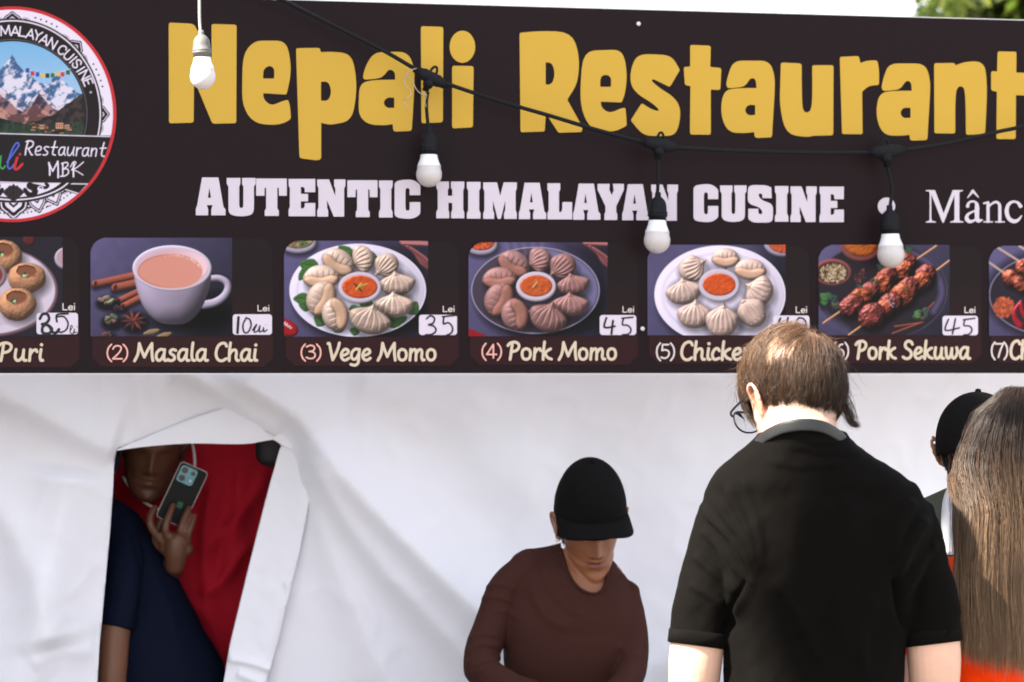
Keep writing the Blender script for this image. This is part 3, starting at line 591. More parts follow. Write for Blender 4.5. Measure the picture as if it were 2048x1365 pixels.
# (3), (4) dumplings
for q, org, veg in (((568, 482, 856, 674), (565, 475), 1), ((937, 485, 1215, 673), (930, 475), 0)):
    c = Canvas(q[0], q[1], q[2], q[3], 1.3); bgc(c, *q[::2], *q[1::2], .5); k = crop(*org, 6.5)
    kk = lambda *p: k([p])[0][:2]
    L_ = lambda pts: [kk(*p) for p in pts]
    c.shade(d_poly(c.X, c.Y, L_([(1250, 60), (1950, 40), (1950, 1365), (1250, 1365), (1700, 700)])), 30, .6)
    if veg: bx, by, rx, ry = *kk(200, 50), 37, 22
    else: bx, by, rx, ry = *kk(210, 80), 33, 21
    c.shade(d_ell(c.X, c.Y, bx+2, by+8, rx, ry), 7, .7); c.relief(d_ell(c.X, c.Y, bx, by+3, rx, ry), 6, (196, 184, 208), 0, amb=.4, dif=.6)
    nn = vnoise(c.X, c.Y, 5, 9, 3); cc = (np.array((150, 124, 92) if veg else (190, 84, 48))/255.)*(1+.35*nn[..., None])
    if veg: cc = np.where(vnoise(c.X, c.Y, 7, 21)[..., None] > .12, np.array((88, 104, 62))/255.*(1+.3*nn[..., None]), cc)
    c.relief(d_ell(c.X, c.Y, bx, by-2, rx-6, ry-5), 3, cc, nn*2, amb=.5, dif=.6)
    for j in range(6):
        p = L_([(1540+j*26, 70+j*14), (1700+j*24, 190+j*10), (1800+j*24, 340-j*4), (1960, 440-j*34)]); c.relief(d_line(c.X, c.Y, catmull(p, 5), 2.6), 2.6, (166, 96, 96) if j % 2 else (120, 66, 70), 0, amb=.4, dif=.7)
    for a, b in (((1540, 60), (1950, 75)), ((1560, 80), (1950, 100))): c.relief(d_line(c.X, c.Y, L_([a, b]), 3), 3, (178, 110, 110), 0, amb=.4, dif=.7)
    # red packet in the lower corner
    if veg: c.relief(d_poly(c.X, c.Y, fillet(L_([(-80, 1030), (60, 1060), (190, 1140), (215, 1240), (150, 1300), (-80, 1290)]), 3)), 7, (164, 22, 30), 0, amb=.4, dif=.7, spec=.2); c.fill(d_line(c.X, c.Y, catmull(L_([(20, 1140), (35, 1100), (45, 1150), (62, 1120), (70, 1165), (95, 1150), (100, 1185), (120, 1175)]), 3), .9), (220, 200, 205))
    else: c.relief(d_poly(c.X, c.Y, fillet(L_([(-80, 1160), (120, 1200), (300, 1290), (300, 1400), (-80, 1400)]), 3)), 5, (150, 24, 34), 0, amb=.4, dif=.7)
    if veg: plate = (*kk(978, 690), 136.5, 93); pc, rim = (204, 195, 214), (222, 214, 230)
    else: plate = (*kk(915, 690), 128.5, 87); pc, rim = (58, 50, 62), (168, 160, 186)
    momo_plate(c, plate, pc, rim, None, None, None, not veg)
    if veg:
        for a, b, w, s_ in (((900, 300), (730, 110), 15, 1), ((930, 320), (760, 190), 14, 2), ((1190, 340), (1150, 180), 9, 3), ((1200, 300), (1250, 280), 10, 3), ((480, 390), (215, 345), 14, 4), ((330, 500), (240, 420), 18, 4), ((360, 800), (140, 800), 12, 5), ((380, 900), (210, 870), 12, 6), ((560, 1130), (410, 1030), 12, 7), ((800, 1210), (590, 1130), 10, 8), ((1000, 1240), (870, 1200), 9, 9), ((1640, 1000), (1750, 840), 14, 10), ((1330, 1130), (1620, 1040), 13, 11), ((1180, 900), (1000, 860), 14, 12), ((960, 1000), (900, 880), 12, 13)):
            leaf(c, *kk(*a), *kk(*b), w, (64, 104, 52), s_)
        ms = [(1020, 290, 27, 23, -20, 0), (1335, 385, 23, 26, -45, 0), (1490, 590, 34, 23, 85, 0), (1445, 865, 37, 24, 88, 0), (1140, 1050, 40, 28, 106, 0), (715, 1000, 32, 27, 165, 1), (530, 805, 35, 29, 205, 1), (505, 545, 34, 25, 268, 1), (720, 350, 33, 26, 300, 1)]; mc = (206, 178, 162)
    else:
        ms = [(945, 305, 24, 24, -20, 0), (1250, 400, 25, 28, -40, 0), (1405, 600, 31, 21, 80, 0), (1365, 860, 35, 22, 88, 0), (1085, 1020, 36, 29, 110, 0), (680, 1000, 31, 28, 165, 1), (470, 820, 34, 29, 205, 1), (450, 560, 32, 23, 268, 1), (630, 370, 32, 26, 300, 1)]; mc = (160, 116, 112)
    for j, (x, y, w, h, ro, smo) in enumerate(sorted(ms, key=lambda t: t[1])): momo(c, *kk(x, y), w, h, ro, tuple(v*(1-.05*(j % 3)) for v in mc), j+3, smo)
    if veg: sauce(c, *kk(1005, 645), 43, 31.5, 35.5, 23, 5)
    else: sauce(c, *kk(925, 632), 40, 30, 32.5, 21.5, 6, (200, 90, 42))
    for a, b, cl in ((( 930, 600), (1030, 700), (60, 58, 30)), ((960, 680), (1020, 600), (196, 186, 96)), ((1000, 640), (1100, 610), (176, 160, 80))) if veg else (((890, 650), (940, 580), (190, 170, 110)), ((905, 660), (930, 620), (120, 84, 40))): c.relief(d_line(c.X, c.Y, L_([a, b]), 1.6), 2, cl, 0, amb=.6, dif=.5)
    if not veg:
        for j in range(5): c.blend(np.clip(.5-d_line(c.X, c.Y, catmull(L_([(520+j*120, 60), (560+j*110, 180), (540+j*120, 300)]), 4), 3)/8, 0, 1)*.16, np.array((190, 180, 210))/255.)
    photos.append((c, q, 1))
# (5) pale dumplings
q = (1295, 490, 1571, 671); c = Canvas(q[0], q[1], q[2], q[3], 1.3); bgc(c, *q[::2], *q[1::2], .55); k = crop(1290, 475, 6.5)
kk = lambda *p: k([p])[0][:2]
L_ = lambda pts: [kk(*p) for p in pts]
c.shade(d_poly(c.X, c.Y, L_([(1500, 60), (1950, 40), (1950, 1365), (1250, 1365), (1700, 700)])), 22, .5)
c.relief(d_ell(c.X, c.Y, *kk(1790, 70), 38, 28), 6, (190, 180, 208), 0, amb=.4, dif=.6); c.relief(d_ell(c.X, c.Y, *kk(1800, 60), 31, 23), 3, (196, 84, 48), vnoise(c.X, c.Y, 6, 3)*2, amb=.5, dif=.6)
momo_plate(c, (*kk(975, 745), 131, 98), (212, 202, 222), (228, 220, 236), None, None, None)
for j, (x, y, w, h, ro, smo) in enumerate([(1050, 290, 26, 20, -90, 1), (640, 400, 25, 28, 160, 0), (1370, 440, 30, 22, -88, 1), (500, 690, 34, 25, 80, 0), (1460, 700, 32, 27, 30, 0), (645, 985, 33, 27, 92, 0), (1370, 950, 27, 32, 55, 0), (1000, 1060, 31, 33, 90, 0)]): momo(c, *kk(x, y), w, h, ro, (206, 176, 164), j+30, smo)
sauce(c, *kk(965, 615), 41, 33, 33, 22.5, 8)
photos.append((c, q, 1))
# (6) skewers on a dark plate
def parsley(c, x, y, r, seed):
    R_ = random.Random(seed)
    for j in range(9):
        a = R_.uniform(0, 6.28); b = a+R_.uniform(-.4, .4); l = r*R_.uniform(.5, 1); leaf(c, x+math.cos(a)*l*.2, y+math.sin(a)*l*.2, x+math.cos(b)*l, y+math.sin(b)*l*.8, r*.26, (70*R_.uniform(.6, 1.3), 98*R_.uniform(.6, 1.2), 66), j+seed)
def seeds(c, x, y, rx, ry, n, cols, seed, r=.9, ln=4):
    R_ = random.Random(seed)
    for j in range(n):
        a = R_.uniform(0, 6.28); s_ = math.sqrt(R_.random()); px_, py_ = x+math.cos(a)*rx*s_, y+math.sin(a)*ry*s_; b = R_.uniform(0, 3.14)
        i0, i1 = max(0, int((py_-6-c.Y[0, 0])/c.step)), int((py_+7-c.Y[0, 0])/c.step); j0, j1 = max(0, int((px_-7-c.X[0, 0])/c.step)), int((px_+8-c.X[0, 0])/c.step)
        if i1 <= i0 or j1 <= j0: continue
        X, Y = c.X[i0:i1, j0:j1], c.Y[i0:i1, j0:j1]
        if X.size == 0: continue
        d = d_line(X, Y, [(px_-math.cos(b)*ln/2, py_-math.sin(b)*ln/2), (px_+math.cos(b)*ln/2, py_+math.sin(b)*ln/2)], r); al = np.clip(.5-d/1.2, 0, 1)[..., None]
        c.im[i0:i1, j0:j1] = c.im[i0:i1, j0:j1]*(1-al)+np.array(R_.choice(cols))/255.*al
q = (1637, 490, 1899, 671); c = Canvas(q[0], q[1], q[2], q[3], 1.3); bgc(c, *q[::2], *q[1::2], .75); k = crop(1630, 475, 6.5)
kk = lambda *p: k([p])[0][:2]
L_ = lambda pts: [kk(*p) for p in pts]
pd = d_ell(c.X, c.Y, *kk(860, 690), 133, 98); c.fill(pd, (36, 30, 38)); c.blend(np.clip(.5-np.abs(pd+1.2)/2, 0, 1)*np.clip(np.abs(c.X-kk(860, 0)[0])/90, .15, 1), np.array((150, 142, 172))/255.)
c.blend(np.clip(.5-(d_line(c.X, c.Y, catmull(L_([(1230, 190), (1480, 330), (1620, 560), (1640, 760), (1540, 960)]), 6), 6))/9, 0, 1)*.7, np.array((92, 84, 126))/255.)
c.blend(np.clip(.5-(d_line(c.X, c.Y, catmull(L_([(120, 1000), (260, 1110), (420, 1210)]), 6), 7))/12, 0, 1)*.6, np.array((86, 78, 112))/255.)
c.relief(d_ell(c.X, c.Y, *kk(600, 110), 41, 31), 4, (140, 78, 74), 0, amb=.45, dif=.6); c.relief(d_ell(c.X, c.Y, *kk(600, 90), 33, 25), 6, np.array((196, 102, 38))/255.*(1-.25*np.clip(vnoise(c.X, c.Y, 9, 4)+.3, 0, 1)[..., None]), vnoise(c.X, c.Y, 4, 6)*1.3, amb=.5, dif=.6)
c.relief(d_ell(c.X, c.Y, *kk(230, 455), 37.5, 27), 4, (148, 82, 80), 0, amb=.45, dif=.6); c.fill(d_ell(c.X, c.Y, *kk(230, 460), 32, 22), (66, 40, 36))
seeds(c, *kk(235, 470), 27, 18, 230, [(176, 156, 122), (136, 116, 88), (96, 78, 60), (200, 182, 150)], 3)
parsley(c, *kk(190, 850), 30, 5); parsley(c, *kk(1170, 160), 18, 9); parsley(c, *kk(900, 370), 20, 12)
for a, b in (((1040, 1160), (1400, 1110)), ((1010, 1250), (1380, 1110)), ((1440, 960), (1550, 850))): c.relief(d_line(c.X, c.Y, L_([a, b]), 1.8), 2, (150, 78, 62), 0, amb=.45, dif=.6)
seeds(c, *kk(590, 500), 14, 12, 20, [(120, 60, 60), (84, 44, 50), (60, 36, 40)], 6, 1.6, 6)
for a, b in (((110, 1115), (380, 930)), ((1290, 310), (1575, 115)), ((440, 1270), (665, 1110)), ((1540, 460), (1760, 295))): c.relief(d_line(c.X, c.Y, L_([a, b]), 2.1), 2.2, (206, 152, 112), 0, amb=.45, dif=.65)
for j, (x, y, w, h) in enumerate([(1190, 310, 22, 19), (1130, 420, 26, 17), (920, 500, 27, 17), (850, 610, 28, 20), (700, 690, 24, 19), (590, 780, 26, 21), (480, 870, 27, 22)]): meat(c, *kk(x, y+15), w, h, -38, j+2, [(138, 60, 52), (168, 78, 48)][j % 2])
for j, (x, y, w, h) in enumerate([(1440, 470, 22, 20), (1370, 570, 26, 18), (1210, 620, 22, 18), (1140, 740, 30, 24), (980, 850, 27, 22), (880, 930, 26, 20), (740, 1010, 29, 26)]): meat(c, *kk(x, y+15), w, h, -38, j+20, [(132, 58, 52), (164, 74, 48)][j % 2])
parsley(c, *kk(780, 560), 11, 40); parsley(c, *kk(575, 640), 7, 44); parsley(c, *kk(1170, 655), 7, 47); parsley(c, *kk(1400, 1010), 24, 51)
seeds(c, *kk(1000, 850), 10, 8, 16, [(190, 186, 210), (40, 34, 50)], 8, .8, 1)
photos.append((c, q, 1))
# (7) and (1)
q = (1978, 492, 2242, 672); c = Canvas(q[0], q[1], q[2], q[3], 1.6); bgc(c, *q[::2], *q[1::2], .6); k = crop(1960, 480, 5.25)
kk = lambda *p: k([p])[0][:2]
L_ = lambda pts: [kk(*p) for p in pts]
pd = d_ell(c.X, c.Y, 2104, 590, 126, 82); c.shade(pd-8, 10, .6); c.fill(pd, (36, 31, 40)); c.fill(np.abs(pd+1)-1, (160, 150, 176), .8, .8)
for a, b in (((90, 235), (270, 360)), ((180, 80), (435, 240)), ((415, 70), (700, 240))): c.relief(d_line(c.X, c.Y, L_([a, b]), 2), 2.2, (206, 178, 158), 0, amb=.5, dif=.6)
seeds(c, *kk(250, 710), 20, 20, 300, [(170, 78, 44), (196, 100, 60), (120, 52, 36), (146, 64, 48)], 4, 1.1, 5)
for j, (x, y) in enumerate([(330, 400), (450, 460), (570, 520), (700, 590), (820, 660), (470, 300), (620, 360), (770, 430), (900, 500)]): meat(c, *kk(x, y), 20, 17, 30, j+60)
for p in ([(430, 650), (370, 740), (370, 830), (420, 900)], [(430, 680), (450, 760), (520, 860)]): c.relief(d_line(c.X, c.Y, catmull(L_(p), 6), np.linspace(3, 7, len(catmull(p, 6)))), 6, (168, 28, 44), 0, amb=.45, dif=.6, spec=.35)
photos.append((c, q, 1))
q = (-160, 474, 125, 674); c = Canvas(q[0], q[1], q[2], q[3], 1.4); bgc(c, *q[::2], *q[1::2], .0); c.im *= 0; c.im += np.array((34, 30, 40))/255.; k = crop(0, 470, 6.205)
kk = lambda *p: k([p])[0][:2]
L_ = lambda pts: [kk(*p) for p in pts]
c.relief(d_ell(c.X, c.Y, 58, 480, 12, 12), 6, (92, 36, 38), 0); c.relief(d_ell(c.X, c.Y, 132, 517, 23, 22), 4, (184, 168, 186), 0); c.fill(d_ell(c.X, c.Y, 134, 514, 19, 18), (168, 140, 146))
pd = d_ell(c.X, c.Y, -25, 583, 141, 92); c.relief(pd, 5, (150, 112, 122), 0, amb=.5, dif=.5); c.fill(d_ell(c.X, c.Y, -28, 581, 138, 88), (198, 186, 200)); c.fill(d_ell(c.X, c.Y, -32, 581, 120, 74), (184, 170, 186), 3, .8)
def puri(cx, cy, w, h, seed):
    d = wob(c, d_ell(c.X, c.Y, cx, cy, w, h), 12, 1.5, seed); c.shade(d_ell(c.X, c.Y, cx+9, cy+9, w, h), 9, .45); n = vnoise(c.X, c.Y, 5, seed, 4)
    c.relief(d, 26, np.array((206, 148, 110))/255.*(1+.10*n[..., None]), n*.8, amb=.35, dif=.78); c.relief(wob(c, d_ell(c.X, c.Y, cx-1, cy-h*.42, w*.55, h*.42, .1), 6, 2, seed), 4, (150, 92, 66), 0, L=(.4, .7, .6), amb=.4, dif=.7)
    parsley(c, cx-w*.15, cy-h*.22, w*.26, seed+70); seeds(c, cx-w*.1, cy-h*.15, 4, 3, 7, [(200, 206, 160), (120, 150, 90)], seed, 1.5, 1)
puri(8, 514, 37, 33, 1); puri(-60, 520, 36, 32, 5); puri(-100, 580, 36, 32, 6); puri(-60, 625, 38, 33, 7); puri(54, 556, 38, 31, 2); puri(34, 609, 38, 33, 3)
c.relief(d_ell(c.X, c.Y, -18, 552, 31, 28), 6, (168, 140, 148), 0, amb=.5, dif=.5); c.fill(d_ell(c.X, c.Y, -20, 550, 25, 21), (118, 52, 46))
photos.append((c, q, 1))
order = [1, 2, 3, 4, 5, 6, 0]
for (c, q, _), ci in zip(photos, order): put(c, 'dish_photo', M_print, .0022, cards[ci], rr_photo(q), .86)

# --- captions, prices
CAP = [(0, 'Puri', -4, 88, 723, 685, None), (1, 'Masala Chai', 269, 516, 723, 685.5, ('(2)', 213, 256.5)), (2, 'Vege', 655, 743, 722, 685, ('(3)', 601, 643)), (2, 'Momo', 756, 874, 722, 685, None),
 (3, 'Pork', 1015, 1105, 720.5, 683.5, ('(4)', 963, 1004)), (3, 'Momo', 1118, 1235, 720.5, 683.5, None), (4, 'Chicken', 1360, 1510, 721, 683, ('(5)', 1312, 1350)), (5, 'Pork', 1711, 1793, 719, 681.5, ('(6)', 1664, 1698)), (5, 'Sekuwa', 1805, 1941, 719, 681.5, None), (6, 'Ch', 2019, 2062, 719, 681, ('(7)', 1982, 2016))]
for ci, s, xa, xb, base, cap, num in CAP:
    text(s, xa, xb, base, cap, M_cream, cards[ci], 'caption')
    if num: text(num[0], num[1], num[2], base-3.5, cap+5, M_pink if ci < 4 else M_lei, cards[ci], 'item_number', .052)
LEI = [(0, 124.5, 151.5, 621, 607), (1, 514.5, 540, 623, 610.5), (2, 885, 910.5, 624.5, 612), (3, 1244.5, 1269.5, 625.5, 613), (4, 1591, 1615.5, 626.5, 613.5), (5, 1928.5, 1952, 626.5, 614)]
for ci, xa, xb, b, t in LEI: text('Lei', xa, xb, b, t, M_lei, cards[ci], 'currency_word', .070, GS)
LAB = [(0, 73, 626, 156, 669), (1, 465.5, 629, 544, 670), (2, 838, 630, 914, 670.5), (3, 1199.5, 630.5, 1272.5, 670.5), (4, 1546, 631.5, 1619, 671), (5, 1885, 632, 1956, 671)]
HAND = {0: [([(80, 638), (85, 629), (95, 629), (98, 639), (92, 647), (84, 649), (96, 651), (104, 659), (98, 667), (86, 666), (85, 655), (92, 650), (100, 655), (104, 664), (112, 666), (118, 659)], 2.8), ([(114, 644), (114, 630), (136, 628)], 1.9), ([(115, 634), (128, 634), (136, 646), (133, 659), (123, 665), (116, 663)], 1.6), ([(140, 662), (145, 654), (142, 652), (140, 664), (146, 668), (149, 658), (149, 666), (154, 664)], .8), ([(154, 654)], 1.1)],
 1: [([(477, 635), (475, 666)], 2.6), ([(492, 637), (486, 650), (488, 664), (496, 665), (502, 652), (500, 640), (492, 636)], 1.6), ([(505, 661), (511, 652), (513, 650), (508, 664), (516, 662), (520, 652), (519, 664), (526, 661), (527, 656), (528, 664), (534, 660)], 1.3), ([(531, 650)], .8)],
 2: [([(853, 638), (861, 632), (869, 637), (866, 647), (857, 650), (868, 653), (872, 662), (864, 669), (851, 670)], 1.7), ([(888, 634), (887, 648), (897, 646), (905, 655), (903, 666), (893, 671)], 1.7), ([(885, 634), (911, 631)], 1.7)],
 3: [([(1213, 636), (1209, 655), (1230, 653)], 2.0), ([(1226, 642), (1223, 668)], 2.2), ([(1247, 638), (1245, 650), (1255, 651), (1262, 659), (1258, 668), (1245, 670)], 1.6), ([(1244, 637), (1266, 635)], 1.6)],
 4: [([(1561, 637), (1556, 655), (1578, 653)], 2.0), ([(1576, 636), (1570, 668)], 2.0), ([(1597, 637), (1590, 650), (1594, 666), (1605, 664), (1612, 648), (1607, 638), (1598, 636)], 1.6)],
 5: [([(1897, 639), (1891, 661), (1919, 656)], 1.6), ([(1911, 638), (1905, 668)], 1.6), ([(1930, 640), (1928, 651), (1940, 653), (1944, 661), (1938, 669), (1928, 670)], 1.5), ([(1927, 640), (1950, 637)], 1.5)]}
M_label = mat('price_paper', tuple(lin((200, 190, 203))), .55, .12)
for ci, x0, y0, x1, y1 in LAB:
    sdf_mesh('price_label', lambda X, Y: d_rrect(X, Y, x0, y0, x1, y1, 6), (x0-2, y0-2, x1+2, y1+2), 1, M_label, .0034, cards[ci])
    st = [(catmull(p, 5) if len(p) > 2 else np.array(p, float), r) for p, r in HAND[ci]]
    sdf_mesh('price_writing', lambda X, Y: np.minimum.reduce([d_line(X, Y, p, r) for p, r in st]), (x0-3, y0-4, x1+3, y1+4), .75, M_ink, .0044, cards[ci])
# --- screws
for px, py in ((1277, 48), (1285, 658), (225, 690)):
    p = onplane(px, py, .002); R_ = SN.to_track_quat('Z', 'Y').to_matrix().to_4x4()
    v, f = lathe_geo([(.0001, .0028), (.0018, .0028), (.0020, .0012), (.0036, .0026), (.0052, .0018), (.0060, 0), (.0001, -.001)], 20, p, R_)
    if px != 225: mesh('screw', v, f, M_steel, sign, True)

# --- round logo: one print with its rings, scene and band
lg = Canvas(-186, 10, 237, 448, 1.05, (31, 26, 27)); X, Y = lg.X, lg.Y; CX, CY = 24.5, 229.
ell = lambda r1, r2=None: d_ell(X, Y, CX, CY, r1, r2 or r1)
WH = (216, 206, 222); BK = (31, 26, 27)
lg.fill(ell(208, 215.5), (182, 44, 50)); lg.fill(ell(201.5, 209.5), WH)
# petals round the upper ring, and dots
def pt(a, k): return (CX+math.sin(a)*(177+k), CY-math.cos(a)*(188+k))
for a in np.radians(np.arange(-180, 181, 1.75)):
    deg = math.degrees(a) % 45
    if 12.5 < deg < 31: lg.fill(np.hypot(X-pt(a, 11)[0], Y-pt(a, 11)[1])-1.7, BK) if abs((math.degrees(a) % 3.5)) < .9 else None
for kx in range(-4, 5):
    a0 = math.radians(kx*45)
    for da, w, h in ((-8.5, 12, 11), (8.5, 12, 11), (0, 19, 20)):
        a = a0+math.radians(da); x, y = pt(a, -2); tx, ty = math.cos(a), math.sin(a); nx_, ny_ = math.sin(a), -math.cos(a)
        def pet(s):
            return catmull([(x+tx*u*w*s+nx_*v_*h*s, y+ty*u*w*s+ny_*v_*h*s) for u, v_ in ((-1, 0), (-.82, .45), (-.42, .72), (0, 1.0 if da == 0 else .85), (.42, .72), (.82, .45), (1, 0))], 5)
        dd = d_poly(X, Y, pet(1)); lg.fill(dd, BK); dd2 = d_poly(X, Y, pet(.84)); lg.fill(np.abs(dd2)-.9, WH); lg.fill(np.abs(d_poly(X, Y, pet(.42)))-1.1, WH)
lg.fill(ell(180.5, 191.5), BK); lg.fill(ell(177.5, 188.5), WH); lg.fill(ell(174.5, 185.5), BK); lg.fill(ell(150, 150), (120, 112, 122)); lg.fill(ell(149, 149), BK)
# the mountain view
sc = ell(146, 146); g = np.clip((Y-85)/130, 0, 1)[..., None]; im = (np.array((112, 166, 206))*(1-g)+np.array((160, 182, 212))*g)/255.
def peak(xs, ys, col_l, col_s, seed, snow=1.):
    global im
    top = np.interp(X, xs, ys)+vnoise(X, Y*0, 14, seed, 4)*4; d = top-Y
    n = vnoise(X*1.0+Y*.55, Y*.8-X*.2, 13, seed, 4); n2 = vnoise(X-Y*.7, Y, 9, seed+3, 4); s_ = np.clip(.5+2.6*(n+.35*n2)+(np.interp(X, xs, np.gradient(np.array(ys, float)))*.012), 0, 1)[..., None]
    cc = np.array(col_l)/255.*(1-s_)+np.array(col_s)/255.*s_; a = np.clip(.5-d/1.4, 0, 1)[..., None]; im = im*(1-a)+cc*a
peak([-186, -60, -20, 0, 14, 25, 34, 52, 78, 96, 104, 117, 132, 148, 158, 175], [150, 200, 160, 138, 125, 110, 128, 148, 165, 170, 158, 150, 168, 178, 186, 192], (62, 92, 132), (206, 200, 216), 3)
peak([-186, -40, 0, 30, 55, 84, 110, 140, 175], [230, 190, 176, 196, 208, 178, 215, 205, 240], (74, 84, 112), (206, 190, 204), 8)
peak([-186, -30, 0, 22, 45, 62, 78, 100, 130, 175], [210, 200, 190, 208, 225, 212, 188, 212, 235, 240], (52, 50, 66), (150, 110, 108), 5)
peak([-186, 0, 30, 54, 72, 92, 110, 175], [235, 214, 232, 226, 208, 222, 236, 240], (92, 62, 64), (176, 128, 118), 9)
peak([-186, 70, 110, 140, 164, 175], [300, 244, 228, 206, 186, 178], (34, 34, 36), (64, 52, 48), 12)
peak([-186, -20, 0, 40, 70, 100, 175], [238, 232, 238, 246, 256, 248, 244], (26, 38, 40), (50, 62, 52), 15)
lg.blend(np.clip(.5-sc/1.4, 0, 1)*(Y < 270), im)
R_ = random.Random(5)
for j in range(120):
    x = R_.uniform(-120, 170); y = 268-R_.uniform(0, 14); h_ = R_.uniform(8, 26 if x > 140 else 13)
    if (x-CX)**2+(y-h_-CY)**2 < 142**2: lg.fill(np.maximum(d_poly(X, Y, [(x-2.6, y), (x, y-h_), (x+2.6, y)]), Y-270), (24+R_.random()*22, 42+R_.random()*26, 38), .8)
for j in range(46):
    x = R_.uniform(52, 146); y = R_.uniform(246, 267); lg.fill(d_rrect(X, Y, x, y, x+R_.uniform(2, 9), y+R_.uniform(1, 3), .5), R_.choice([(176, 110, 88), (40, 30, 34), (150, 98, 86), (60, 44, 44)]), .6)
for x, y, s_ in ((84, 250, 1), (119, 246, 1.5), (134, 250, 1)):
    lg.fill(d_poly(X, Y, [(x-8*s_, y), (x-3*s_, y-3*s_), (x, y-9*s_), (x+3*s_, y-3*s_), (x+8*s_, y)]), (52, 44, 54), .7); lg.fill(d_rrect(X, Y, x-5*s_, y, x+5*s_, y+8*s_, .5), (196, 140, 108), .7)
    for u in (-3, 0, 3): lg.fill(d_rrect(X, Y, x+u*s_-.7, y+2, x+u*s_+.7, y+6*s_, .3), (60, 40, 40), .6)
lg.fill(d_line(X, Y, catmull([(50, 136), (72, 146), (96, 148), (120, 144), (141, 138)], 6), .5), (200, 200, 210), .6)
for j, (x, y, cl) in enumerate([(55, 141, (58, 74, 150)), (65, 147, (190, 52, 56)), (75, 149, (60, 78, 160)), (85.5, 151, (214, 168, 70)), (95, 151.5, (30, 60, 52)), (105, 151, (44, 104, 64)), (115.5, 148, (206, 168, 74)), (125, 149, (196, 50, 54)), (136, 145, (40, 92, 58))]): lg.fill(d_rrect(X, Y, x-3.7, y-4.2, x+3.7, y+4.6, .6), cl, .6)
# arc lettering
ARC = dict(M=[[(-.5,-.5),(-.42,.5)],[(-.42,.5),(0,-.35)],[(0,-.35),(.42,.5)],[(.42,.5),(.5,-.5)]], A=[[(-.42,-.5),(0,.5)],[(0,.5),(.42,-.5)],[(-.25,-.18),(.25,-.18)]], L=[[(-.3,.5),(-.3,-.47)],[(-.3,-.47),(.3,-.47)]], Y=[[(-.4,.5),(0,0)],[(.4,.5),(0,0)],[(0,0),(0,-.5)]], N=[[(-.36,-.5),(-.36,.5)],[(-.36,.5),(.36,-.5)],[(.36,-.5),(.36,.5)]],
 C=[[(.34,.25),(.2,.47),(-.1,.46),(-.32,.22),(-.32,-.22),(-.1,-.46),(.2,-.47),(.34,-.25)]], U=[[(-.34,.5),(-.34,-.2),(-.2,-.46),(0,-.5),(.2,-.46),(.34,-.2),(.34,.5)]], I=[[(0,.5),(0,-.5)]], S=[[(.3,.3),(.15,.48),(-.12,.48),(-.3,.28),(-.15,.06),(.15,-.06),(.3,-.28),(.12,-.48),(-.15,-.48),(-.3,-.3)]], E=[[(-.28,.48),(-.28,-.48)],[(-.28,.48),(.28,.48)],[(-.28,0),(.2,0)],[(-.28,-.48),(.28,-.48)]], H=[[(-.35,.5),(-.35,-.5)],[(.35,.5),(.35,-.5)],[(-.35,0),(.35,0)]])
for ch, x, y in [('M', 62, 365), ('A', 180, 372), ('L', 268, 380), ('A', 362, 405), ('Y', 447, 425), ('A', 528, 470), ('N', 622, 518), ('C', 737, 595), ('U', 812, 658), ('I', 868, 712), ('S', 912, 760), ('I', 957, 826), ('N', 1002, 892), ('E', 1045, 978), ('I', -35, 366), ('H', -125, 378)]:
    x, y = x/5.933, y/5.933; a = math.atan2((x-CX)/.95, CY-y); cs_, sn_ = math.cos(a), math.sin(a); s_ = 18.5
    for st in ARC[ch]:
        q_ = [(x+(u*s_)*cs_+(v_*s_)*sn_, y+(u*s_)*sn_-(v_*s_)*cs_) for u, v_ in st]; lg.fill(d_line(X, Y, catmull(q_, 5) if len(q_) > 2 else q_, 1.55), WH, .6)
lg.fill(np.hypot(X-181.5, Y-185)-2.4, (176, 168, 182), .7)
# centre band, lower ornament
inb = ell(201.5, 209.5)
lg.fill(np.maximum(np.abs(Y-318)-46.5-.012*0, inb+0), BK)
band = lambda x, y0: y0+(x-0)*.028
lg.fill(np.maximum(np.maximum(band(X, 267.5)-Y, Y-band(X, 365)), ell(202, 210)), BK)
lg.fill(np.maximum(np.abs(Y-band(X, 267.5))-1.1, ell(201, 209)), WH); lg.fill(np.maximum(np.abs(Y-band(X, 364.5))-1.1, ell(203, 211)), WH)
wedge = d_poly(X, Y, [(65, 367), (182, 369), (158, 390), (140, 385), (98, 373)]); lg.fill(wedge, BK); lg.fill(np.abs(d_poly(X, Y, [(94, 367.5), (176, 368.5), (158, 388)]))-1.2, WH)
o2 = d_ell(X, Y, 27, 341, 126, 66); low = np.maximum(366-Y, ell(200, 208)); lg.fill(np.maximum(o2, low), BK); lg.fill(np.maximum(np.abs(d_ell(X, Y, 27, 338, 122, 62))-1.6, low), WH)
orn = np.maximum(d_ell(X, Y, 27, 340, 108, 55), low); lg.fill(orn, WH)
for s_ in (-1, 1):
    m_ = lambda pts: [(27+s_*(p[0]-27), p[1]) for p in pts]
    lg.fill(d_line(X, Y, catmull(m_([(60, 372), (70, 380), (66, 390), (56, 388), (50, 380)]), 6), np.linspace(7, 4, 25)), BK)
    lg.fill(d_line(X, Y, catmull(m_([(62, 370), (78, 373), (90, 376), (96, 372), (92, 368)]), 6), 3), BK); lg.fill(np.abs(np.hypot(X-(27+s_*54), Y-378)-5)-1.2, WH)
for u, v_ in ((0, 0), (14, 0), (-14, 0), (0, 14), (0, -10), (7, 7), (-7, 7), (7, -7), (-7, -7)):
    dm = np.abs(X-27-u)*.75+np.abs(Y-385-v_*.9)*.75-6; lg.fill(dm, BK, .7); lg.fill(np.abs(dm+2.5)-.5, (74, 68, 74), .6)
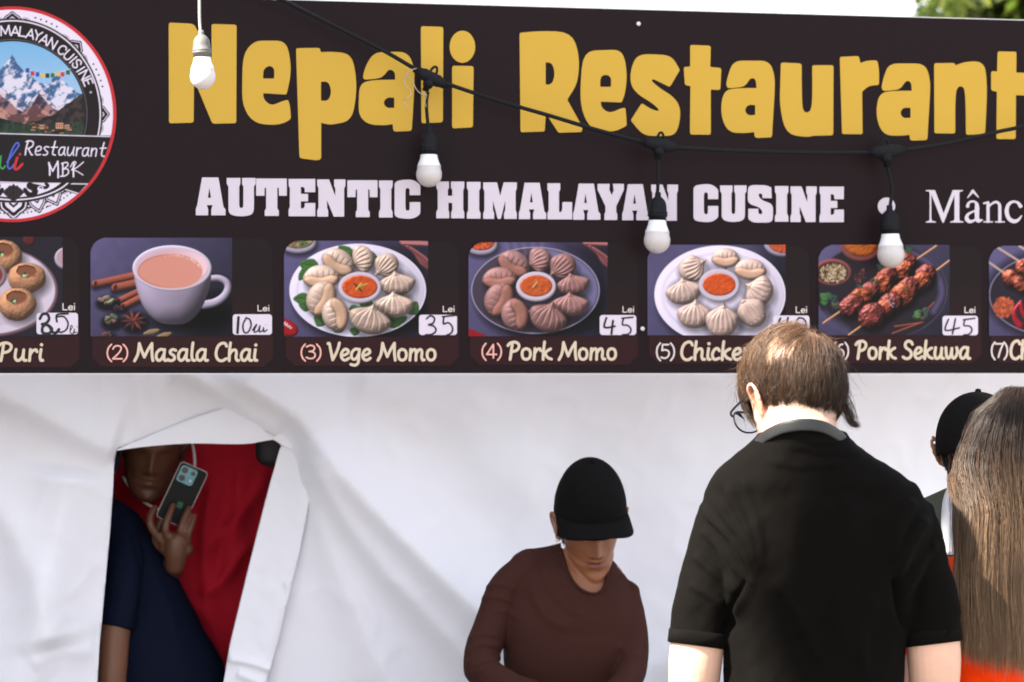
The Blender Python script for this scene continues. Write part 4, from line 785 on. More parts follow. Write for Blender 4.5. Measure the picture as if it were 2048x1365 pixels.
for x, y, w, h, a in ((27, 404, 28, 34, 0), (73, 398, 17, 28, -.22), (104, 386, 17, 27, -.42), (-19, 398, 17, 28, .22), (-50, 386, 17, 27, .42)):
    for s_, cl in ((1.05, BK), (.95, WH), (.84, BK if w > 20 else BK), (.62 if w > 20 else .74, WH), (.34, BK), (.2, WH)):
        cs_, sn_ = math.cos(a), math.sin(a); q_ = catmull([(x+(u*w*s_)*cs_-(v_*h*s_)*sn_, y+(u*w*s_)*sn_+(v_*h*s_)*cs_) for u, v_ in ((-1, 0), (-.9, .4), (-.45, .72), (0, 1), (.45, .72), (.9, .4), (1, 0))], 5)
        lg.fill(np.maximum(np.maximum(d_poly(X, Y, q_), -o2*1.0-1), ell(200, 208)), cl, .7)
for a in np.radians(np.arange(112, 250, 2.35)):
    x, y = CX+math.sin(a)*191, CY-math.cos(a)*199
    if y > 376: lg.fill(np.hypot(X-x, Y-y)-1.5, BK, .6)
lg.fill(np.maximum(-ell(202, 210), ell(208.5, 216)), (182, 44, 50), .8)
# band lettering
SC = lambda pts: [(p[0]/5.933, 230+p[1]/5.933) for p in pts]
for pts, r, cl in [
 ([(-70,560),(-90,500),(-60,470),(-20,490),(0,560),(-30,640),(-80,630),(-75,560)],1.6,(60,150,80)), ([(10,490),(5,560),(0,610),(30,640),(60,610)],1.7,(60,150,80)),
 ([(85,560),(150,470),(220,370),(215,335),(190,340),(150,400),(105,520),(90,600),(110,640),(145,620),(165,590)],1.7,(78,98,190)), ([(205,510),(180,590),(175,640),(210,640),(265,585)],2.5,(196,44,52)), ([(236,468)],2.6,(196,44,52)),
 ([(335,310),(310,400),(300,475)],1.6,WH), ([(310,320),(350,308),(392,325),(390,365),(350,395),(330,400)],1.5,WH), ([(335,400),(370,470),(385,475)],1.5,WH),
 ([(425,430),(470,425),(490,395),(470,375),(435,390),(420,440),(435,475),(480,470)],1.4,WH), ([(580,385),(550,378),(525,395),(545,425),(565,445),(550,475),(510,475)],1.4,WH), ([(655,315),(635,400),(625,465),(655,478)],1.5,WH), ([(610,385),(680,385)],1.4,WH),
 ([(765,385),(725,390),(700,430),(705,475),(740,470),(765,420),(770,385),(760,450),(775,480)],1.4,WH), ([(810,385),(800,440),(810,480),(840,475),(872,420)],1.4,WH), ([(880,385),(868,450),(875,482)],1.4,WH), ([(915,390),(905,485)],1.4,WH), ([(910,430),(935,398),(965,395)],1.4,WH),
 ([(1045,395),(1005,398),(980,440),(985,485),(1020,482),(1045,430),(1052,395),(1040,460),(1055,490)],1.4,WH), ([(1090,398),(1080,490)],1.4,WH), ([(1085,440),(1115,402),(1145,410),(1140,460),(1135,492)],1.4,WH), ([(1235,330),(1215,410),(1205,480),(1240,495)],1.5,WH), ([(1190,398),(1260,395)],1.4,WH),
 ([(580,570),(590,640),(590,715)],1.8,WH), ([(580,570),(625,670)],1.4,WH), ([(625,670),(685,555)],1.6,WH), ([(685,555),(690,650),(690,745)],1.8,WH), ([(745,575),(745,725)],1.6,WH), ([(730,580),(790,565),(805,600),(750,645)],1.4,WH), ([(750,645),(800,645),(812,690),(770,725),(715,730)],1.4,WH), ([(875,570),(870,650),(872,735)],1.7,WH), ([(835,620),(870,560),(900,570),(850,655)],1.1,WH), ([(990,560),(920,620),(850,655)],1.2,WH), ([(870,650),(930,680),(985,715)],1.1,WH)]:
    q_ = SC(pts); lg.fill(np.maximum(d_line(X, Y, catmull(q_, 5) if len(q_) > 2 else q_, r), ell(202, 210)), cl, .6)
put(lg, 'round_logo', M_print, .0018, sign, lambda X, Y: d_ell(X, Y, CX, CY, 208.3, 215.8), .86)
rebase(sign)
# ------------------------------------------------------------------ ground
M_ground = mat('paving', (.185, .175, .165), .85, .2); bump(M_ground, 6, .4, .01, colvar=.25); bump(M_ground, 1.5, .3, .01, 'vor')
g = mesh('ground', [(-400, -200, 0), (400, -200, 0), (400, 900, 0), (-400, 900, 0)], [(0, 1, 2, 3)], M_ground); tag(g, kind='structure')

# ------------------------------------------------------------------ white tent sidewall with a torn doorway
M_cloth = mat('white_pvc_cloth', (.77, .765, .815), .55, .25); bump(M_cloth, 900, .12, .0006); bump(M_cloth, 7, .25, .006, detail=2)
M_cloth.node_tree.nodes['Principled BSDF'].inputs['Subsurface Weight'].default_value = 0
WOFF = -.60
def sgn_line(X, Y, pts):
    """signed distance to a polyline running downwards to the right, and the run 0..1; + = below/left"""
    p = np.asarray(pts, float); best = np.full(X.shape, 1e9); sg = np.zeros(X.shape); run = np.zeros(X.shape)
    L = np.r_[0, np.cumsum(np.hypot(*np.diff(p, axis=0).T))]
    for i in range(len(p)-1):
        a, b = p[i], p[i+1]; e = b-a; l2 = e@e; wx, wy = X-a[0], Y-a[1]; t = np.clip((wx*e[0]+wy*e[1])/l2, 0, 1)
        d = np.hypot(wx-e[0]*t, wy-e[1]*t); cr = e[0]*wy-e[1]*wx; m = d < best
        best = np.where(m, d, best); sg = np.where(m, np.sign(cr), sg); run = np.where(m, (L[i]+t*math.sqrt(l2))/L[-1], run)
    return best*sg, run
def ridge(X, Y, pts, A, wu, wd, f0=1., f1=1., grow=0.):
    """a fold: height A (m), soft on the upper side (wu px), steep on the lower side (wd px); f0, f1 = strength at the two ends"""
    d, r = sgn_line(X, Y, catmull(pts, 5) if len(pts) > 2 else pts); k = 1+grow*r; w = np.where(d < 0, wu, wd)*k
    end = np.clip(r/.06, 0, 1)*np.clip((1-r)/.06, 0, 1)
    return A*(f0*(1-r)+f1*r)*np.exp(-(np.abs(d)/w)**1.6)*(.0+1.0*end)
def Wall(X, Y):
    w = ridge(X, Y, [(430, 735), (520, 790), (590, 838), (660, 930), (760, 1040), (880, 1160), (1010, 1290), (1200, 1500)], .125, 95, 26, .5, 1, .7)
    w += ridge(X, Y, [(600, 880), (655, 990), (740, 1110), (850, 1230), (960, 1350), (1100, 1520)], .090, 54, 24, .6, 1, 1.0)
    w += ridge(X, Y, [(610, 920), (640, 1050), (690, 1180), (760, 1330), (860, 1550)], .055, 38, 26, .5, 1, 1.2)
    w += ridge(X, Y, [(-60, 770), (60, 820), (170, 880), (235, 905)], .050, 80, 30, 1, .8)
    w += ridge(X, Y, [(340, 735), (420, 775), (500, 830), (560, 870)], .038, 50, 20, 1, .7)
    w += ridge(X, Y, [(262, 735), (270, 800), (292, 868)], .006, 12, 9, 1, .6)
    w += ridge(X, Y, [(130, 930), (110, 1080), (70, 1240), (20, 1420)], .055, 80, 70, 1, 1)
    w += ridge(X, Y, [(-120, 900), (-20, 1000), (60, 1130), (100, 1300)], .035, 60, 50)+ridge(X, Y, [(700, 760), (900, 830), (1000, 950), (1080, 1000)], .018, 90, 60)
    w += ridge(X, Y, [(60, 1330), (110, 1305), (190, 1300)], .010, 30, 18, 1, 1)
    w += ridge(X, Y, [(900, 740), (1010, 900), (1090, 1100), (1150, 1400)], .010, 110, 120, 1, 1)
    w += ridge(X, Y, [(1240, 745), (1340, 960), (1330, 1365)], .008, 120, 90, 1, 1)
    w += .0035*(1-np.abs(vnoise(X*.8+Y*.5, Y*.6-X*.4, 70, 31, 2)))**4+.0050*np.clip(vnoise(X+Y*.3, Y*.35, 130, 3, 2), -1, 1)+.0016*vnoise(X, Y, 45, 8, 2)
    return w
OPEN = [(232, 899), (228, 935), (220, 1057), (207, 1200), (198, 1300), (193, 1400), (180, 1650), (165, 1960), (300, 1960), (385, 1600), (428, 1440), (447, 1365), (459, 1292), (486, 1180), (513, 1072), (540, 965), (562, 893), (544, 868), (500, 855), (380, 860), (300, 875)]
def cloth_sheet(name, box, step, hole, off, parent, Wf=None, keep=None):
    x0, y0, x1, y1 = box; xs = np.arange(x0, x1+step, step); ys = np.arange(y0, y1+step, step); X, Y = np.meshgrid(xs, ys)
    D = np.full(X.shape, -1e3)
    if hole is not None: D = -d_poly(X, Y, hole)
    if keep is not None: D = np.maximum(D, d_poly(X, Y, keep))
    ny, nx = X.shape; I = np.arange(nx*ny).reshape(ny, nx); ins = D < 0; q = np.stack([I[1:, :-1], I[1:, 1:], I[:-1, 1:], I[:-1, :-1]], -1).reshape(-1, 4)
    k = ins.ravel()[q]; full = [tuple(f) for f in q[k.all(1)]]; part = q[k.any(1) & ~k.all(1)]
    PX, PY, Df = list(X.ravel()), list(Y.ravel()), D.ravel(); idx = {}
    for c in part:
        poly = []
        for a, b in zip(c, np.roll(c, -1)):
            a, b = int(a), int(b)
            if Df[a] < 0: poly.append(a)
            if (Df[a] < 0) != (Df[b] < 0):
                e = (min(a, b), max(a, b))
                if e not in idx:
                    t = min(max(Df[e[0]]/(Df[e[0]]-Df[e[1]]), .04), .96); idx[e] = len(PX); PX.append(PX[e[0]]*(1-t)+PX[e[1]]*t); PY.append(PY[e[0]]*(1-t)+PY[e[1]]*t)
                poly.append(idx[e])
        if len(poly) > 2: full.append(tuple(poly))
    PX, PY = np.array(PX), np.array(PY); v = onplane_np(PX, PY, WOFF)+np.array(SN)*((Wf or Wall)(PX[None], PY[None])[0]+off)[:, None]
    used = np.unique(np.concatenate([np.array(f) for f in full])); mp = -np.ones(len(PX), int); mp[used] = np.arange(len(used))
    o = mesh(name, v[used], [tuple(mp[list(f)]) for f in full], M_cloth, parent, True)
    s = o.modifiers.new('thickness', 'SOLIDIFY'); s.thickness = .0010; return o
wall = thing('tent_sidewall', onplane(700, HY+1150, WOFF), 'white plastic tent sidewall with long diagonal folds and an open torn doorway', 'tent wall')
cloth_sheet('sheet', (-700, 480, 2700, 1925), 7, OPEN, 0, wall)
# the folded band over the doorway
BAND = fillet([(222, 904, 4), (330, 858), (395, 832), (460, 812, 8), (527, 826, 6), (575, 862), (616, 906, 5), (590, 902), (566, 893), (545, 879, 4), (520, 883), (495, 888), (440, 888), (380, 886), (300, 892), (240, 900)], 4)
def Wband(X, Y):
    d = -d_poly(X, Y, BAND); up, _ = sgn_line(X, Y, [(222, 904), (395, 832), (460, 812), (527, 826), (616, 906)])
    return .004+.016*np.clip(up/55, 0, 1)**.7+.010*np.exp(-((X-470)/60)**2)*np.clip(up/40, 0, 1)+.004*np.clip(vnoise(X, Y, 60, 5, 2), -1, 1)
cloth_sheet('door_header', (215, 800, 625, 915), 2.5, None, .006, wall, Wband, BAND)
# the turned-back strip along the right of the doorway
FLAP = fillet([(560, 893, 3), (600, 893), (628, 905, 4), (622, 960), (600, 1080), (584, 1150), (570, 1200), (556, 1270), (535, 1340), (510, 1420), (470, 1560), (380, 1900, 6), (300, 1900, 6), (385, 1600), (428, 1440), (447, 1365), (459, 1292), (486, 1180), (513, 1072), (540, 965)], 3)
def Wflap(X, Y):
    e, r = sgn_line(X, Y, [(628, 900), (600, 1080), (570, 1200), (535, 1340), (470, 1560), (380, 1900)])
    w = .008+.020*np.exp(-(np.maximum(np.abs(e)-6, 0)/26)**1.5)+.006*np.sin((X*.9+Y*.25)*.05)
    w += ridge(X, Y, [(455, 1318), (500, 1325), (545, 1340)], .012, 10, 8)+ridge(X, Y, [(470, 1345), (520, 1365), (540, 1380)], .010, 10, 8)+ridge(X, Y, [(566, 1160), (575, 1180), (572, 1215)], .008, 6, 6)
    return w+.002*vnoise(X, Y, 30, 15, 2)
cloth_sheet('door_flap', (295, 885, 640, 1905), 3, None, .006, wall, Wflap, FLAP)
rebase(wall)

# ------------------------------------------------------------------ stall frame that carries the sign and the cloth, roof over the back room
M_al = mat('frame_aluminium', (.62, .63, .64), .35, .5, Metallic=.7)
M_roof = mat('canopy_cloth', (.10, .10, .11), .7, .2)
def bar(name, a, b, w, m, parent):
    a, b = Vector(a), Vector(b); t = (b-a).normalized(); u = t.cross(Vector((0, 0, 1)) if abs(t.z) < .9 else SU).normalized()*w/2; s = t.cross(u).normalized()*w/2
    v = [p+i*u+j*s for p in (a, b) for i, j in ((-1, -1), (1, -1), (1, 1), (-1, 1))]
    return mesh(name, v, [(3, 2, 1, 0), (4, 5, 6, 7), (0, 1, 5, 4), (1, 2, 6, 5), (2, 3, 7, 6), (3, 0, 4, 7)], m, parent)
def SP(u, off, z): p = _A+SU*u+SN*off; return Vector((p.x, p.y, z))   # along the sign (m), off, height
U0 = (onplane(XL, HY)-_A).dot(SU)+.03; U1 = (onplane(XR, HY)-_A).dot(SU)-.03
fr = thing('stall_frame', SP((U0+U1)/2, -1, 0), 'aluminium stall frame with a dark canopy behind the signboard', 'market stall')
for u in (U0, U1):
    for off in (-.035, -3.4): bar('post', SP(u, off, 0), SP(u, off, 2.50), .035, M_al, fr)
for off in (-.035, -3.4): bar('rail', SP(U0, off, 2.52), SP(U1, off, 2.52), .03, M_al, fr)
bar('rail', SP(U0, -.035, 1.72), SP(U1, -.035, 1.72), .03, M_al, fr)
bar('rail', SP(U0, WOFF-.03, 2.44), SP(U1, WOFF-.03, 2.44), .03, M_al, fr)
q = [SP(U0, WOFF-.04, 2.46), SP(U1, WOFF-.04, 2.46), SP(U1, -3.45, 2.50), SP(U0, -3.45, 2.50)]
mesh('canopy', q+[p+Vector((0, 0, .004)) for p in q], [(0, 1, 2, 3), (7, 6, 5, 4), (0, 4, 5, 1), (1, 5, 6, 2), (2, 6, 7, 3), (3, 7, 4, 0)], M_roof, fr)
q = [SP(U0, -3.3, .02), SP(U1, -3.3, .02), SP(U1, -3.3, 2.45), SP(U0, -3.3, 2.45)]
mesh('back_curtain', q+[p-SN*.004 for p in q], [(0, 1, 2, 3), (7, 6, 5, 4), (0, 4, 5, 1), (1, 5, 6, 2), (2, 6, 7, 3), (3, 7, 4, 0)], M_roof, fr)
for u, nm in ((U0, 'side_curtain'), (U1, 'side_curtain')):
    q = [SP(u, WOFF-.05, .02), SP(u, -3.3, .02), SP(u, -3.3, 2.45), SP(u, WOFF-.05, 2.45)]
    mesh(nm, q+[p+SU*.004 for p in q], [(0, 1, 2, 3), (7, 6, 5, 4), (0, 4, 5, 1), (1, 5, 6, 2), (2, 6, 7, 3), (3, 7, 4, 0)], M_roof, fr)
rebase(fr)
# counter in front of the cook
M_ctr = mat('counter_top', (.55, .54, .53), .4, .4)
ct = thing('counter', SP(1.35, -.18, 0), 'long serving counter below the signboard', 'counter')
def ctbox(nm, u0, u1, o0, o1, z0, z1, m):
    v = [SP(u, o, z) for z in (z0, z1) for o in (o0, o1) for u in (u0, u1)]; mesh(nm, v, [(0, 2, 3, 1), (4, 5, 7, 6), (0, 1, 5, 4), (2, 6, 7, 3), (0, 4, 6, 2), (1, 3, 7, 5)], m, ct)
ctbox('counter_top', 1.1, 2.7, -.36, -.02, .74, .77, M_ctr)
for u in (1.13, 2.64):
    for o in (-.34, -.07): ctbox('leg', u, u+.03, o, o+.03, 0, .739, M_al)
rebase(ct)

# ------------------------------------------------------------------ strings of bulbs
M_rub = mat('black_rubber', (.0075, .0080, .0105), .6, .12); bump(M_rub, 300, .25, .0006)
M_rubg = mat('grey_rubber', (.10, .10, .095), .5, .35); bump(M_rubg, 300, .25, .0006)  # paler grey than the black cord rubber
M_wireg = mat('grey_wire', (.32, .31, .28), .5, .3)
M_cap = mat('bulb_collar', (.70, .71, .76), .35, .4)
M_globe = mat('frosted_globe', (.50, .475, .475), .38, .35, Subsurface_Weight=.3, Subsurface_Scale=.01)
M_globe.node_tree.nodes['Principled BSDF'].inputs['Subsurface Radius'].default_value = (1, .8, .6)
M_tie = mat('twist_tie', (.36, .32, .27), .6, .2)
CO = .075
cpts = [(-700, -520), (-200, -330), (100, -220), (300, -135), (398, -83), (560, -2), (640, 38), (760, 98), (830, 138), (865, 155), (900, 170), (1000, 203), (1100, 232), (1200, 262), (1285, 284), (1320, 290), (1360, 296), (1500, 303), (1640, 306), (1735, 305), (1772, 302), (1810, 300), (1900, 286), (2000, 263), (2048, 252), (2200, 205), (2500, 90), (2700, -20)]
cp = catmull([tuple(onplane(x, y, CO+.015*math.sin(x*.006))) for x, y in cpts], 6)
cord = tube('light_cord', cp, .0050, M_rub, None, 8); tag(cord, 'thick black cord of the string of lights sagging across the signboard', 'cord')
def seg_dir(px):
    for a, b in zip(cpts[:-1], cpts[1:]):
        if a[0] <= px <= b[0]: return (onplane(*b, CO)-onplane(*a, CO)).normalized()
def lamp(cx, cy, wire, sock, tilt, label, Y=None, mats=None, connector=True, bare=False):
    """cx,cy connector; wire points (px) down to the socket top; sock = (x,y) of the socket's top"""
    rub, wr = mats or (M_rub, M_rub)
    at = (lambda x, y: onplane(x, y, CO+.015*math.sin(x*.006))) if Y is None else (lambda x, y: P(x, y, Y))
    c = at(cx, cy); root = thing('hanging_bulb', at(*sock), label, 'light bulb', 'bulbs hanging from the string of lights')
    px = (at(sock[0]+1, sock[1])-at(*sock)).length
    if connector:
        t = seg_dir(cx) if Y is None else Vector((1, 0, 0)); dn = Vector((0, 0, -1)); dn = (dn-t*dn.dot(t)).normalized()
        g = [tube_geo([c-t*s*px for s in (38, 30, 30, 20, 17, -17, -20, -30, -30, -38)], [5.5*px, 6*px, 9.5*px, 10.5*px, 12.5*px, 12.5*px, 10.5*px, 9.5*px, 6*px, 5.5*px], 12),
             tube_geo([c+dn*s*px for s in (0, 14, 20, 20, 29)], [12*px, 11*px, 9*px, 7*px, 6.5*px], 12),
             tube_geo([c-dn*px*(9+15*math.sin(a))+t*px*6.5*math.cos(a) for a in np.linspace(-.2, math.pi+.2, 12)], 2.6*px, 8)]
        v, f = join_geo(g); mesh('connector', v, f, rub, root, True)
    wp = catmull([tuple(at(*p)) for p in wire], 6) if len(wire) > 2 else [at(*p) for p in wire]
    tube('drop_wire', wp, (3.4 if not bare else 2.9)*px, wr, root, 8)
    s0 = at(*sock); M = Matrix.Rotation(tilt, 4, 'Y')@Matrix.Scale(px, 4)@Matrix.Rotation(math.pi, 4, 'X')
    sp = [(.01, -1), (5.4, -1), (6.0, 5), (6.2, 8), (9, 10), (13, 14), (16, 20), (17.3, 27), (17.6, 36), (19.2, 37), (19.4, 40), (18.4, 41), (19.6, 42.5), (19.6, 45), (17.2, 46.5), (17.0, 53), (.01, 53)]
    v, f = lathe_geo(sp, 28, s0, M); mesh('socket', v, f, rub, root, True)
    v, f = lathe_geo([(.01, 52), (16.3, 52), (16.8, 55), (18, 62), (21, 70), (23.2, 75), (23.0, 75.6), (.01, 75.6)], 32, s0, M); mesh('bulb_collar', v, f, M_cap, root, True)
    gp = [(.01, 75), (23.3, 75.4)]+[(25.6*math.cos(a), 92+25.4*math.sin(a)) for a in np.linspace(-.42, math.pi/2-.02, 14)]+[(.01, 117.4)]
    v, f = lathe_geo(gp, 36, s0, M); mesh('globe', v, f, M_globe, root, True); rebase(root); return root
lamp(862, 156, [(856, 184), (853, 205), (854, 230), (857, 257)], (858, 256), .0, 'frosted bulb hanging below the twist tie, in front of the letter l')
lamp(1319, 290, [(1316, 318), (1317, 345), (1316, 365), (1315, 388)], (1316, 386), .02, 'frosted bulb hanging in front of the white word HIMALAYAN')
lamp(1772, 303, [(1773, 330), (1779, 350), (1784, 380), (1780, 414)], (1779, 412), -.03, 'frosted bulb hanging over the white bullet and the skewer photograph')
# the sunlit bulb hangs from a cable nearer to the camera
YB = 5.20
cb = tube('overhead_cable', catmull([(-3.0, YB, 2.95), (-1.6, YB, 2.70), (0.2, YB, 2.58), (1.9, YB, 2.68), (3.4, YB, 2.95)], 14), .004, M_rubg, None, 8); tag(cb, 'grey overhead cable that carries the sunlit bulb above the signboard', 'cable')
zc = 2.625; pyc = HY-(zc-ZC)*F/YB
lamp(402, pyc, [(402, pyc+20), (400, -120), (399, -40), (399, 30), (401, 64)], (402, 62), -.04, 'brightly sunlit white bulb on a thin grey wire in front of the yellow N', YB, (M_rubg, M_wireg), True, True)
# twist tie round the second cord joint
tt = [[(833, 137), (815, 145), (809, 162), (814, 176), (820, 180), (821, 190), (812, 197), (807, 202), (812, 210), (816, 222)], [(812, 152), (825, 163), (832, 178), (842, 188), (853, 190), (850, 203), (852, 214)]]
v, f = join_geo([tube_geo(catmull([tuple(onplane(x, y, CO+.012+.006*math.sin(y*.3))) for x, y in p], 5), .0011, 5) for p in tt]); o = mesh('twist_tie', v, f, M_tie, None, True)
tag(o, 'frayed pale wire tie curling beside the cord joint over the letters a and l', 'wire tie')

# ------------------------------------------------------------------ trees
M_leaf = mat('leaf_green', (.075, .13, .028), .5, .3, Transmission_Weight=0); n_ = M_leaf.node_tree
oi = n_.nodes.new('ShaderNodeAttribute'); oi.attribute_name = 'col'; n_.links.new(oi.outputs['Color'], n_.nodes['Principled BSDF'].inputs['Base Color'])
tr_ = n_.nodes.new('ShaderNodeBsdfTranslucent'); mx_ = n_.nodes.new('ShaderNodeMixShader'); mx_.inputs[0].default_value = .4; tr_.inputs['Color'].default_value = (.09, .15, .02, 1)
n_.links.new(n_.nodes['Principled BSDF'].outputs[0], mx_.inputs[1]); n_.links.new(tr_.outputs[0], mx_.inputs[2]); n_.links.new(mx_.outputs[0], n_.nodes['Material Output'].inputs['Surface'])
M_bark = mat('bark', (.09, .07, .055), .9, .1); bump(M_bark, 14, .8, .02, stretch=(3, 3, .6))
def tree(base, h, clumps, nleaf, ls, label, cat='tree', group=None, seed=1, br=1., bz=.32):
    R_ = np.random.RandomState(seed); root = thing('leafy_tree', base, label, cat, group); base = Vector(base)
    top = base+Vector((0, 0, h*.72)); g = [tube_geo(catmull([base, base+Vector((.05, .02, h*.3)), top+Vector((.1, -.05, 0))], 6), np.linspace(h*.028, h*.010, 13), 10)]
    for c, r in clumps:
        c = Vector(c); s = base+Vector((.03, .02, h*bz+.2*R_.rand()*h)); g.append(tube_geo(catmull([s, (s+c)/2+Vector((0, 0, -.1*h*.1)), c], 5), np.linspace(h*.011*br, h*.003*br, 11), 6))
    v, f = join_geo(g); mesh('trunk', v, f, M_bark, root, True)
    V, Fc, C = [], [], []
    pw = 2.2 if br == 1. else 1.3; tot = sum(r**pw for _, r in clumps)
    for c, r in clumps:
        n = int(nleaf*r**pw/tot)+8; p = R_.normal(size=(n, 3)); p /= np.linalg.norm(p, axis=1)[:, None]; rad = r*(.35+.65*R_.rand(n)**.6); p = np.array(c)+p*rad[:, None]*np.array([1, 1, .8])
        p += R_.normal(size=(n, 3))*r*.08
        a = R_.normal(size=(n, 3)); a /= np.linalg.norm(a, axis=1)[:, None]; b = np.cross(a, R_.normal(size=(n, 3))); b /= np.linalg.norm(b, axis=1)[:, None]; s = ls*(.6+.8*R_.rand(n))[:, None]
        q = np.stack([p-a*s, p+b*s*.42-a*s*.1, p+a*s, p-b*s*.42-a*s*.1], 1).reshape(-1, 3); o = len(V); V += list(q); Fc += [tuple(range(o+4*i, o+4*i+4)) for i in range(n)]
        tone = (.6+.8*R_.rand(n)); hue = R_.rand(n)
        cc = np.stack([(.05+.07*hue)*tone, (.085+.045*hue)*tone, .02*tone], 1); C += list(np.repeat(cc, 4, 0))
    mesh('crown', V, Fc, M_leaf, root, False, np.array(C)); rebase(root); return root
def at(px, py, Y): return tuple(P(px, py, Y))
Yt = 24.
b0 = P(2075, 1140, Yt); b0.z = 0
tree(b0, 7.2, [(at(2025, 22, Yt), .50), (at(2070, -30, Yt+.5), .95), (at(1985, -45, Yt), .55), (at(2120, 40, Yt), .9), (at(1990, -160, Yt+1), 1.1), (at(2200, -60, Yt), 1.2), (at(2080, -260, Yt), 1.2), (at(1945, -8, Yt-.5), .22)], 7000, .13, 'sunlit green tree above the right end of the signboard', seed=3)
b0 = P(1800, 1140, Yt+9); b0.z = 0
tree(b0, 5.2, [(at(1868, 62, Yt+9), .26), (at(1850, 40, Yt+9), .12), (at(1845, 95, Yt+9), .34), (at(1890, 100, Yt+9), .5), (at(1865, 150, Yt+9), .7), (at(1858, 18, Yt+9), .07)], 1800, .11, 'small blurred treetop just showing over the signboard edge', seed=5)
# tree and building added out of view, placed to shade the stall front and people
TREE_SHADE = [(1745, 1110, 4.88, .06), (1760, 1200, 4.88, .08), (1690, 1260, 4.87, .055), (1680, 1350, 4.87, .05), (1800, 1300, 4.9, .08), (1850, 1080, 4.95, .06), (1870, 1190, 4.95, .07), (1740, 1420, 4.9, .09), (1805, 1020, 4.95, .04), (1700, 1160, 4.88, .04),
 (1995, 800, 5.15, .040), (2060, 810, 5.15, .045), (2075, 1170, 5.1, .05), (2100, 1290, 5.1, .06), (2080, 1010, 5.1, .022),
 (1930, 880, 6.3, .12), (1900, 1000, 6.3, .10), (2000, 950, 6.3, .12), (1950, 1060, 6.3, .10)]
cl = [(tuple(P(px, py, Y)+SUND*8.2), r) for px, py, Y, r in TREE_SHADE]  # leaf clumps set along the sun's rays above the spots to shade
cx_ = sum(c[0][0] for c in cl)/len(cl); cy_ = sum(c[0][1] for c in cl)/len(cl)
cl += [((cx_-2.8, cy_-1.6, 7.8), .8), ((cx_-3.2, cy_-.8, 7.0), .7), ((cx_-2.6, cy_-2.4, 8.6), .8)]
tree((cx_-2.7, cy_-1.5, 0), 9.0, cl, 30000, .026, 'unseen leafy tree added behind the camera, its leaf clumps placed to shade the people', seed=9, br=.05, bz=.80)
M_pl = mat('pale_plaster', (.50, .50, .51), .9, .1); bump(M_pl, 20, .3, .004, colvar=.06)
M_gl = mat('window_glass', (.03, .04, .05), .08, .5); M_wf = mat('window_frame', (.5, .5, .5), .5, .3)
bd = thing('shade_building', (-4.5, 10, 0), 'unseen pale plaster building added left of the stalls to shade the stall front', 'building')  # unseen building added to keep the sun off sign and cloth
YE = 3.75
v, f = box_geo(-7, -3.1, YE, 17, 0, 9.2); mesh('wall', v, f, M_pl, bd)
v, f = box_geo(-7.1, -3.0, YE-.0, 17.1, 9.2, 9.4); mesh('roof', v, f, M_pl, bd)
for y in (5.6, 8.2, 10.8, 13.4):
    for z in (1.0, 4.0, 6.8):
        v, f = box_geo(-3.1, -3.06, y, y+1.1, z, z+1.5); w_ = mesh('window', v, f, M_wf, bd); v, f = box_geo(-3.059, -3.05, y+.08, y+1.02, z+.08, z+1.42); mesh('pane', v, f, M_gl, w_)
rebase(bd)
# ------------------------------------------------------------------ figure tools
def ringloft(rows, seg=44):
    """rows: (cx, cy, z, rx, ry, n) superellipse rings, bottom or top first; returns closed geometry"""
    R = catmull(rows, 4); V = []; n = len(R)
    for cx, cy, z, rx, ry, e in R:
        for k in range(seg):
            a = 2*math.pi*k/seg; c, s = math.cos(a), math.sin(a)
            V.append(Vector((cx+rx*math.copysign(abs(c)**(2/e), c), cy+ry*math.copysign(abs(s)**(2/e), s), z)))
    Fc = [(i*seg+k, i*seg+(k+1) % seg, (i+1)*seg+(k+1) % seg, (i+1)*seg+k) for i in range(n-1) for k in range(seg)]
    Fc.append(tuple(range(seg-1, -1, -1))); Fc.append(tuple(range((n-1)*seg, n*seg)))
    if R[0][2] > R[-1][2]: Fc = [tuple(reversed(f)) for f in Fc]
    return V, Fc
def limb(pts, radii, seg=20, n=5):
    """rounded tapering limb"""
    p = catmull([tuple(q) for q in pts], n); r = catmull([(x, 0, 0) for x in radii], n)[:, 0]
    d0 = Vector(p[1]-p[0]).normalized(); d1 = Vector(p[-1]-p[-2]).normalized(); A, B = Vector(p[0]), Vector(p[-1])
    path = [A-d0*r[0]*k for k in (.92, .7, .38)]+[Vector(x) for x in p]+[B+d1*r[-1]*k for k in (.38, .7, .92)]
    rr = [r[0]*k for k in (.35, .7, .92)]+list(r)+[r[-1]*k for k in (.92, .7, .35)]
    return tube_geo(path, rr, seg)
def ellipsoid(c, r, M=None, u=24, w=16):
    V, Fc = [], []
    for i in range(w+1):
        t = math.pi*i/w; t = min(max(t, .02), math.pi-.02)
        for k in range(u):
            a = 2*math.pi*k/u; q = Vector((r[0]*math.sin(t)*math.cos(a), r[1]*math.sin(t)*math.sin(a), r[2]*math.cos(t))); V.append((M @ q if M else q)+Vector(c))
    for i in range(w):
        for k in range(u):
            a, b = i*u+k, i*u+(k+1) % u; Fc.append((a, a+u, b+u, b))
    Fc.append(tuple(range(u))); Fc.append(tuple(range((w+1)*u-1, w*u-1, -1)))
    return V, Fc
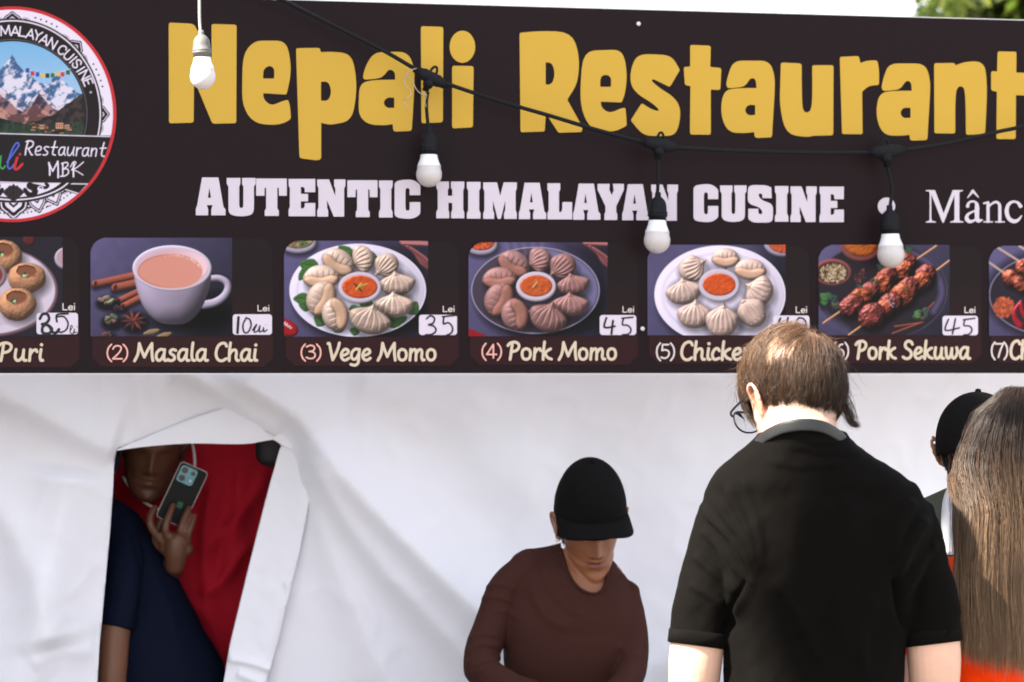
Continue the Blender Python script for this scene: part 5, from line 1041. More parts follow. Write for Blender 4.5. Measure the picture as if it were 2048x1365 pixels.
def fuse(name, geos, voxel, m, parent, smooth=4, fac=.5, disp=None):
    v, f = join_geo(geos); me = bpy.data.meshes.new(name); me.from_pydata([tuple(x) for x in v], [], f); me.update()
    o = bpy.data.objects.new(name+'_build', me); COL.objects.link(o)
    r = o.modifiers.new('r', 'REMESH'); r.mode = 'VOXEL'; r.voxel_size = voxel; r.use_smooth_shade = True
    if smooth: s = o.modifiers.new('s', 'SMOOTH'); s.iterations = smooth; s.factor = fac
    dg = bpy.context.evaluated_depsgraph_get(); nm = bpy.data.meshes.new_from_object(o.evaluated_get(dg)); bpy.data.objects.remove(o, do_unlink=True)
    nm.name = name
    if disp is not None:
        n = len(nm.vertices); co = np.empty(n*3); nm.vertices.foreach_get('co', co); co = co.reshape(-1, 3)
        no = np.empty(n*3); nm.vertex_normals.foreach_get('vector', no); no = no.reshape(-1, 3)
        co = co+no*disp(co, no)[:, None]; nm.vertices.foreach_set('co', co.ravel()); nm.update()
    return link(name, nm, m, parent, True)
def vcol(o, fn):
    me = o.data; n = len(me.vertices); co = np.empty(n*3); me.vertices.foreach_get('co', co); co = co.reshape(-1, 3)
    c = np.ones((n, 4)); c[:, :3] = fn(co); a = me.color_attributes.new('col', 'FLOAT_COLOR', 'POINT'); a.data.foreach_set('color', c.ravel())
def pxy(co): return co[:, 0]/co[:, 1]*F+1024, HY-(co[:, 2]-ZC)/co[:, 1]*F
def folds(lines, noise=.0, nscale=60, front=-1):
    """cloth folds given as picture-plane polylines (pts, amplitude m, width px); applied to the side facing the viewer"""
    def f(co, no):
        X, Y = pxy(co); d = np.zeros(len(co)); w = np.clip(-no[:, 1]*2+.4, 0, 1) if front < 0 else 1
        for pts, A, wd in lines:
            q = catmull(pts, 5) if len(pts) > 2 else np.array(pts, float); e, r = sgn_line(X, Y, q)
            d += A*np.exp(-(e/np.where(e < 0, wd*1.3, wd*.7))**2)*np.clip(r/.12, 0, 1)*np.clip((1-r)/.2, 0, 1)
        d = d*w
        if noise: d = d+noise*(vnoise(X, Y*.8+co[:, 1]*300, nscale, 4, 2)+.5*vnoise(X*.8+Y*.5, Y*.5-X*.3, nscale*.45, 9, 2))
        return d
    return f
HP = [(-.118,.012,.068,.040),(-.112,.026,.082,.015),(-.100,.040,.089,-.005),(-.080,.053,.089,-.035),(-.055,.061,.088,-.055),(-.030,.067,.087,-.070),(0,.072,.087,-.085),(.025,.0745,.089,-.094),(.05,.076,.087,-.098),(.075,.068,.074,-.087),(.095,.054,.054,-.072),(.110,.039,.030,-.053),(.120,.022,.008,-.034),(.124,.006,-.012,-.018)]
def headmat(c, f, up=(0, 0, 1), s=1.):
    f = Vector(f).normalized(); x = f.cross(Vector(up)).normalized(); z = x.cross(f)
    return Matrix.Translation(Vector(c))@Matrix((x, f, z)).transposed().to_4x4()@Matrix.Scale(s, 4)
def head_geo(M, jaw=1., jw=1.):
    """head in local axes x right, y forward, z up; M places it"""
    R = catmull(HP, 4); seg = 72; V = []; g = lambda x, s: math.exp(-(x/s)**2)
    for z, hw, fr, bk in R:
        zz = z*jaw if z < -.03 else z; hw = hw*np.interp(z, [-.118, -.03, .03], [jw, (1+jw)/2, 1])
        for k in range(seg):
            a = 2*math.pi*k/seg; c, s = math.cos(a), math.sin(a); e = 2.25
            x = hw*math.copysign(abs(c)**(2/e), c); m = (bk+.30*(fr-bk)) if z > -.06 else (bk+fr)/2
            y = m+((fr-m) if s > 0 else (m-bk))*math.copysign(abs(s)**(2/e), s)
            if s > 0 and y > .02:
                w = s
                if -.042 < z < .03:
                    t = np.interp(z, [-.042, -.034, -.024, 0, .024], [0, .013, .024, .012, .001]); y += w*t*g(x, np.interp(z, [-.03, .02], [.0095, .0065]))
                y += w*.008*(g(x-.014, .006)+g(x+.014, .006))*g(z+.030, .007)
                y += w*.0075*g(z+.049, .005)*g(x, .020); y += w*.0085*g(z+.063, .0055)*g(x, .017); y -= w*.0055*g(z+.0555, .0024)*g(x, .024)
                y += w*.007*g(z+.098, .014)*g(x, .018); y -= w*.004*g(z+.078, .006)*g(x, .02)
                y -= w*.011*(g(x-.032, .017)+g(x+.032, .017))*g(z-.008, .011); y += w*.007*(g(x-.031, .011)+g(x+.031, .011))*g(z-.006, .008)
                y += w*.005*g(z-.029, .007)*g(abs(x)-.026, .024); y += w*.004*(g(x-.045, .02)+g(x+.045, .02))*g(z+.02, .018)
            V.append(M @ Vector((x, y, zz)))
    n = len(R); Fc = [(i*seg+k, i*seg+(k+1) % seg, (i+1)*seg+(k+1) % seg, (i+1)*seg+k) for i in range(n-1) for k in range(seg)]
    Fc.append(tuple(range(seg-1, -1, -1))); Fc.append(tuple(range((n-1)*seg, n*seg))); return V, Fc
def ear_geo(M, side, out=1., dz=0.):
    """shell and rim; side -1 / +1 along local x"""
    g = []; s = side
    def L(x, y, z): return M @ Vector((s*x, y, z+dz))
    rim = [L(.073, .010, -.002), L(.080, .012, .014), L(.086*out, .006, .028), L(.091*out, -.008, .034), L(.093*out, -.021, .026), L(.091*out, -.026, .008), L(.085*out, -.020, -.010), L(.078*out, -.008, -.026), L(.073, .002, -.033), L(.070, .004, -.022)]
    sc_ = M.to_scale()[0]
    g.append(tube_geo(catmull([tuple(p) for p in rim], 4), .0038*sc_, 8))
    R = Matrix.Rotation(s*.42, 4, 'Z')
    g.append(ellipsoid((0, 0, 0), (.0045*sc_, .0165*sc_, .030*sc_), M.to_quaternion().to_matrix().to_4x4()@R, 16, 10)); g[-1] = ([v+(M @ Vector((s*.0805*out, -.007, .002+dz))) for v in g[-1][0]], g[-1][1])
    g.append(ellipsoid(L(.074, -.001, -.026), (.006*sc_, .008*sc_, .010*sc_))); g.append(ellipsoid(L(.070, -.004, 0), (.012*sc_, .012*sc_, .020*sc_)))
    return g
def hand_geo(wrist, d, palm_n, s=1., curl=(.35, .5, .4), side=1, spread=.12):
    """wrist point, direction of the fingers, palm normal; five separate fingers"""
    d = Vector(d).normalized(); n = Vector(palm_n); n = (n-d*n.dot(d)).normalized(); x = d.cross(n)*side; g = []
    Lp = lambda a, b, c=0: wrist+(d*a+x*b+n*c)*s
    g.append(limb([Lp(-.02, 0), Lp(.01, 0)], [.024*s, .026*s]))
    for b in (-.028, -.010, .009, .027): g.append(limb([Lp(.012, b*.6), Lp(.050, b*.9), Lp(.082, b)], [.014*s, .0145*s, .0105*s], 12))
    for b, L, k in ((-.030, .062, 1.1), (-.0105, .074, 1.0), (.0095, .080, .95), (.029, .072, .9)):
        p = Lp(.080, b); q = [p]; a = 0; dd = (d+x*b*spread*10)
        for l, c in zip((.45, .30, .25), curl): a += c*k; p = p+(dd*math.cos(a)+n*math.sin(a)).normalized()*L*l*s; q.append(p)
        g.append(limb(q, [.0088*s, .0084*s, .0076*s, .0066*s], 12, 3))
    g.append(limb([Lp(.018, .024, .004), Lp(.042, .050, .014), Lp(.066, .060, .026), Lp(.086, .058, .036)], [.013*s, .0115*s, .0095*s, .0080*s], 12, 3))
    return g
def mskin(name, c, rough=.5, sub=.12, attr=False):
    m = attr_mat(name, 'col', rough, .35) if attr else mat(name, c, rough, .35)
    b = m.node_tree.nodes['Principled BSDF']; b.inputs['Subsurface Weight'].default_value = sub; b.inputs['Subsurface Radius'].default_value = (1, .35, .2); b.inputs['Subsurface Scale'].default_value = .012
    bump(m, 260, .16, .0008); bump(m, 45, .12, .0015); return m
def trousers(nm, root, cx, cy, hipz, hw, m, depth=.115, gap=.02, shoe=None, foot=(0, 1)):
    g = [ringloft([(cx, cy, hipz+.06, hw, depth, 2.4), (cx, cy, hipz-.02, hw*1.03, depth*1.04, 2.4), (cx, cy, hipz-.14, hw*1.0, depth, 2.4)])]
    for s in (-1, 1):
        x = cx+s*(hw*.52+gap*.3)
        g.append(ringloft([(x, cy, hipz-.08, hw*.52, depth*.92, 2.1), (x, cy, hipz-.30, hw*.48, depth*.78, 2.1), (x, cy+.005, .48, .068, .074, 2), (x, cy-.01, .28, .064, .070, 2), (x, cy-.01, .05, .066, .075, 2)]))
    fuse(nm, g, .010, m, root, 3, disp=lambda co, no: .004*vnoise(co[:, 0]*9+co[:, 2]*3, co[:, 2]*7+co[:, 1]*5, 1., 3, 2))
    for s in (-1, 1):
        x = cx+s*(hw*.52+gap*.3); fx, fy = foot
        v, f = ringloft([(x+fx*.05, cy+fy*.05, .0, .046+abs(fx)*.08, .046+abs(fy)*.085, 2.6), (x+fx*.05, cy+fy*.05, .03, .048+abs(fx)*.085, .048+abs(fy)*.09, 2.4), (x+fx*.03, cy+fy*.03, .065, .045+abs(fx)*.05, .045+abs(fy)*.05, 2.2), (x, cy, .12, .045, .05, 2)], 28)
        mesh('shoe', v, f, shoe or M_rub, root, True)
def ribbons(paths, widths, cols, rot, m, name, parent):
    """paths (N,K,3), widths (N,K), cols (N,K,3): hair strands as three-sided tapering tubes"""
    N, K, _ = paths.shape; t = np.gradient(paths, axis=1); t /= np.linalg.norm(t, axis=2, keepdims=True)+1e-9
    ref = nrs.normal(size=(N, 1, 3)); u = np.cross(t, ref+0*t); u /= np.linalg.norm(u, axis=2, keepdims=True)+1e-9; w = np.cross(t, u)
    V = np.stack([paths+(u*math.cos(a)+w*math.sin(a))*widths[..., None] for a in (0, 2.094, 4.189)], 2).reshape(-1, 3)
    b = (np.arange(N)[:, None]*K+np.arange(K-1)[None, :])[..., None]*3; q = []
    for k in range(3): k2 = (k+1) % 3; q.append(np.stack([b[..., 0]+k, b[..., 0]+k2, b[..., 0]+3+k2, b[..., 0]+3+k], -1))
    q = np.stack(q, 2).reshape(-1, 4)
    me = bpy.data.meshes.new(name); me.vertices.add(len(V)); me.vertices.foreach_set('co', V.ravel()); me.loops.add(q.size); me.loops.foreach_set('vertex_index', q.ravel().astype(np.int32)); me.polygons.add(len(q))
    me.polygons.foreach_set('loop_start', np.arange(len(q))*4); me.polygons.foreach_set('loop_total', np.full(len(q), 4)); me.update()
    a = me.color_attributes.new('col', 'FLOAT_COLOR', 'POINT'); c = np.ones((len(V), 4)); c[:, :3] = np.repeat(cols.reshape(-1, 3), 3, 0); a.data.foreach_set('color', c.ravel())
    return link(name, me, m, parent, True)
from mathutils.bvhtree import BVHTree
def drape(o_geo, pts, lift=0., Y_def=7.0):
    """points of the picture plane dropped onto the front of a mesh"""
    bvh = BVHTree.FromPolygons([v.co.copy() for v in o_geo.vertices], [tuple(p.vertices) for p in o_geo.polygons]); out = []
    O = Vector((0, 0, ZC))
    for x, y in pts:
        d = (P(x, y, 1)-O).normalized(); h = bvh.ray_cast(O, d, 30)
        out.append((h[0]-d*lift) if h[0] is not None and abs(h[0].y-Y_def) < .25 else None)
    last = None; res = []
    for q, (x, y) in zip(out, pts): res.append(q if q is not None else P(x, y, Y_def))
    return res
M_hair = attr_mat('hair_strands', 'col', .42, .35)
M_denim = mat('dark_trousers', (.02, .024, .035), .8, .2); M_shoe = mat('dark_shoe', (.02, .02, .02), .5, .3)

# ================================================================== man in the black polo shirt, seen from behind
Y1 = 5.0
def R1(py, xl, xr, Y=Y1, ry=.12, n=2.3, dx=0): a, b = P(xl, py, Y), P(xr, py, Y); return ((a.x+b.x)/2, Y, a.z, (b.x-a.x)/2, ry, n)
man = thing('person', (P(1620, 0, Y1).x, Y1, 0), 'man seen from behind in a black polo shirt, thinning brown hair, head bent down', 'person')
HC = P(1588, 797, 5.02); yaw, pit = math.radians(30), math.radians(24)
fdir = Vector((-math.sin(yaw)*math.cos(pit), math.cos(yaw)*math.cos(pit), -math.sin(pit)))
MH = headmat(HC, fdir, (.03, 0, 1), 1.0)
def loc(M, x, y, z): return M @ Vector((x, y, z))
rows = [R1(870, 1514, 1690, 4.955, .070, 2.0), R1(892, 1492, 1716, 4.965, .088, 2.1), R1(912, 1466, 1748, 4.975, .100, 2.2), R1(935, 1440, 1785, 4.985, .110, 2.3), R1(960, 1421, 1818, 4.99, .118, 2.4), R1(990, 1408, 1846, 5, .126, 2.4), R1(1030, 1404, 1862, 5, .132, 2.4), R1(1090, 1414, 1858, 5, .138, 2.4), R1(1160, 1432, 1842, 5, .138, 2.4), R1(1260, 1444, 1818, 5, .132, 2.4), R1(1365, 1448, 1806, 5, .130, 2.4), R1(1500, 1442, 1808, 5, .132, 2.4), R1(1690, 1436, 1818, 5, .136, 2.5)]
armL = [P(1450, 1018, 5.0), P(1436, 1090, 4.99), P(1418, 1160, 4.985), P(1403, 1225, 4.98), P(1395, 1288, 4.975)]
armR = [P(1815, 1015, 5.0), P(1831, 1090, 4.99), P(1845, 1160, 4.985), P(1858, 1225, 4.98), P(1866, 1284, 4.975)]
px1 = Y1/F
def slv(A, rr): return limb(A, [r*px1 for r in rr], 28)
def cuffcut(A, rr):   # sleeve as an open-ended rounded tube: keep it flat at the hem
    p = catmull([tuple(q) for q in A], 5); r = catmull([(x*px1, 0, 0) for x in rr], 5)[:, 0]; return tube_geo([Vector(q) for q in p], list(r), 32)
sg = [ringloft(rows, 64), cuffcut(armL, [52, 57, 60, 60, 58]), cuffcut(armR, [50, 56, 60, 60, 57])]
pol = [([(1396, 1010), (1425, 1040), (1470, 1090), (1500, 1150)], .006, 7), ([(1420, 985), (1450, 1030), (1490, 1085), (1512, 1160)], .008, 9), ([(1450, 965), (1475, 1020), (1505, 1080), (1522, 1150)], .008, 9), ([(1480, 950), (1498, 1000), (1520, 1070), (1530, 1140)], .005, 8), ([(1500, 1150), (1480, 1200), (1455, 1240)], .008, 11), ([(1400, 1060), (1440, 1100), (1480, 1160)], .005, 8), ([(1385, 1110), (1430, 1150), (1470, 1190)], .006, 9),
 ([(1375, 1170), (1420, 1195), (1455, 1225)], .004, 8), ([(1580, 900), (1640, 918), (1720, 912)], -.004, 8), ([(1610, 960), (1600, 1060), (1585, 1180), (1600, 1330)], .008, 26), ([(1540, 1160), (1590, 1220), (1640, 1330)], .009, 16), ([(1850, 1030), (1815, 1090), (1790, 1160)], .009, 11), ([(1825, 995), (1795, 1060), (1780, 1130)], .007, 11), ([(1870, 1080), (1830, 1140), (1800, 1200)], .007, 11), ([(1790, 1150), (1800, 1220), (1812, 1270)], -.010, 8), ([(1500, 1150), (1462, 1215), (1452, 1280)], -.010, 8),
 ([(1690, 980), (1700, 1080), (1680, 1200), (1700, 1350)], .007, 24), ([(1750, 1180), (1720, 1260), (1730, 1365)], .006, 14), ([(1530, 920), (1600, 935), (1690, 925)], .003, 9)]
M_polo = mat('black_pique', (.0030, .0026, .0023), .85, .03); bump(M_polo, 1100, .5, .0006, 'vor'); bump(M_polo, 30, .2, .002)
M_polo.node_tree.nodes['Principled BSDF'].inputs['Sheen Weight'].default_value = .006; M_polo.node_tree.nodes['Principled BSDF'].inputs['Sheen Roughness'].default_value = .5
shirt = fuse('polo_shirt', sg, .0048, M_polo, man, 3, disp=folds([(a, b*1.5, c) for a, b, c in pol], .0038, 48))
M_rib = mat('black_rib', (.0055, .005, .0045), .85, .04); bump(M_rib, 60, .7, .0012, 'wave', stretch=(6, 6, .4))
# collar: a rolled ribbed band; cuffs at the sleeve ends
def ringpath(cx, cy, cz, rx, ry, tilt, n=48, a0=0, a1=2*math.pi): return [Vector((cx+rx*math.cos(a), cy+ry*math.sin(a), cz+tilt*math.sin(a)-.0*math.cos(a))) for a in np.linspace(a0, a1, n)]
c0 = P(1604, 880, 4.96)
V, Fc = [], []; K = 72
prof = [(0, -.008), (.007, -.004), (.009, .006), (.006, .018), (.001, .026), (-.004, .024), (-.003, .006), (-.002, -.008)]
for k in range(K):
    a = 2*math.pi*k/K; rx, ry = .0775, .074
    for o, z in prof: V.append(Vector((c0.x+(rx+o)*math.cos(a), c0.y+(ry+o)*math.sin(a), c0.z-.003+z+.020*(-math.sin(a))*0-.028*(math.sin(a)+1)*.5*1+.0)))
for k in range(K):
    for j in range(len(prof)): Fc.append((k*8+j, ((k+1) % K)*8+j, ((k+1) % K)*8+(j+1) % 8, k*8+(j+1) % 8))
mesh('collar', V, [tuple(reversed(f)) for f in Fc], M_rib, man, True)
for A, r in ((armL, 58), (armR, 57)):
    d = (A[-1]-A[-2]).normalized(); v, f = tube_geo([A[-1]-d*.022, A[-1]-d*.018, A[-1]+d*.003, A[-1]+d*.004, A[-1]+d*.001, A[-1]-d*.014], [r*px1+.0005, r*px1+.0022, r*px1+.0018, r*px1-.001, r*px1-.004, r*px1-.004], 40, False); mesh('cuff', v, f, M_rib, man, True)
M_sk1 = mskin('fair_skin', None, .48, .16, True)
bd_rows = [(q[0], q[1], q[2]-.014, q[3]*.86, q[4]*.80, q[5]) for q in rows]
eL = [armL[0]+Vector((.012, 0, -.03)), armL[2], armL[-1], P(1388, 1380, 4.99), P(1392, 1450, 5.03)]; fL = [P(1392, 1450, 5.03), P(1420, 1480, 5.16), P(1475, 1470, 5.28)]
eR = [armR[0]+Vector((-.012, 0, -.03)), armR[2], armR[-1], P(1868, 1375, 4.99), P(1862, 1450, 5.03)]; fR = [P(1862, 1450, 5.03), P(1810, 1480, 5.16), P(1740, 1470, 5.28)]
bg = [ringloft(bd_rows, 48), head_geo(MH), *ear_geo(MH, -1, 1.04, -.014), *ear_geo(MH, 1, .97, -.014),
      limb([P(1606, 935, 4.965), P(1600, 880, 4.975), P(1594, 830, 4.995), loc(MH, 0, -.015, -.035)], [.070, .067, .066, .064], 32),
      limb(eL, [.030, .038, .047, .044, .040], 24), limb(fL, [.040, .038, .026], 20), limb(eR, [.030, .038, .047, .044, .040], 24), limb(fR, [.040, .038, .026], 20)]
bg += hand_geo(fL[-1]+Vector((.02, .03, 0)), (.8, .5, .15), (0, -.2, 1), 1., side=-1)+hand_geo(fR[-1]+Vector((-.02, .03, 0)), (-.8, .5, .15), (0, -.2, 1), 1., side=1)
body = fuse('body', bg, .0034, M_sk1, man, 3, .45)
iMH = MH.inverted()
def c1(co):
    L = (np.array(iMH.to_3x3()) @ co.T).T+np.array(iMH.translation); n = vnoise(co[:, 0]*60+co[:, 1]*40, co[:, 2]*60, 1., 2, 3)[:, None]
    c = np.array((.58, .36, .27))*(1+.06*n); e = np.exp(-(((np.abs(L[:, 0])-.086)/.012)**2+((L[:, 1]+.008)/.024)**2+((L[:, 2]+.012)/.036)**2))[:, None]; c = c*(1-e)+np.array((.60, .15, .09))*e  # ear reddened in the colour, standing for sunlight glowing through it
    sc_ = np.clip((L[:, 2]-.03)/.03, 0, 1)[:, None]*np.clip((-L[:, 1]+.05)/.05, 0, 1)[:, None]; c = c*(1-sc_*.8)+np.array((.27, .155, .10))*sc_*.8
    nape = np.clip((-L[:, 1]-.02)/.02, 0, 1)[:, None]*np.clip((L[:, 2]+.075)/.03, 0, 1)[:, None]; c = c*(1-nape*.75)+np.array((.16, .095, .06))*nape*.75
    beard = np.clip((L[:, 1]-.0)/.03, 0, 1)[:, None]*np.clip((-.035-L[:, 2])/.02, 0, 1)[:, None]*(L[:, 2] > -.16)[:, None]; c = c*(1-beard*.5)+np.array((.13, .075, .05))*beard*.5
    return c
vcol(body, c1)
trousers('trousers', man, P(1622, 0, 5).x, 5.0, .86, .165, M_denim, shoe=M_shoe)
# hair: strands flow away from the whorl over the skull
def skull(L, extra=0.):
    """push local points onto the skull ellipsoid, extra metres outside"""
    c = np.array((0, -.006, .026)); r = np.array((.0790, .0980, .1010)); q = (L-c)/r; k = np.linalg.norm(q, axis=-1, keepdims=True); return c+q/k*(r+np.asarray(extra)[..., None])
NG, NC, K = 950, 14, 9
def scalp_ok(L): return (L[:, 2] > np.where(L[:, 1] > .02, .035, np.interp(L[:, 1], [-.10, -.05, -.02, .0, .02], [-.076, -.073, -.060, .020, .040])))
def man_hair():
    G0 = []
    whorl = np.array((.012, -.072, .088))
    while sum(map(len, G0)) < NG:
        q = nrs.normal(size=(600, 3)); q = skull(q/np.linalg.norm(q, axis=1)[:, None]*np.array((.0775, .095, .1005))+np.array((0, -.006, .026))); q = q[scalp_ok(q)]
        dw = np.linalg.norm(q-skull(whorl[None])[0], axis=1); keep = nrs.rand(len(q)) < np.clip(.75+(dw-.012)/.045, .7, 1); G0.append(q[keep])
    r = np.concatenate(G0)[:NG]; paths = np.zeros((NG, K, 3)); w0 = skull(whorl[None])[0]
    L_ = nrs.uniform(.050, .085, NG); L_ *= np.where(r[:, 2] < -.02, nrs.uniform(.2, 1.0, NG), 1); L_ *= np.where((np.abs(r[:, 0]) > .05) & (np.abs(r[:, 1]+.005) < .035) & (r[:, 2] < .075), .45, 1); L_ = np.where(r[:, 2] < .03, L_*.8, L_); d = r-w0; d /= np.linalg.norm(d, axis=1)[:, None]+1e-6
    curl = nrs.normal(size=(NG, 3))*.52; p = r.copy()
    for k in range(K):
        t = k/(K-1); paths[:, k] = skull(p, (.0012+.0055*t**.8)*nrs.uniform(.5, 1.2, NG)*np.where(r[:, 2] < -.01, .6, 1))
        g = np.array((-.05, -.12, -1.)); v = d*(1-.45*t)+g*(.26+.50*t)+curl*t; n = (p-np.array((0, -.006, .026)))/np.array((.0775, .095, .1005))**2; n /= np.linalg.norm(n, axis=1)[:, None]
        v -= n*(v*n).sum(1)[:, None]; v /= np.linalg.norm(v, axis=1)[:, None]+1e-6; p = p+v*(L_/(K-1))[:, None]
    # children clumped at the tips
    P_ = np.repeat(paths, NC, 0); tt = np.linspace(0, 1, K)[None, :, None]; off = nrs.normal(size=(NG*NC, 1, 3))*.0050; P_ = P_+off*(1-.80*tt)+nrs.normal(size=(NG*NC, 1, 3))*.0024*tt**2+.0006*nrs.normal(size=P_.shape)
    stray = nrs.rand(NG*NC) < .05; P_[stray] += (nrs.normal(size=(stray.sum(), 1, 3))*.014)*tt**1.5
    P_ = skull(P_, np.maximum(np.linalg.norm((P_-np.array((0, -.006, .026)))/np.array((.0775, .095, .1005)), axis=-1)-1, .004)*.085)
    N = len(P_); wd = np.interp(np.linspace(0, 1, K), [0, .3, 1], [.00030, .00030, .00010])[None, :]*nrs.uniform(.7, 1.2, (N, 1))
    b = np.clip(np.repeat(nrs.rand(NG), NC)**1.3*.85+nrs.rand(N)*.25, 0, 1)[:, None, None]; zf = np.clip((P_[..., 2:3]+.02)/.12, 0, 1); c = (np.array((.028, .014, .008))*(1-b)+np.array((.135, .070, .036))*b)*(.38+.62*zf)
    return P_, wd, c
hp, hw_, hc = man_hair()
# tuft curling outwards at the right side of the nape
nT = 200; tb = np.array([(.060, -.050, -.018), (.065, -.056, -.044), (.065, -.060, -.062), (.069, -.060, -.074), (.080, -.056, -.075)]); tp = catmull(tb, 2)
tl = np.repeat(tp[None], nT, 0)+nrs.normal(size=(nT, 1, 3))*np.linspace(.007, .0022, len(tp))[None, :, None]*np.array((1, 1, 1)); tl[:, :, 0] += (nrs.rand(nT)[:, None]-.5)*.012*np.linspace(0, 1, len(tp))[None]
def toW(M, A): m = np.array(M.to_3x3()); return A @ m.T+np.array(M.translation)
allp = np.concatenate([toW(MH, hp), toW(MH, tl[:, :K])]); tw = np.repeat(np.interp(np.linspace(0, 1, K), [0, .5, 1], [.0003, .00028, .0001])[None], nT, 0); tcol = .8*np.repeat(np.repeat(np.array((.045, .026, .017))[None, None], nT, 0), K, 1)*nrs.uniform(.6, 1.9, (nT, 1, 1))
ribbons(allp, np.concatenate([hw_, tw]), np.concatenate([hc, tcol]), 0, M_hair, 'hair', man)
rebase(man)
# headphones resting round his neck
M_hp = mat('headphone_plastic', (.017, .0185, .0195), .42, .4); M_pad = mat('headphone_cushion', (.015, .015, .015), .6, .25)
hpn = thing('headphones', P(1604, 850, 4.88), 'black headphones worn around the neck of the man in the polo shirt', 'headphones')
bp = [P(1506, 905, 4.975), P(1514, 890, 4.94), P(1534, 871, 4.905), P(1566, 856, 4.880), P(1604, 850, 4.868), P(1642, 853, 4.872), P(1672, 868, 4.895), P(1690, 885, 4.925), P(1699, 899, 4.965)]
ctr = P(1603, 875, 5.0); path = [Vector(q) for q in catmull([tuple(p) for p in [P(1512, 955, 5.085), P(1504, 925, 5.03)]+bp+[P(1703, 920, 5.02), P(1694, 950, 5.08)]], 6)]
V, Fc = [], []
for i, p in enumerate(path):
    t = (path[min(i+1, len(path)-1)]-path[max(i-1, 0)]).normalized(); o = (p-ctr); o = (o-t*o.dot(t)); o.z *= .35; o = (o-t*o.dot(t)).normalized(); u = t.cross(o).normalized()
    if u.z < 0: u = -u
    wdt = np.interp(i/(len(path)-1), [0, .15, .5, .85, 1], [.007, .0095, .0105, .0095, .007])
    for a in np.linspace(0, 2*math.pi, 14, endpoint=False):
        c_, s_ = math.cos(a), math.sin(a); V.append(p+u*wdt*math.copysign(abs(c_)**.55, c_)+o*.0038*math.copysign(abs(s_)**.7, s_))
n_ = len(path); Fc = [(i*14+k, i*14+(k+1) % 14, (i+1)*14+(k+1) % 14, (i+1)*14+k) for i in range(n_-1) for k in range(14)]+[tuple(range(13, -1, -1)), tuple(range((n_-1)*14, n_*14))]
me_o = mesh('headband', V, Fc, M_hp, hpn, True)
for p, s in ((P(1514, 968, 5.11), -1), (P(1690, 962, 5.10), 1)):
    Rm = Vector((s*.75, .45, -.45)).to_track_quat('Z', 'Y').to_matrix().to_4x4()
    v, f = lathe_geo([(.001, .016), (.022, .015), (.034, .010), (.037, 0), (.034, -.006), (.001, -.006)], 28, p, Rm); cup = mesh('ear_cup', v, f, M_hp, hpn, True)
    v, f = lathe_geo([(.020, -.006), (.034, -.006), (.037, -.013), (.033, -.020), (.022, -.020), (.018, -.012)], 28, p, Rm); mesh('cushion', v, f[:-2], M_pad, cup, True)
rebase(hpn)
# eyeglasses
M_fr = mat('spectacle_frame', (.008, .010, .016), .4, .3); M_lens = mat('lens_glass', (.9, .93, 1.), .03, .5, Transmission_Weight=1., IOR=1.05)
gl = thing('eyeglasses', loc(MH, 0, .1, .005), 'thin dark framed eyeglasses worn by the man in the black polo shirt', 'eyeglasses')
for s in (-1, 1):
    rim = [(s*(.036+.030*math.copysign(abs(math.cos(a))**.8, math.cos(a))), .108-.010*abs(math.cos(a)+s*0)*(1 if math.cos(a)*1 > 0 else .2), -.001+.020*math.copysign(abs(math.sin(a))**.85, math.sin(a))) for a in np.linspace(0, 2*math.pi, 33)]
    tube('rim', [loc(MH, *q) for q in rim], .0017, M_fr, gl, 8)
    c = loc(MH, s*.036, .105, -.001); pts = [loc(MH, *q) for q in rim[:-1]]; V = [c]+pts; mesh('lens', V, [(0, i+1, (i+1) % 32+1) for i in range(32)], M_lens, gl)
    tube('temple', catmull([tuple(loc(MH, *q)) for q in ((s*.067, .100, .006), (s*.0735, .090, .012), (s*.0775, .04, .015), (s*.0805, -.002, .017), (s*.082, -.024, .002), (s*.079, -.026, -.012))], 5), .0020, M_fr, gl, 8)
tube('bridge', catmull([tuple(loc(MH, *q)) for q in ((-.008, .110, .004), (0, .114, .008), (.008, .110, .004))], 5), .0014, M_fr, gl, 8)
rebase(gl)

# ================================================================== woman with long hair at the right edge
Y2 = 5.22; wx = P(2052, 0, Y2).x
wo_ = thing('person', (wx, Y2, 0), 'woman with long straight brown to blond hair over an orange top, seen from behind', 'person')
MW = headmat(P(2052, 921, Y2+.02), (.25, .95, -.12), s=.97)
def zr(py, Y=Y2): return P(0, py, Y).z
rw = [(wx, Y2, zr(1000), .055, .055, 2), (wx, Y2, zr(1030), .090, .070, 2.2), (wx, Y2, zr(1065), .128, .078, 2.3), (wx, Y2+.005, zr(1110), .128, .085, 2.4), (wx, Y2+.01, zr(1180), .150, .092, 2.4), (wx, Y2+.01, zr(1280), .160, .095, 2.4), (wx, Y2+.02, zr(1420), .145, .100, 2.3), (wx, Y2+.02, zr(1600), .165, .115, 2.3), (wx, Y2+.02, zr(1700), .175, .12, 2.4)]
aL = [Vector((wx-.112, Y2+.005, zr(1155))), Vector((wx-.165, Y2, zr(1205))), Vector((wx-.213, Y2, zr(1310)))]
aR = [Vector((wx+.140, Y2+.005, zr(1120))), Vector((wx+.190, Y2, zr(1180))), Vector((wx+.205, Y2, zr(1310)))]
M_or = mat('orange_cotton', (.88, .050, .003), .85, .04); bump(M_or, 700, .2, .0005); bump(M_or, 25, .2, .002)
otop = fuse('orange_top', [ringloft(rw, 52), tube_geo([Vector(q) for q in catmull([tuple(p) for p in aL], 5)], .050, 26), tube_geo([Vector(q) for q in catmull([tuple(p) for p in aR], 5)], .050, 26)], .006, M_or, wo_, 3, disp=folds([([(1860, 1290), (1930, 1320), (2000, 1365)], .005, 10), ([(1840, 1330), (1900, 1350), (1960, 1365)], .005, 9)], .0015, 60))
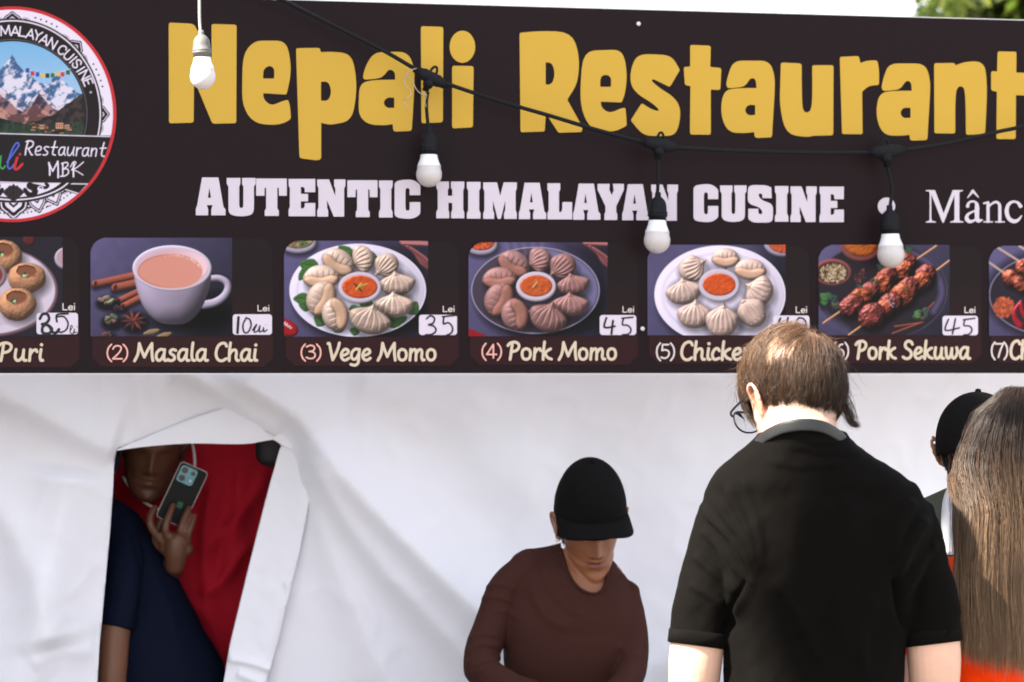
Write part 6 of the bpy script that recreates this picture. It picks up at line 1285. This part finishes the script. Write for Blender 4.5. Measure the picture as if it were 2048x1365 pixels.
M_sk2 = mskin('light_skin', (.50, .30, .22))
bg = [ringloft([(q[0], q[1], q[2]-.006, q[3]*.9, q[4]*.88, q[5]) for q in rw], 44), head_geo(MW), *ear_geo(MW, -1), *ear_geo(MW, 1), limb([Vector((wx, Y2+.01, zr(1020))), Vector((wx, Y2+.01, zr(960))), loc(MW, 0, -.01, -.03)], [.052, .050, .052], 24)]
for A, s in ((aL, 1), (aR, -1)):
    el = A[-1]+Vector((-.008*s, .0, -.10)); wr = el+Vector((.02*s, .20, .02)); bg += [limb([A[0], A[1], A[2], el], [.038, .040, .040, .036]), limb([el, (el+wr)/2, wr], [.036, .033, .023])]+hand_geo(wr+Vector((0, .02, 0)), (.1*s, 1, .1), (0, -.1, 1), .92, side=s)
fuse('body', bg, .0045, M_sk2, wo_, 3)
trousers('trousers', wo_, wx, Y2+.02, .86, .165, M_denim, shoe=M_shoe)
def long_hair():
    NG, NC, K = 620, 15, 18; th = nrs.uniform(-2.15, 2.15, NG); lay = nrs.uniform(.84, 1.0, NG); zt = zr(783)+.004; hc_ = np.array(loc(MW, 0, -.01, .02))
    zb = zr(1318)+nrs.normal(size=NG)*.012+np.abs(th)*.016+nrs.rand(NG)*.035*(lay < .85); out = np.zeros((NG, K, 3)); s = np.linspace(0, 1, K)
    ph = nrs.uniform(0, 6.28, NG); amp = nrs.uniform(.001, .0065, NG)
    for i in range(NG):
        r0 = nrs.uniform(.05, .5)      # where on the top it starts, as a fraction of the radius
        u = s**.85; z = zt-.0-(zt-zb[i])*u; dz = zt-z
        rx = np.interp(dz, [0, .012, .03, .06, .10, .16, .25, .35, .47, .6], [.022, .050, .070, .089, .104, .120, .136, .140, .137, .126])
        ry = np.interp(dz, [0, .012, .03, .06, .10, .16, .25, .35, .47, .6], [.020, .050, .074, .094, .108, .112, .124, .138, .138, .130])
        k = lay[i]*(1-.10*r0*(1-u)); rx = rx*(k+.03*np.sin(u*5+ph[i])); ry = ry*k
        dn = np.clip((dz-.10)/.14, 0, 1); dn = dn*dn*(3-2*dn); thu = th[i]*(1-.46*dn)*(1+.05*np.sin(u*3+ph[i])); rx = rx*(1+.08*dn); out[i] = np.stack([hc_[0]-.006+rx*np.sin(thu)+amp[i]*np.sin(u*13+ph[i]), hc_[1]+.006-ry*np.sign(np.cos(thu))*np.abs(np.cos(thu))**(1-.6*dn)+amp[i]*np.cos(u*11+ph[i]), z], 1)
    Pp = np.repeat(out, NC, 0); N = len(Pp); tt = s[None, :, None]; Pp = Pp+nrs.normal(size=(N, 1, 3))*np.array((.0046, .0046, .002))*(1-.35*tt)+nrs.normal(size=(N, 1, 3))*np.array((.004, .004, .012))*tt**2
    st = nrs.rand(N) < .02; Pp[st] += nrs.normal(size=(st.sum(), 1, 3))*np.array((.016, .012, .0))*tt**1.2
    wd = np.interp(s, [0, .1, .85, 1], [.0003, .00036, .00034, .00008])[None]*nrs.uniform(.7, 1.25, (N, 1))
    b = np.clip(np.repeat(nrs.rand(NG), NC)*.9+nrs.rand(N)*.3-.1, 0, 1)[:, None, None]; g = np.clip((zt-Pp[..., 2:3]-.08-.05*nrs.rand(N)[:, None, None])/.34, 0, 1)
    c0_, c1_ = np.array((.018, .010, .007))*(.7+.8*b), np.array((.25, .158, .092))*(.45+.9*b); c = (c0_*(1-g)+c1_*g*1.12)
    return Pp, wd, c
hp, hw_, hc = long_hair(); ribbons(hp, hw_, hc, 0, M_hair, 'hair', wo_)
M_prt = mat('shirt_print', (.75, .50, .44), .8, .1)
for st in ([(2030, 1165), (2030, 1188), (2046, 1188)], [(2030, 1177), (2042, 1177)], [(2030, 1165), (2046, 1165)], [(2044, 1206), (2034, 1203), (2029, 1211), (2034, 1218), (2043, 1212)], [(2045, 1202), (2045, 1219)]):
    q = drape(otop.data, [tuple(p) for p in (catmull(st, 3) if len(st) > 2 else st)], .001, Y2-.1); tube('shirt_letter', q, .0014, M_prt, wo_, 6)
rebase(wo_)

# ================================================================== man in a dark cap behind her
Y3 = 6.35; mx = P(1950, 0, Y3).x
m3 = thing('person', (mx, Y3, 0), 'man in a black cap half hidden behind the long-haired woman, one ear showing', 'person')
MC = headmat(P(1955, 905, Y3), (.28, .94, -.10), s=.98)
def z3(py): return P(0, py, Y3).z
r3 = [(mx, Y3, z3(975), .062, .06, 2), (mx, Y3, z3(995), .11, .08, 2.2), (mx, Y3, z3(1020), .165, .095, 2.3), (mx, Y3, z3(1060), .20, .11, 2.4), (mx, Y3, z3(1150), .20, .12, 2.4), (mx, Y3, z3(1400), .175, .115, 2.4), (mx, Y3, .86, .175, .12, 2.4), (mx, Y3, .80, .18, .12, 2.4)]
M_jk = mat('dark_green_jacket', (.035, .042, .030), .8, .2); bump(M_jk, 22, .4, .004)
g3 = [ringloft(r3, 44)]
arms3 = []
for s in (-1, 1):
    A = [Vector((mx+s*.19, Y3, z3(1065))), Vector((mx+s*.225, Y3, z3(1200))), Vector((mx+s*.235, Y3+.02, z3(1330))), Vector((mx+s*.20, Y3+.20, z3(1380)))]; arms3.append(A); g3.append(tube_geo([Vector(q) for q in catmull([tuple(p) for p in A], 5)], .050, 22))
fuse('jacket', g3, .008, M_jk, m3, 3, disp=lambda co, no: .003*vnoise(co[:, 0]*14, co[:, 2]*14+co[:, 1]*8, 1., 5, 2))
M_sk3 = mskin('brown_skin', (.22, .105, .058))
bg = [ringloft([(q[0], q[1], q[2]-.006, q[3]*.88, q[4]*.86, q[5]) for q in r3], 36), head_geo(MC), *ear_geo(MC, -1, 1.1), *ear_geo(MC, 1), limb([Vector((mx, Y3, z3(1010))), Vector((mx-.004, Y3, z3(950))), loc(MC, 0, -.01, -.03)], [.060, .058, .058], 22)]
for A, s in zip(arms3, (1, -1)): bg += [limb(A, [.04, .04, .036, .028])]+hand_geo(A[-1]+Vector((0, .02, 0)), (.3*s, 1, 0), (0, 0, 1), 1., side=s)
fuse('body', bg, .0050, M_sk3, m3, 3)
M_blk = mat('black_cotton_cap', (.0055, .0052, .0052), .85, .04); bump(M_blk, 600, .2, .0005)
def cap(M, parent, dome=(.086, .106, .110), zc=.030, cut=.012, brim=None, m=None):
    V, Fc = [], []; U, Wn = 48, 16
    for i in range(Wn+1):
        t = (math.pi/2+math.asin(min((zc-cut)/dome[2], .99)))*i/Wn; t = max(t, .03)
        for k in range(U):
            a = 2*math.pi*k/U; seam = 1-.008*math.exp(-((a*6/(2*math.pi)) % 1-.5)**2/.002)
            V.append(M @ Vector((dome[0]*seam*math.sin(t)*math.cos(a), -.004+dome[1]*seam*math.sin(t)*math.sin(a), zc+dome[2]*(abs(math.cos(t))**.92)*math.copysign(1, math.cos(t)))))
    for i in range(Wn):
        for k in range(U): a, b = i*U+k, i*U+(k+1) % U; Fc.append((a, a+U, b+U, b))
    Fc.append(tuple(range(U)))
    o = mesh('cap', V, Fc, m or M_blk, parent, True); so = o.modifiers.new('t', 'SOLIDIFY'); so.thickness = .002; so.offset = -1
    v, f = lathe_geo([(.001, .0075), (.006, .006), (.0075, 0), (.0070, -.004)], 16, (0, 0, 0)); mesh('cap_button', [M @ (Vector(q)+Vector((0, -.004, zc+dome[2]))) for q in v], f, m or M_blk, o, True)
    if brim:
        L, drop, arch, wdt, z0 = brim; V, Fc = [], []; A, B = 26, 9
        for i in range(A+1):
            a = math.pi*(.10+.80*i/A)
            for j in range(B+1):
                s = j/B; x = dome[0]*1.0*math.cos(a)*(1+.10*s*wdt); y = -.004+dome[1]*.985*math.sin(a)+L*s*math.sin(a)**.62; z = z0-drop*s-arch*(x/dome[0])**2*(.35+.65*s)
                V.append(M @ Vector((x, y, z)))
        for i in range(A):
            for j in range(B): p = i*(B+1)+j; Fc.append((p, p+1, p+B+2, p+B+1))
        b = mesh('brim', V, Fc, m or M_blk, o, True); so = b.modifiers.new('t', 'SOLIDIFY'); so.thickness = .0028
    return o
cap(MC, m3, (.0945, .116, .114), .024, -.008, (.07, .01, .02, 1, .03))
# short dark hair below the cap's back, and a pale scarf at the neck
hr = nrs.normal(size=(4000, 3)); hr /= np.linalg.norm(hr, axis=1)[:, None]; hr = skull(hr*.1+np.array((0, -.006, .026)), .001); hr = hr[(hr[:, 1] < -.005) & (hr[:, 2] < .02) & (hr[:, 2] > -.06)]
st = np.stack([hr+np.array((0, -.012, -.02))*t*nrs.uniform(.5, 1, (len(hr), 1)) for t in np.linspace(0, 1, 4)], 1); ribbons(toW(MC, st), np.full(st.shape[:2], .0007), np.full(st.shape, .012), 0, M_hair, 'hair', m3)
M_scf = mat('pale_scarf', (.32, .33, .36), .8, .2)
v, f = tube_geo(catmull([tuple(P(x, y, Y)) for x, y, Y in ((1930, 985, 6.26), (1905, 985, 6.25), (1893, 1010, 6.235), (1892, 1050, 6.225), (1897, 1100, 6.22))], 5), [.016, .018, .019, .018, .017]*4+[.017], 14) if False else tube_geo(catmull([tuple(P(x, y, Y)) for x, y, Y in ((1935, 975, 6.275), (1908, 978, 6.262), (1896, 1005, 6.245), (1893, 1050, 6.232), (1897, 1110, 6.228))], 5), .012, 14)
mesh('scarf', v, f, M_scf, m3, True)
trousers('trousers', m3, mx, Y3, .86, .17, M_denim, shoe=M_shoe); rebase(m3)

# ================================================================== cook in the black baseball cap
Y4 = 7.15; p4 = Y4/F
ck = thing('person', (P(1165, 0, Y4).x, Y4, 0), 'woman in a black baseball cap and brown long-sleeved top looking down at the counter', 'person')
MG = headmat(P(1180, 1051, Y4-.03), (.16, -.87, -.44), (-.05, 0, 1), 1.09)
def R4(py, xl, xr, ry, n=2.3, dy=0): a, b = P(xl, py, Y4), P(xr, py, Y4); return ((a.x+b.x)/2, Y4+dy, a.z, (b.x-a.x)/2, ry, n)
r4 = [R4(1104, 1112, 1204, .056, 2, .03), R4(1118, 1078, 1222, .072, 2.2, .03), R4(1138, 1046, 1240, .086, 2.3, .02), R4(1165, 1024, 1258, .096, 2.4, .015), R4(1200, 1008, 1274, .105, 2.4, .01), R4(1250, 1004, 1276, .115, 2.4), R4(1320, 1008, 1272, .118, 2.4), R4(1400, 1020, 1262, .105, 2.4), R4(1500, 1064, 1256, .10, 2.4), R4(1640, 1046, 1272, .115, 2.4), R4(1720, 1036, 1282, .12, 2.4)]
aA = [P(1056, 1140, Y4), P(1016, 1180, 7.14), P(990, 1240, 7.12), P(966, 1300, 7.08), P(962, 1338, 7.05)]; aA2 = [P(962, 1338, 7.05), P(1005, 1368, 6.97), P(1085, 1392, 6.89)]
aB = [P(1250, 1190, Y4), P(1262, 1240, 7.13), P(1268, 1295, 7.10), P(1262, 1345, 7.05)]; aB2 = [P(1262, 1345, 7.05), P(1235, 1385, 6.96), P(1180, 1402, 6.89)]
M_bt = mat('brown_jersey', (.040, .0150, .0115), .8, .08); bump(M_bt, 500, .15, .0005)
f4 = [([(1000, 1108), (1040, 1098), (1075, 1112)], .006, 7), ([(965, 1178), (1000, 1170), (1040, 1186)], .004, 5), ([(958, 1200), (995, 1196), (1030, 1210)], .004, 5), ([(935, 1285), (965, 1270), (1000, 1275)], .006, 6), ([(930, 1310), (965, 1290), (1005, 1300)], .007, 6), ([(932, 1335), (965, 1312), (1015, 1325)], .007, 6), ([(945, 1352), (985, 1334), (1040, 1350)], .006, 6), ([(985, 1225), (1010, 1225), (1040, 1240)], .003, 5),
      ([(1090, 1120), (1100, 1180), (1150, 1225), (1190, 1240)], .005, 12), ([(1060, 1170), (1090, 1230), (1150, 1265)], .006, 15), ([(1240, 1150), (1262, 1170), (1282, 1186)], .005, 6), ([(1235, 1290), (1255, 1310), (1285, 1310)], .005, 8), ([(1120, 1260), (1180, 1275), (1240, 1262)], -.004, 16)]
NECK = [(1124, 1090), (1128, 1122), (1140, 1156), (1160, 1180), (1186, 1190), (1204, 1184), (1213, 1164), (1214, 1140), (1200, 1060), (1130, 1060)]
top4 = fuse('brown_top', [ringloft(r4, 52), limb([P(1150, 1112, 7.19), P(1100, 1124, 7.17), P(1052, 1138, 7.15)], [.040, .040, .046], 22), limb(aA, [37*p4, 40*p4, 38*p4, 36*p4, 35*p4], 26), limb(aA2, [35*p4, 30*p4, 24*p4], 22), limb(aB, [30*p4, 30*p4, 30*p4, 30*p4], 24), limb(aB2, [30*p4, 28*p4, 22*p4], 20)], .0042, M_bt, ck, 3, disp=folds(f4, .0012, 40))
nk = catmull([(1122, 1098)]+NECK[1:8]+[(1213, 1136)], 4)
# neckline binding
nb = drape(top4.data, [(x, y) for x, y in nk], .0015, Y4-.06); nb = [q for q in nb]
sm = np.array([tuple(q) for q in nb]); 
for _ in range(6): sm[1:-1] = (sm[:-2]+2*sm[1:-1]+sm[2:])/4
# scoop neckline: cut the front of the top away inside the neck curve
bm = bmesh.new(); bm.from_mesh(top4.data); dl = []
co = np.array([v.co[:] for v in bm.verts]); X_, Y_ = pxy(co); ins = (d_poly(X_, Y_, catmull(NECK, 4, True)) < 0)
bmesh.ops.delete(bm, geom=[v for v, i in zip(bm.verts, ins) if i], context='VERTS')
bm.to_mesh(top4.data); bm.free()
M_sk4 = mskin('tan_skin', None, .42, .12, True)
hA = hand_geo(aA2[-1]+Vector((.015, -.01, -.005)), (.9, -.35, -.1), (0, 0, -1), .9, side=1); hB = hand_geo(aB2[-1]+Vector((-.015, -.01, -.005)), (-.9, -.35, -.1), (0, 0, -1), .9, side=-1)
bg = [ringloft([(q[0], q[1], q[2]-.002, q[3]*.95, q[4]*.95, q[5]) for q in r4], 44), head_geo(MG, .93, .84), *ear_geo(MG, -1, .97), *ear_geo(MG, 1, .95), limb([P(1163, 1185, 7.17), P(1166, 1140, 7.16), P(1174, 1095, 7.14), loc(MG, 0, -.025, -.03)], [.058, .049, .047, .050], 28), limb([P(1166, 1115, 7.15), P(1110, 1140, 7.16)], [.045, .035]), limb([P(1170, 1120, 7.15), P(1222, 1156, 7.16)], [.042, .034]),
      limb(aA, [.038, .038, .036, .034, .032]), limb(aA2, [.032, .030, .022]), limb(aB, [.030, .030, .030, .030]), limb(aB2, [.030, .027, .022])]
b4 = fuse('body', bg+hA+hB, .0036, M_sk4, ck, 2, .4)
iMG = MG.inverted()
def c4(co):
    L = (np.array(iMG.to_3x3()) @ co.T).T+np.array(iMG.translation); n = vnoise(co[:, 0]*60+co[:, 1]*40, co[:, 2]*60, 1., 2, 3)[:, None]; c = np.array((.235, .092, .044))*(1+.05*n)
    z = L[:, 2]; lip = np.exp(-((z+.0525)/.0085)**4-(L[:, 0]/.022)**4)[:, None]*(L[:, 1] > .06)[:, None]; c = c*(1-lip*.85)+np.array((.165, .045, .034))*lip*.85
    ns = sum(np.exp(-((L[:, 0]-s*.009)/.004)**2-((z+.0345)/.003)**2) for s in (-1, 1))[:, None]*(L[:, 1] > .08)[:, None]; c = c*(1-ns*.7); mo = np.exp(-((z+.0517)/.0012)**2-(L[:, 0]/.021)**4)[:, None]*(L[:, 1] > .06)[:, None]; return c*(1-.75*mo)
vcol(b4, c4)
cap(MG, ck, (.0835, .104, .134), .030, .018, (.066, .002, .040, 1.3, .062))
M_dk = np.array((.012, .009, .008))
def side_hair(M, parent, n=400, side=1):
    th = nrs.uniform(-1, 1, n); z0 = nrs.uniform(-.02, .05, n); a = np.where(nrs.rand(n) < .5, 1, -1); a = np.full(n, side); x = a*.074; y = nrs.uniform(-.06, .030, n)
    st = np.stack([np.stack([x*(1+.03*t), y+nrs.normal(size=n)*.001-.045*t, z0-.035*t+.004*np.sin(t*3+th)], 1) for t in np.linspace(0, 1, 5)], 1); return ribbons(toW(M, st), np.full(st.shape[:2], .0006), np.full(st.shape, 0.)+M_dk, 0, M_hair, 'hair', parent)
hq = skull(nrs.normal(size=(9000, 3)), .0015); hq = hq[(hq[:, 1] < -.012) & (hq[:, 2] < .035) & (hq[:, 2] > -.06)]; st = np.stack([hq+np.array((0, -.004, -.016))*t*nrs.uniform(.5, 1, (len(hq), 1)) for t in np.linspace(0, 1, 4)], 1); ribbons(toW(MG, st), np.full(st.shape[:2], .0006), np.full(st.shape, .010), 0, M_hair, 'hair', ck)
M_pearl = mat('pearl', (.75, .72, .68), .2, .6)
for s in (-1, 1): v, f = ellipsoid(loc(MG, s*.077, .008, -.030), (.0042,)*3); mesh('earring', v, f, M_pearl, ck, True)
tube('neck_binding', sm, .0042, M_bt, ck, 8)
trousers('trousers', ck, P(1160, 0, Y4).x, Y4, .74, .16, M_denim, shoe=M_shoe, foot=(0, -1)); rebase(ck)

# ================================================================== helper in the red shirt holding up a phone
Y5 = 7.86; p5 = Y5/F
rd = thing('person', (P(400, 0, Y5).x, Y5, 0), 'man in a red shirt inside the tent doorway looking at a raised phone', 'person')
MR = headmat(P(305, 893, 7.70), (.10, -.92, -.36), (.12, 0, 1), 1.12)
def R5(py, xl, xr, ry, n=2.4, dy=0): a, b = P(xl, py, Y5), P(xr, py, Y5); return ((a.x+b.x)/2, Y5+dy, a.z, (b.x-a.x)/2, ry, n)
r5 = [R5(850, 330, 470, .06, 2), R5(866, 290, 530, .09), R5(895, 256, 566, .11), R5(940, 236, 584, .12), R5(1020, 232, 584, .13), R5(1150, 240, 570, .135), R5(1300, 250, 556, .135), R5(1450, 256, 550, .135), R5(1560, 256, 550, .13), R5(1640, 260, 546, .13)]
M_red = mat('red_jersey', (.36, .010, .022), .8, .06); bump(M_red, 300, .15, .001)
uA = [P(560, 930, Y5), P(600, 1040, 7.84), P(610, 1160, 7.78)]; ph_w = P(352, 1122, 7.56)
uB = [P(262, 950, Y5), P(262, 1080, 7.86), P(300, 1190, 7.84)]
fuse('red_shirt', [ringloft(r5, 48), tube_geo([Vector(q) for q in catmull([tuple(p) for p in uA], 5)], .062, 24), tube_geo([Vector(q) for q in catmull([tuple(p) for p in uB], 5)], .058, 24)], .008, M_red, rd, 3, disp=folds([([(430, 950), (410, 1080), (420, 1250)], .022, 18), ([(480, 920), (470, 1050), (440, 1200)], .022, 18), ([(530, 930), (500, 1000), (400, 1110)], .018, 14), ([(500, 1080), (440, 1160), (390, 1190)], .016, 12), ([(380, 1200), (430, 1260), (450, 1350)], .010, 14)], .003, 50))
M_sk5 = mskin('dark_brown_skin', (.115, .048, .027), .42)
lowarm = [P(310, 1200, 7.80), P(330, 1160, 7.70), ph_w]
fing = []
Yh = 7.545
for pts, r in (([(332, 1092), (303, 1056), (301, 1032), (310, 1016)], .0100), ([(344, 1090), (331, 1060), (337, 1034), (346, 1011)], .0102), ([(362, 1092), (362, 1062), (369, 1038), (378, 1017)], .0100), ([(374, 1096), (377, 1068), (384, 1048), (389, 1032)], .0088)):
    fing.append(limb([P(*pts[0], Yh+.012), P(*pts[1], Yh-.014), P(*pts[2], Yh-.008), P(*pts[3], Yh+.004)], [r*1.12, r*1.08, r, r*.84], 14, 4))
fing.append(limb([P(335, 1105, Yh+.02), P(312, 1082, Yh+.03), P(318, 1050, Yh+.036), P(330, 1028, Yh+.034)], [.014, .012, .0105, .009], 14, 4))
palm = [limb([P(350, 1130, 7.565), P(352, 1105, 7.555), P(352, 1085, Yh+.006)], [.027, .031, .030], 20), limb([P(332, 1098, 7.56), P(374, 1098, 7.56)], [.018, .018], 16)]
bg = [ringloft([(q[0], q[1], q[2]-.008, q[3]*.86, q[4]*.84, q[5]) for q in r5], 36), head_geo(MR), *ear_geo(MR, -1), *ear_geo(MR, 1), limb([P(370, 930, 7.84), P(345, 905, 7.80), loc(MR, 0, -.02, -.03)], [.072, .068, .062], 24), limb(uA+[P(600, 1260, 7.70), P(560, 1400, 7.64)], [.05, .05, .048, .042, .030]), limb(lowarm, [.042, .036, .027], 20)]+palm+fing+hand_geo(P(552, 1415, 7.63), (-.3, -.3, -1), (0, -1, 0), 1., side=-1)
fuse('body', bg, .0042, M_sk5, rd, 2, .4)
M_trim = mat('white_trim', (.7, .68, .68), .7, .2)
v, f = join_geo([tube_geo(catmull([tuple(P(*q)) for q in ((246, 955, 7.735), (268, 984, 7.70), (300, 1012, 7.69), (340, 1020, 7.70), (372, 990, 7.70), (388, 945, 7.70), (388, 905, 7.71), (380, 872, 7.74))], 5), .0038, 10)]); mesh('collar_trim', v, f, M_trim, rd, True)
capr = skull(nrs.normal(size=(2600, 3)), .001); capr = capr[capr[:, 2] > np.where(capr[:, 1] > .03, .06, -.02)]; st = np.stack([capr+nrs.normal(size=capr.shape)*.002*t for t in np.linspace(0, 1, 3)], 1); ribbons(toW(MR, st), np.full(st.shape[:2], .0013), np.full(st.shape, .010), 0, M_hair, 'hair', rd)
trousers('trousers', rd, P(405, 0, Y5).x, Y5, .72, .17, M_denim, shoe=M_shoe, foot=(0, -1)); rebase(rd)
# phone
M_phb = mat('phone_back', (.006, .0065, .007), .5, .18); M_phr = mat('phone_rim', (.42, .42, .45), .3, .5, Metallic=.6); M_mod = mat('camera_module', (.10, .26, .31), .25, .5, Metallic=.3); M_len = mat('camera_lens', (.004, .004, .005), .08, .6); M_scr = mat('phone_screen', (.01, .01, .012), .1, .5)
pa = math.radians(25.4); cpx = P(364, 989, 7.568); up = Vector((math.sin(pa), -.05, math.cos(pa))).normalized(); rt = Vector((math.cos(pa), .22, -math.sin(pa))); rt = (rt-up*rt.dot(up)).normalized(); nn = rt.cross(up).normalized()
if nn.y > 0: nn = -nn
phn = thing('phone', cpx, 'black smartphone with a blue camera block held up by the man in the red shirt', 'phone')
def slab(nm, w, h, t0, t1, r, m, parent, ox=0, oy=0, seg=6):
    pts = []
    for (sx_, sy_, a0) in ((1, 1, 0), (-1, 1, 90), (-1, -1, 180), (1, -1, 270)):
        for k in range(seg+1): a = math.radians(a0+90*k/seg); pts.append((ox+sx_*(w/2-r)+r*math.cos(a), oy+sy_*(h/2-r)+r*math.sin(a)))
    n = len(pts); V = [cpx+rt*x+up*y+nn*t for t in (t0, t1) for x, y in pts]; f = [tuple(range(n-1, -1, -1)), tuple(range(n, 2*n))]+[(i, (i+1) % n, n+(i+1) % n, n+i) for i in range(n)]
    if rt.cross(up).dot(nn) < 0: f = [tuple(reversed(q)) for q in f]
    return mesh(nm, V, f, m, parent)
slab('rim', .079, .163, -.0042, .0036, .010, M_phr, phn); slab('back_cover', .0765, .1605, .0036, .0048, .009, M_phb, phn); slab('screen', .076, .160, -.0050, -.0042, .009, M_scr, phn)
mo = slab('camera_block', .046, .046, .0048, .0064, .008, M_mod, phn, -.010, .052)
for ox, oy, r in ((-.021, .063, .0085), (-.020, .041, .0085), (.003, .063, .0060)): slab('lens', 2*r, 2*r, .0064, .0080, r*.98, M_len, mo, ox, oy, 8)
slab('flash', .006, .006, .0064, .0068, .0028, M_trim, mo, .004, .042, 6); slab('glow_patch', .016, .018, .0048, .0052, .004, mat('green_glow_paint', (.012, .09, .05), .5, .3), phn, .006, -.028); rebase(phn)  # green patch: the glow beneath the fingers put in as colour

# ================================================================== helper in navy at the doorway's left side
Y6 = 7.63; p6 = Y6/F
nv = thing('person', (P(190, 0, Y6).x, Y6, 0), 'person in a navy T-shirt bending behind the left edge of the tent doorway', 'person')
def R6(py, xl, xr, ry, n=2.3, dy=0): a, b = P(xl, py, Y6), P(xr, py, Y6); return ((a.x+b.x)/2, Y6+dy, a.z, (b.x-a.x)/2, ry, n)
r6 = [R6(985, 120, 200, .05, 2), R6(1000, 90, 236, .075, 2.1), R6(1025, 60, 272, .09, 2.2), R6(1055, 50, 296, .11), R6(1110, 60, 332, .12), R6(1180, 80, 368, .125), R6(1260, 100, 408, .125), R6(1340, 120, 452, .125), R6(1440, 140, 470, .125), R6(1580, 150, 450, .125), R6(1660, 156, 440, .125)]
M_nv = mat('navy_jersey', (.0045, .0068, .018), .8, .06); bump(M_nv, 300, .15, .001)
sA = [P(238, 1050, 7.60), P(248, 1120, 7.53), P(242, 1190, 7.495), P(229, 1256, 7.475)]
fuse('navy_shirt', [ringloft(r6, 44), tube_geo([Vector(q) for q in catmull([tuple(p) for p in sA], 5)], [.052]*5+[.054]*6+[.053]*5, 26), tube_geo([Vector(q) for q in catmull([tuple(P(*q)) for q in ((80, 1060, 7.66), (60, 1140, 7.66), (55, 1230, 7.64))], 5)], .055, 22)], .006, M_nv, nv, 3, disp=folds([([(262, 1060), (286, 1150), (276, 1250)], -.008, 8), ([(285, 1110), (330, 1200), (360, 1330)], .006, 12)], .002, 50))
bg = [ringloft([(q[0], q[1], q[2]-.006, q[3]*.86, q[4]*.84, q[5]) for q in r6], 36), limb(sA+[P(224, 1330, 7.465), P(222, 1420, 7.45), P(240, 1520, 7.36)], [.040, .042, .044, .043, .041, .036, .027]), limb([P(80, 1060, 7.66), P(60, 1140, 7.66), P(55, 1250, 7.64), P(60, 1400, 7.60), P(110, 1500, 7.46)], [.042, .043, .042, .036, .027])]
M6 = headmat(P(128, 915, 7.62), (-.35, -.85, -.4), s=1.05)
bg += [head_geo(M6), *ear_geo(M6, -1), *ear_geo(M6, 1), limb([P(158, 1010, Y6), P(150, 965, 7.65), loc(M6, 0, -.02, -.03)], [.058, .056, .056])]+hand_geo(P(244, 1540, 7.35), (.3, -.6, -.6), (0, -.5, -1), 1., side=1)+hand_geo(P(118, 1515, 7.44), (.5, -.6, -.5), (0, -.5, -1), 1., side=-1)
fuse('body', bg, .0050, mskin('brown_skin_arm', (.17, .075, .042), .45), nv, 2, .4)
capr = skull(nrs.normal(size=(2600, 3)), .001); capr = capr[capr[:, 2] > np.where(capr[:, 1] > .03, .06, -.03)]; st = np.stack([capr+nrs.normal(size=capr.shape)*.003*t for t in np.linspace(0, 1, 3)], 1); ribbons(toW(M6, st), np.full(st.shape[:2], .0015), np.full(st.shape, .010), 0, M_hair, 'hair', nv)
trousers('trousers', nv, P(300, 0, Y6).x, Y6, .70, .17, M_denim, shoe=M_shoe, foot=(0, -1)); rebase(nv)
# unidentified dark rounded thing at the doorway's upper corner, modelled as a black bag
bgm = mat('black_nylon', (.012, .013, .014), .5, .3); bump(bgm, 30, .4, .004)
bc = P(548, 893, 7.60); bag = thing('dark_object', bc, 'small dark rounded thing in the upper right corner of the tent doorway, shaped as a bag', 'bag')
v, f = ringloft([(bc.x, bc.y, bc.z-.055, .020, .016, 2.2), (bc.x, bc.y, bc.z-.035, .046, .026, 2.6), (bc.x, bc.y, bc.z+.02, .050, .030, 2.6), (bc.x, bc.y, bc.z+.07, .040, .024, 2.6), (bc.x, bc.y, bc.z+.085, .02, .012, 2.2)], 28); mesh('bag_body', v, f, bgm, bag, True)
tube('strap', catmull([(bc.x-.03, bc.y, bc.z+.07), (bc.x-.02, bc.y, bc.z+.25), (bc.x, bc.y, bc.z+.60)], 5), .006, bgm, bag, 8); rebase(bag)
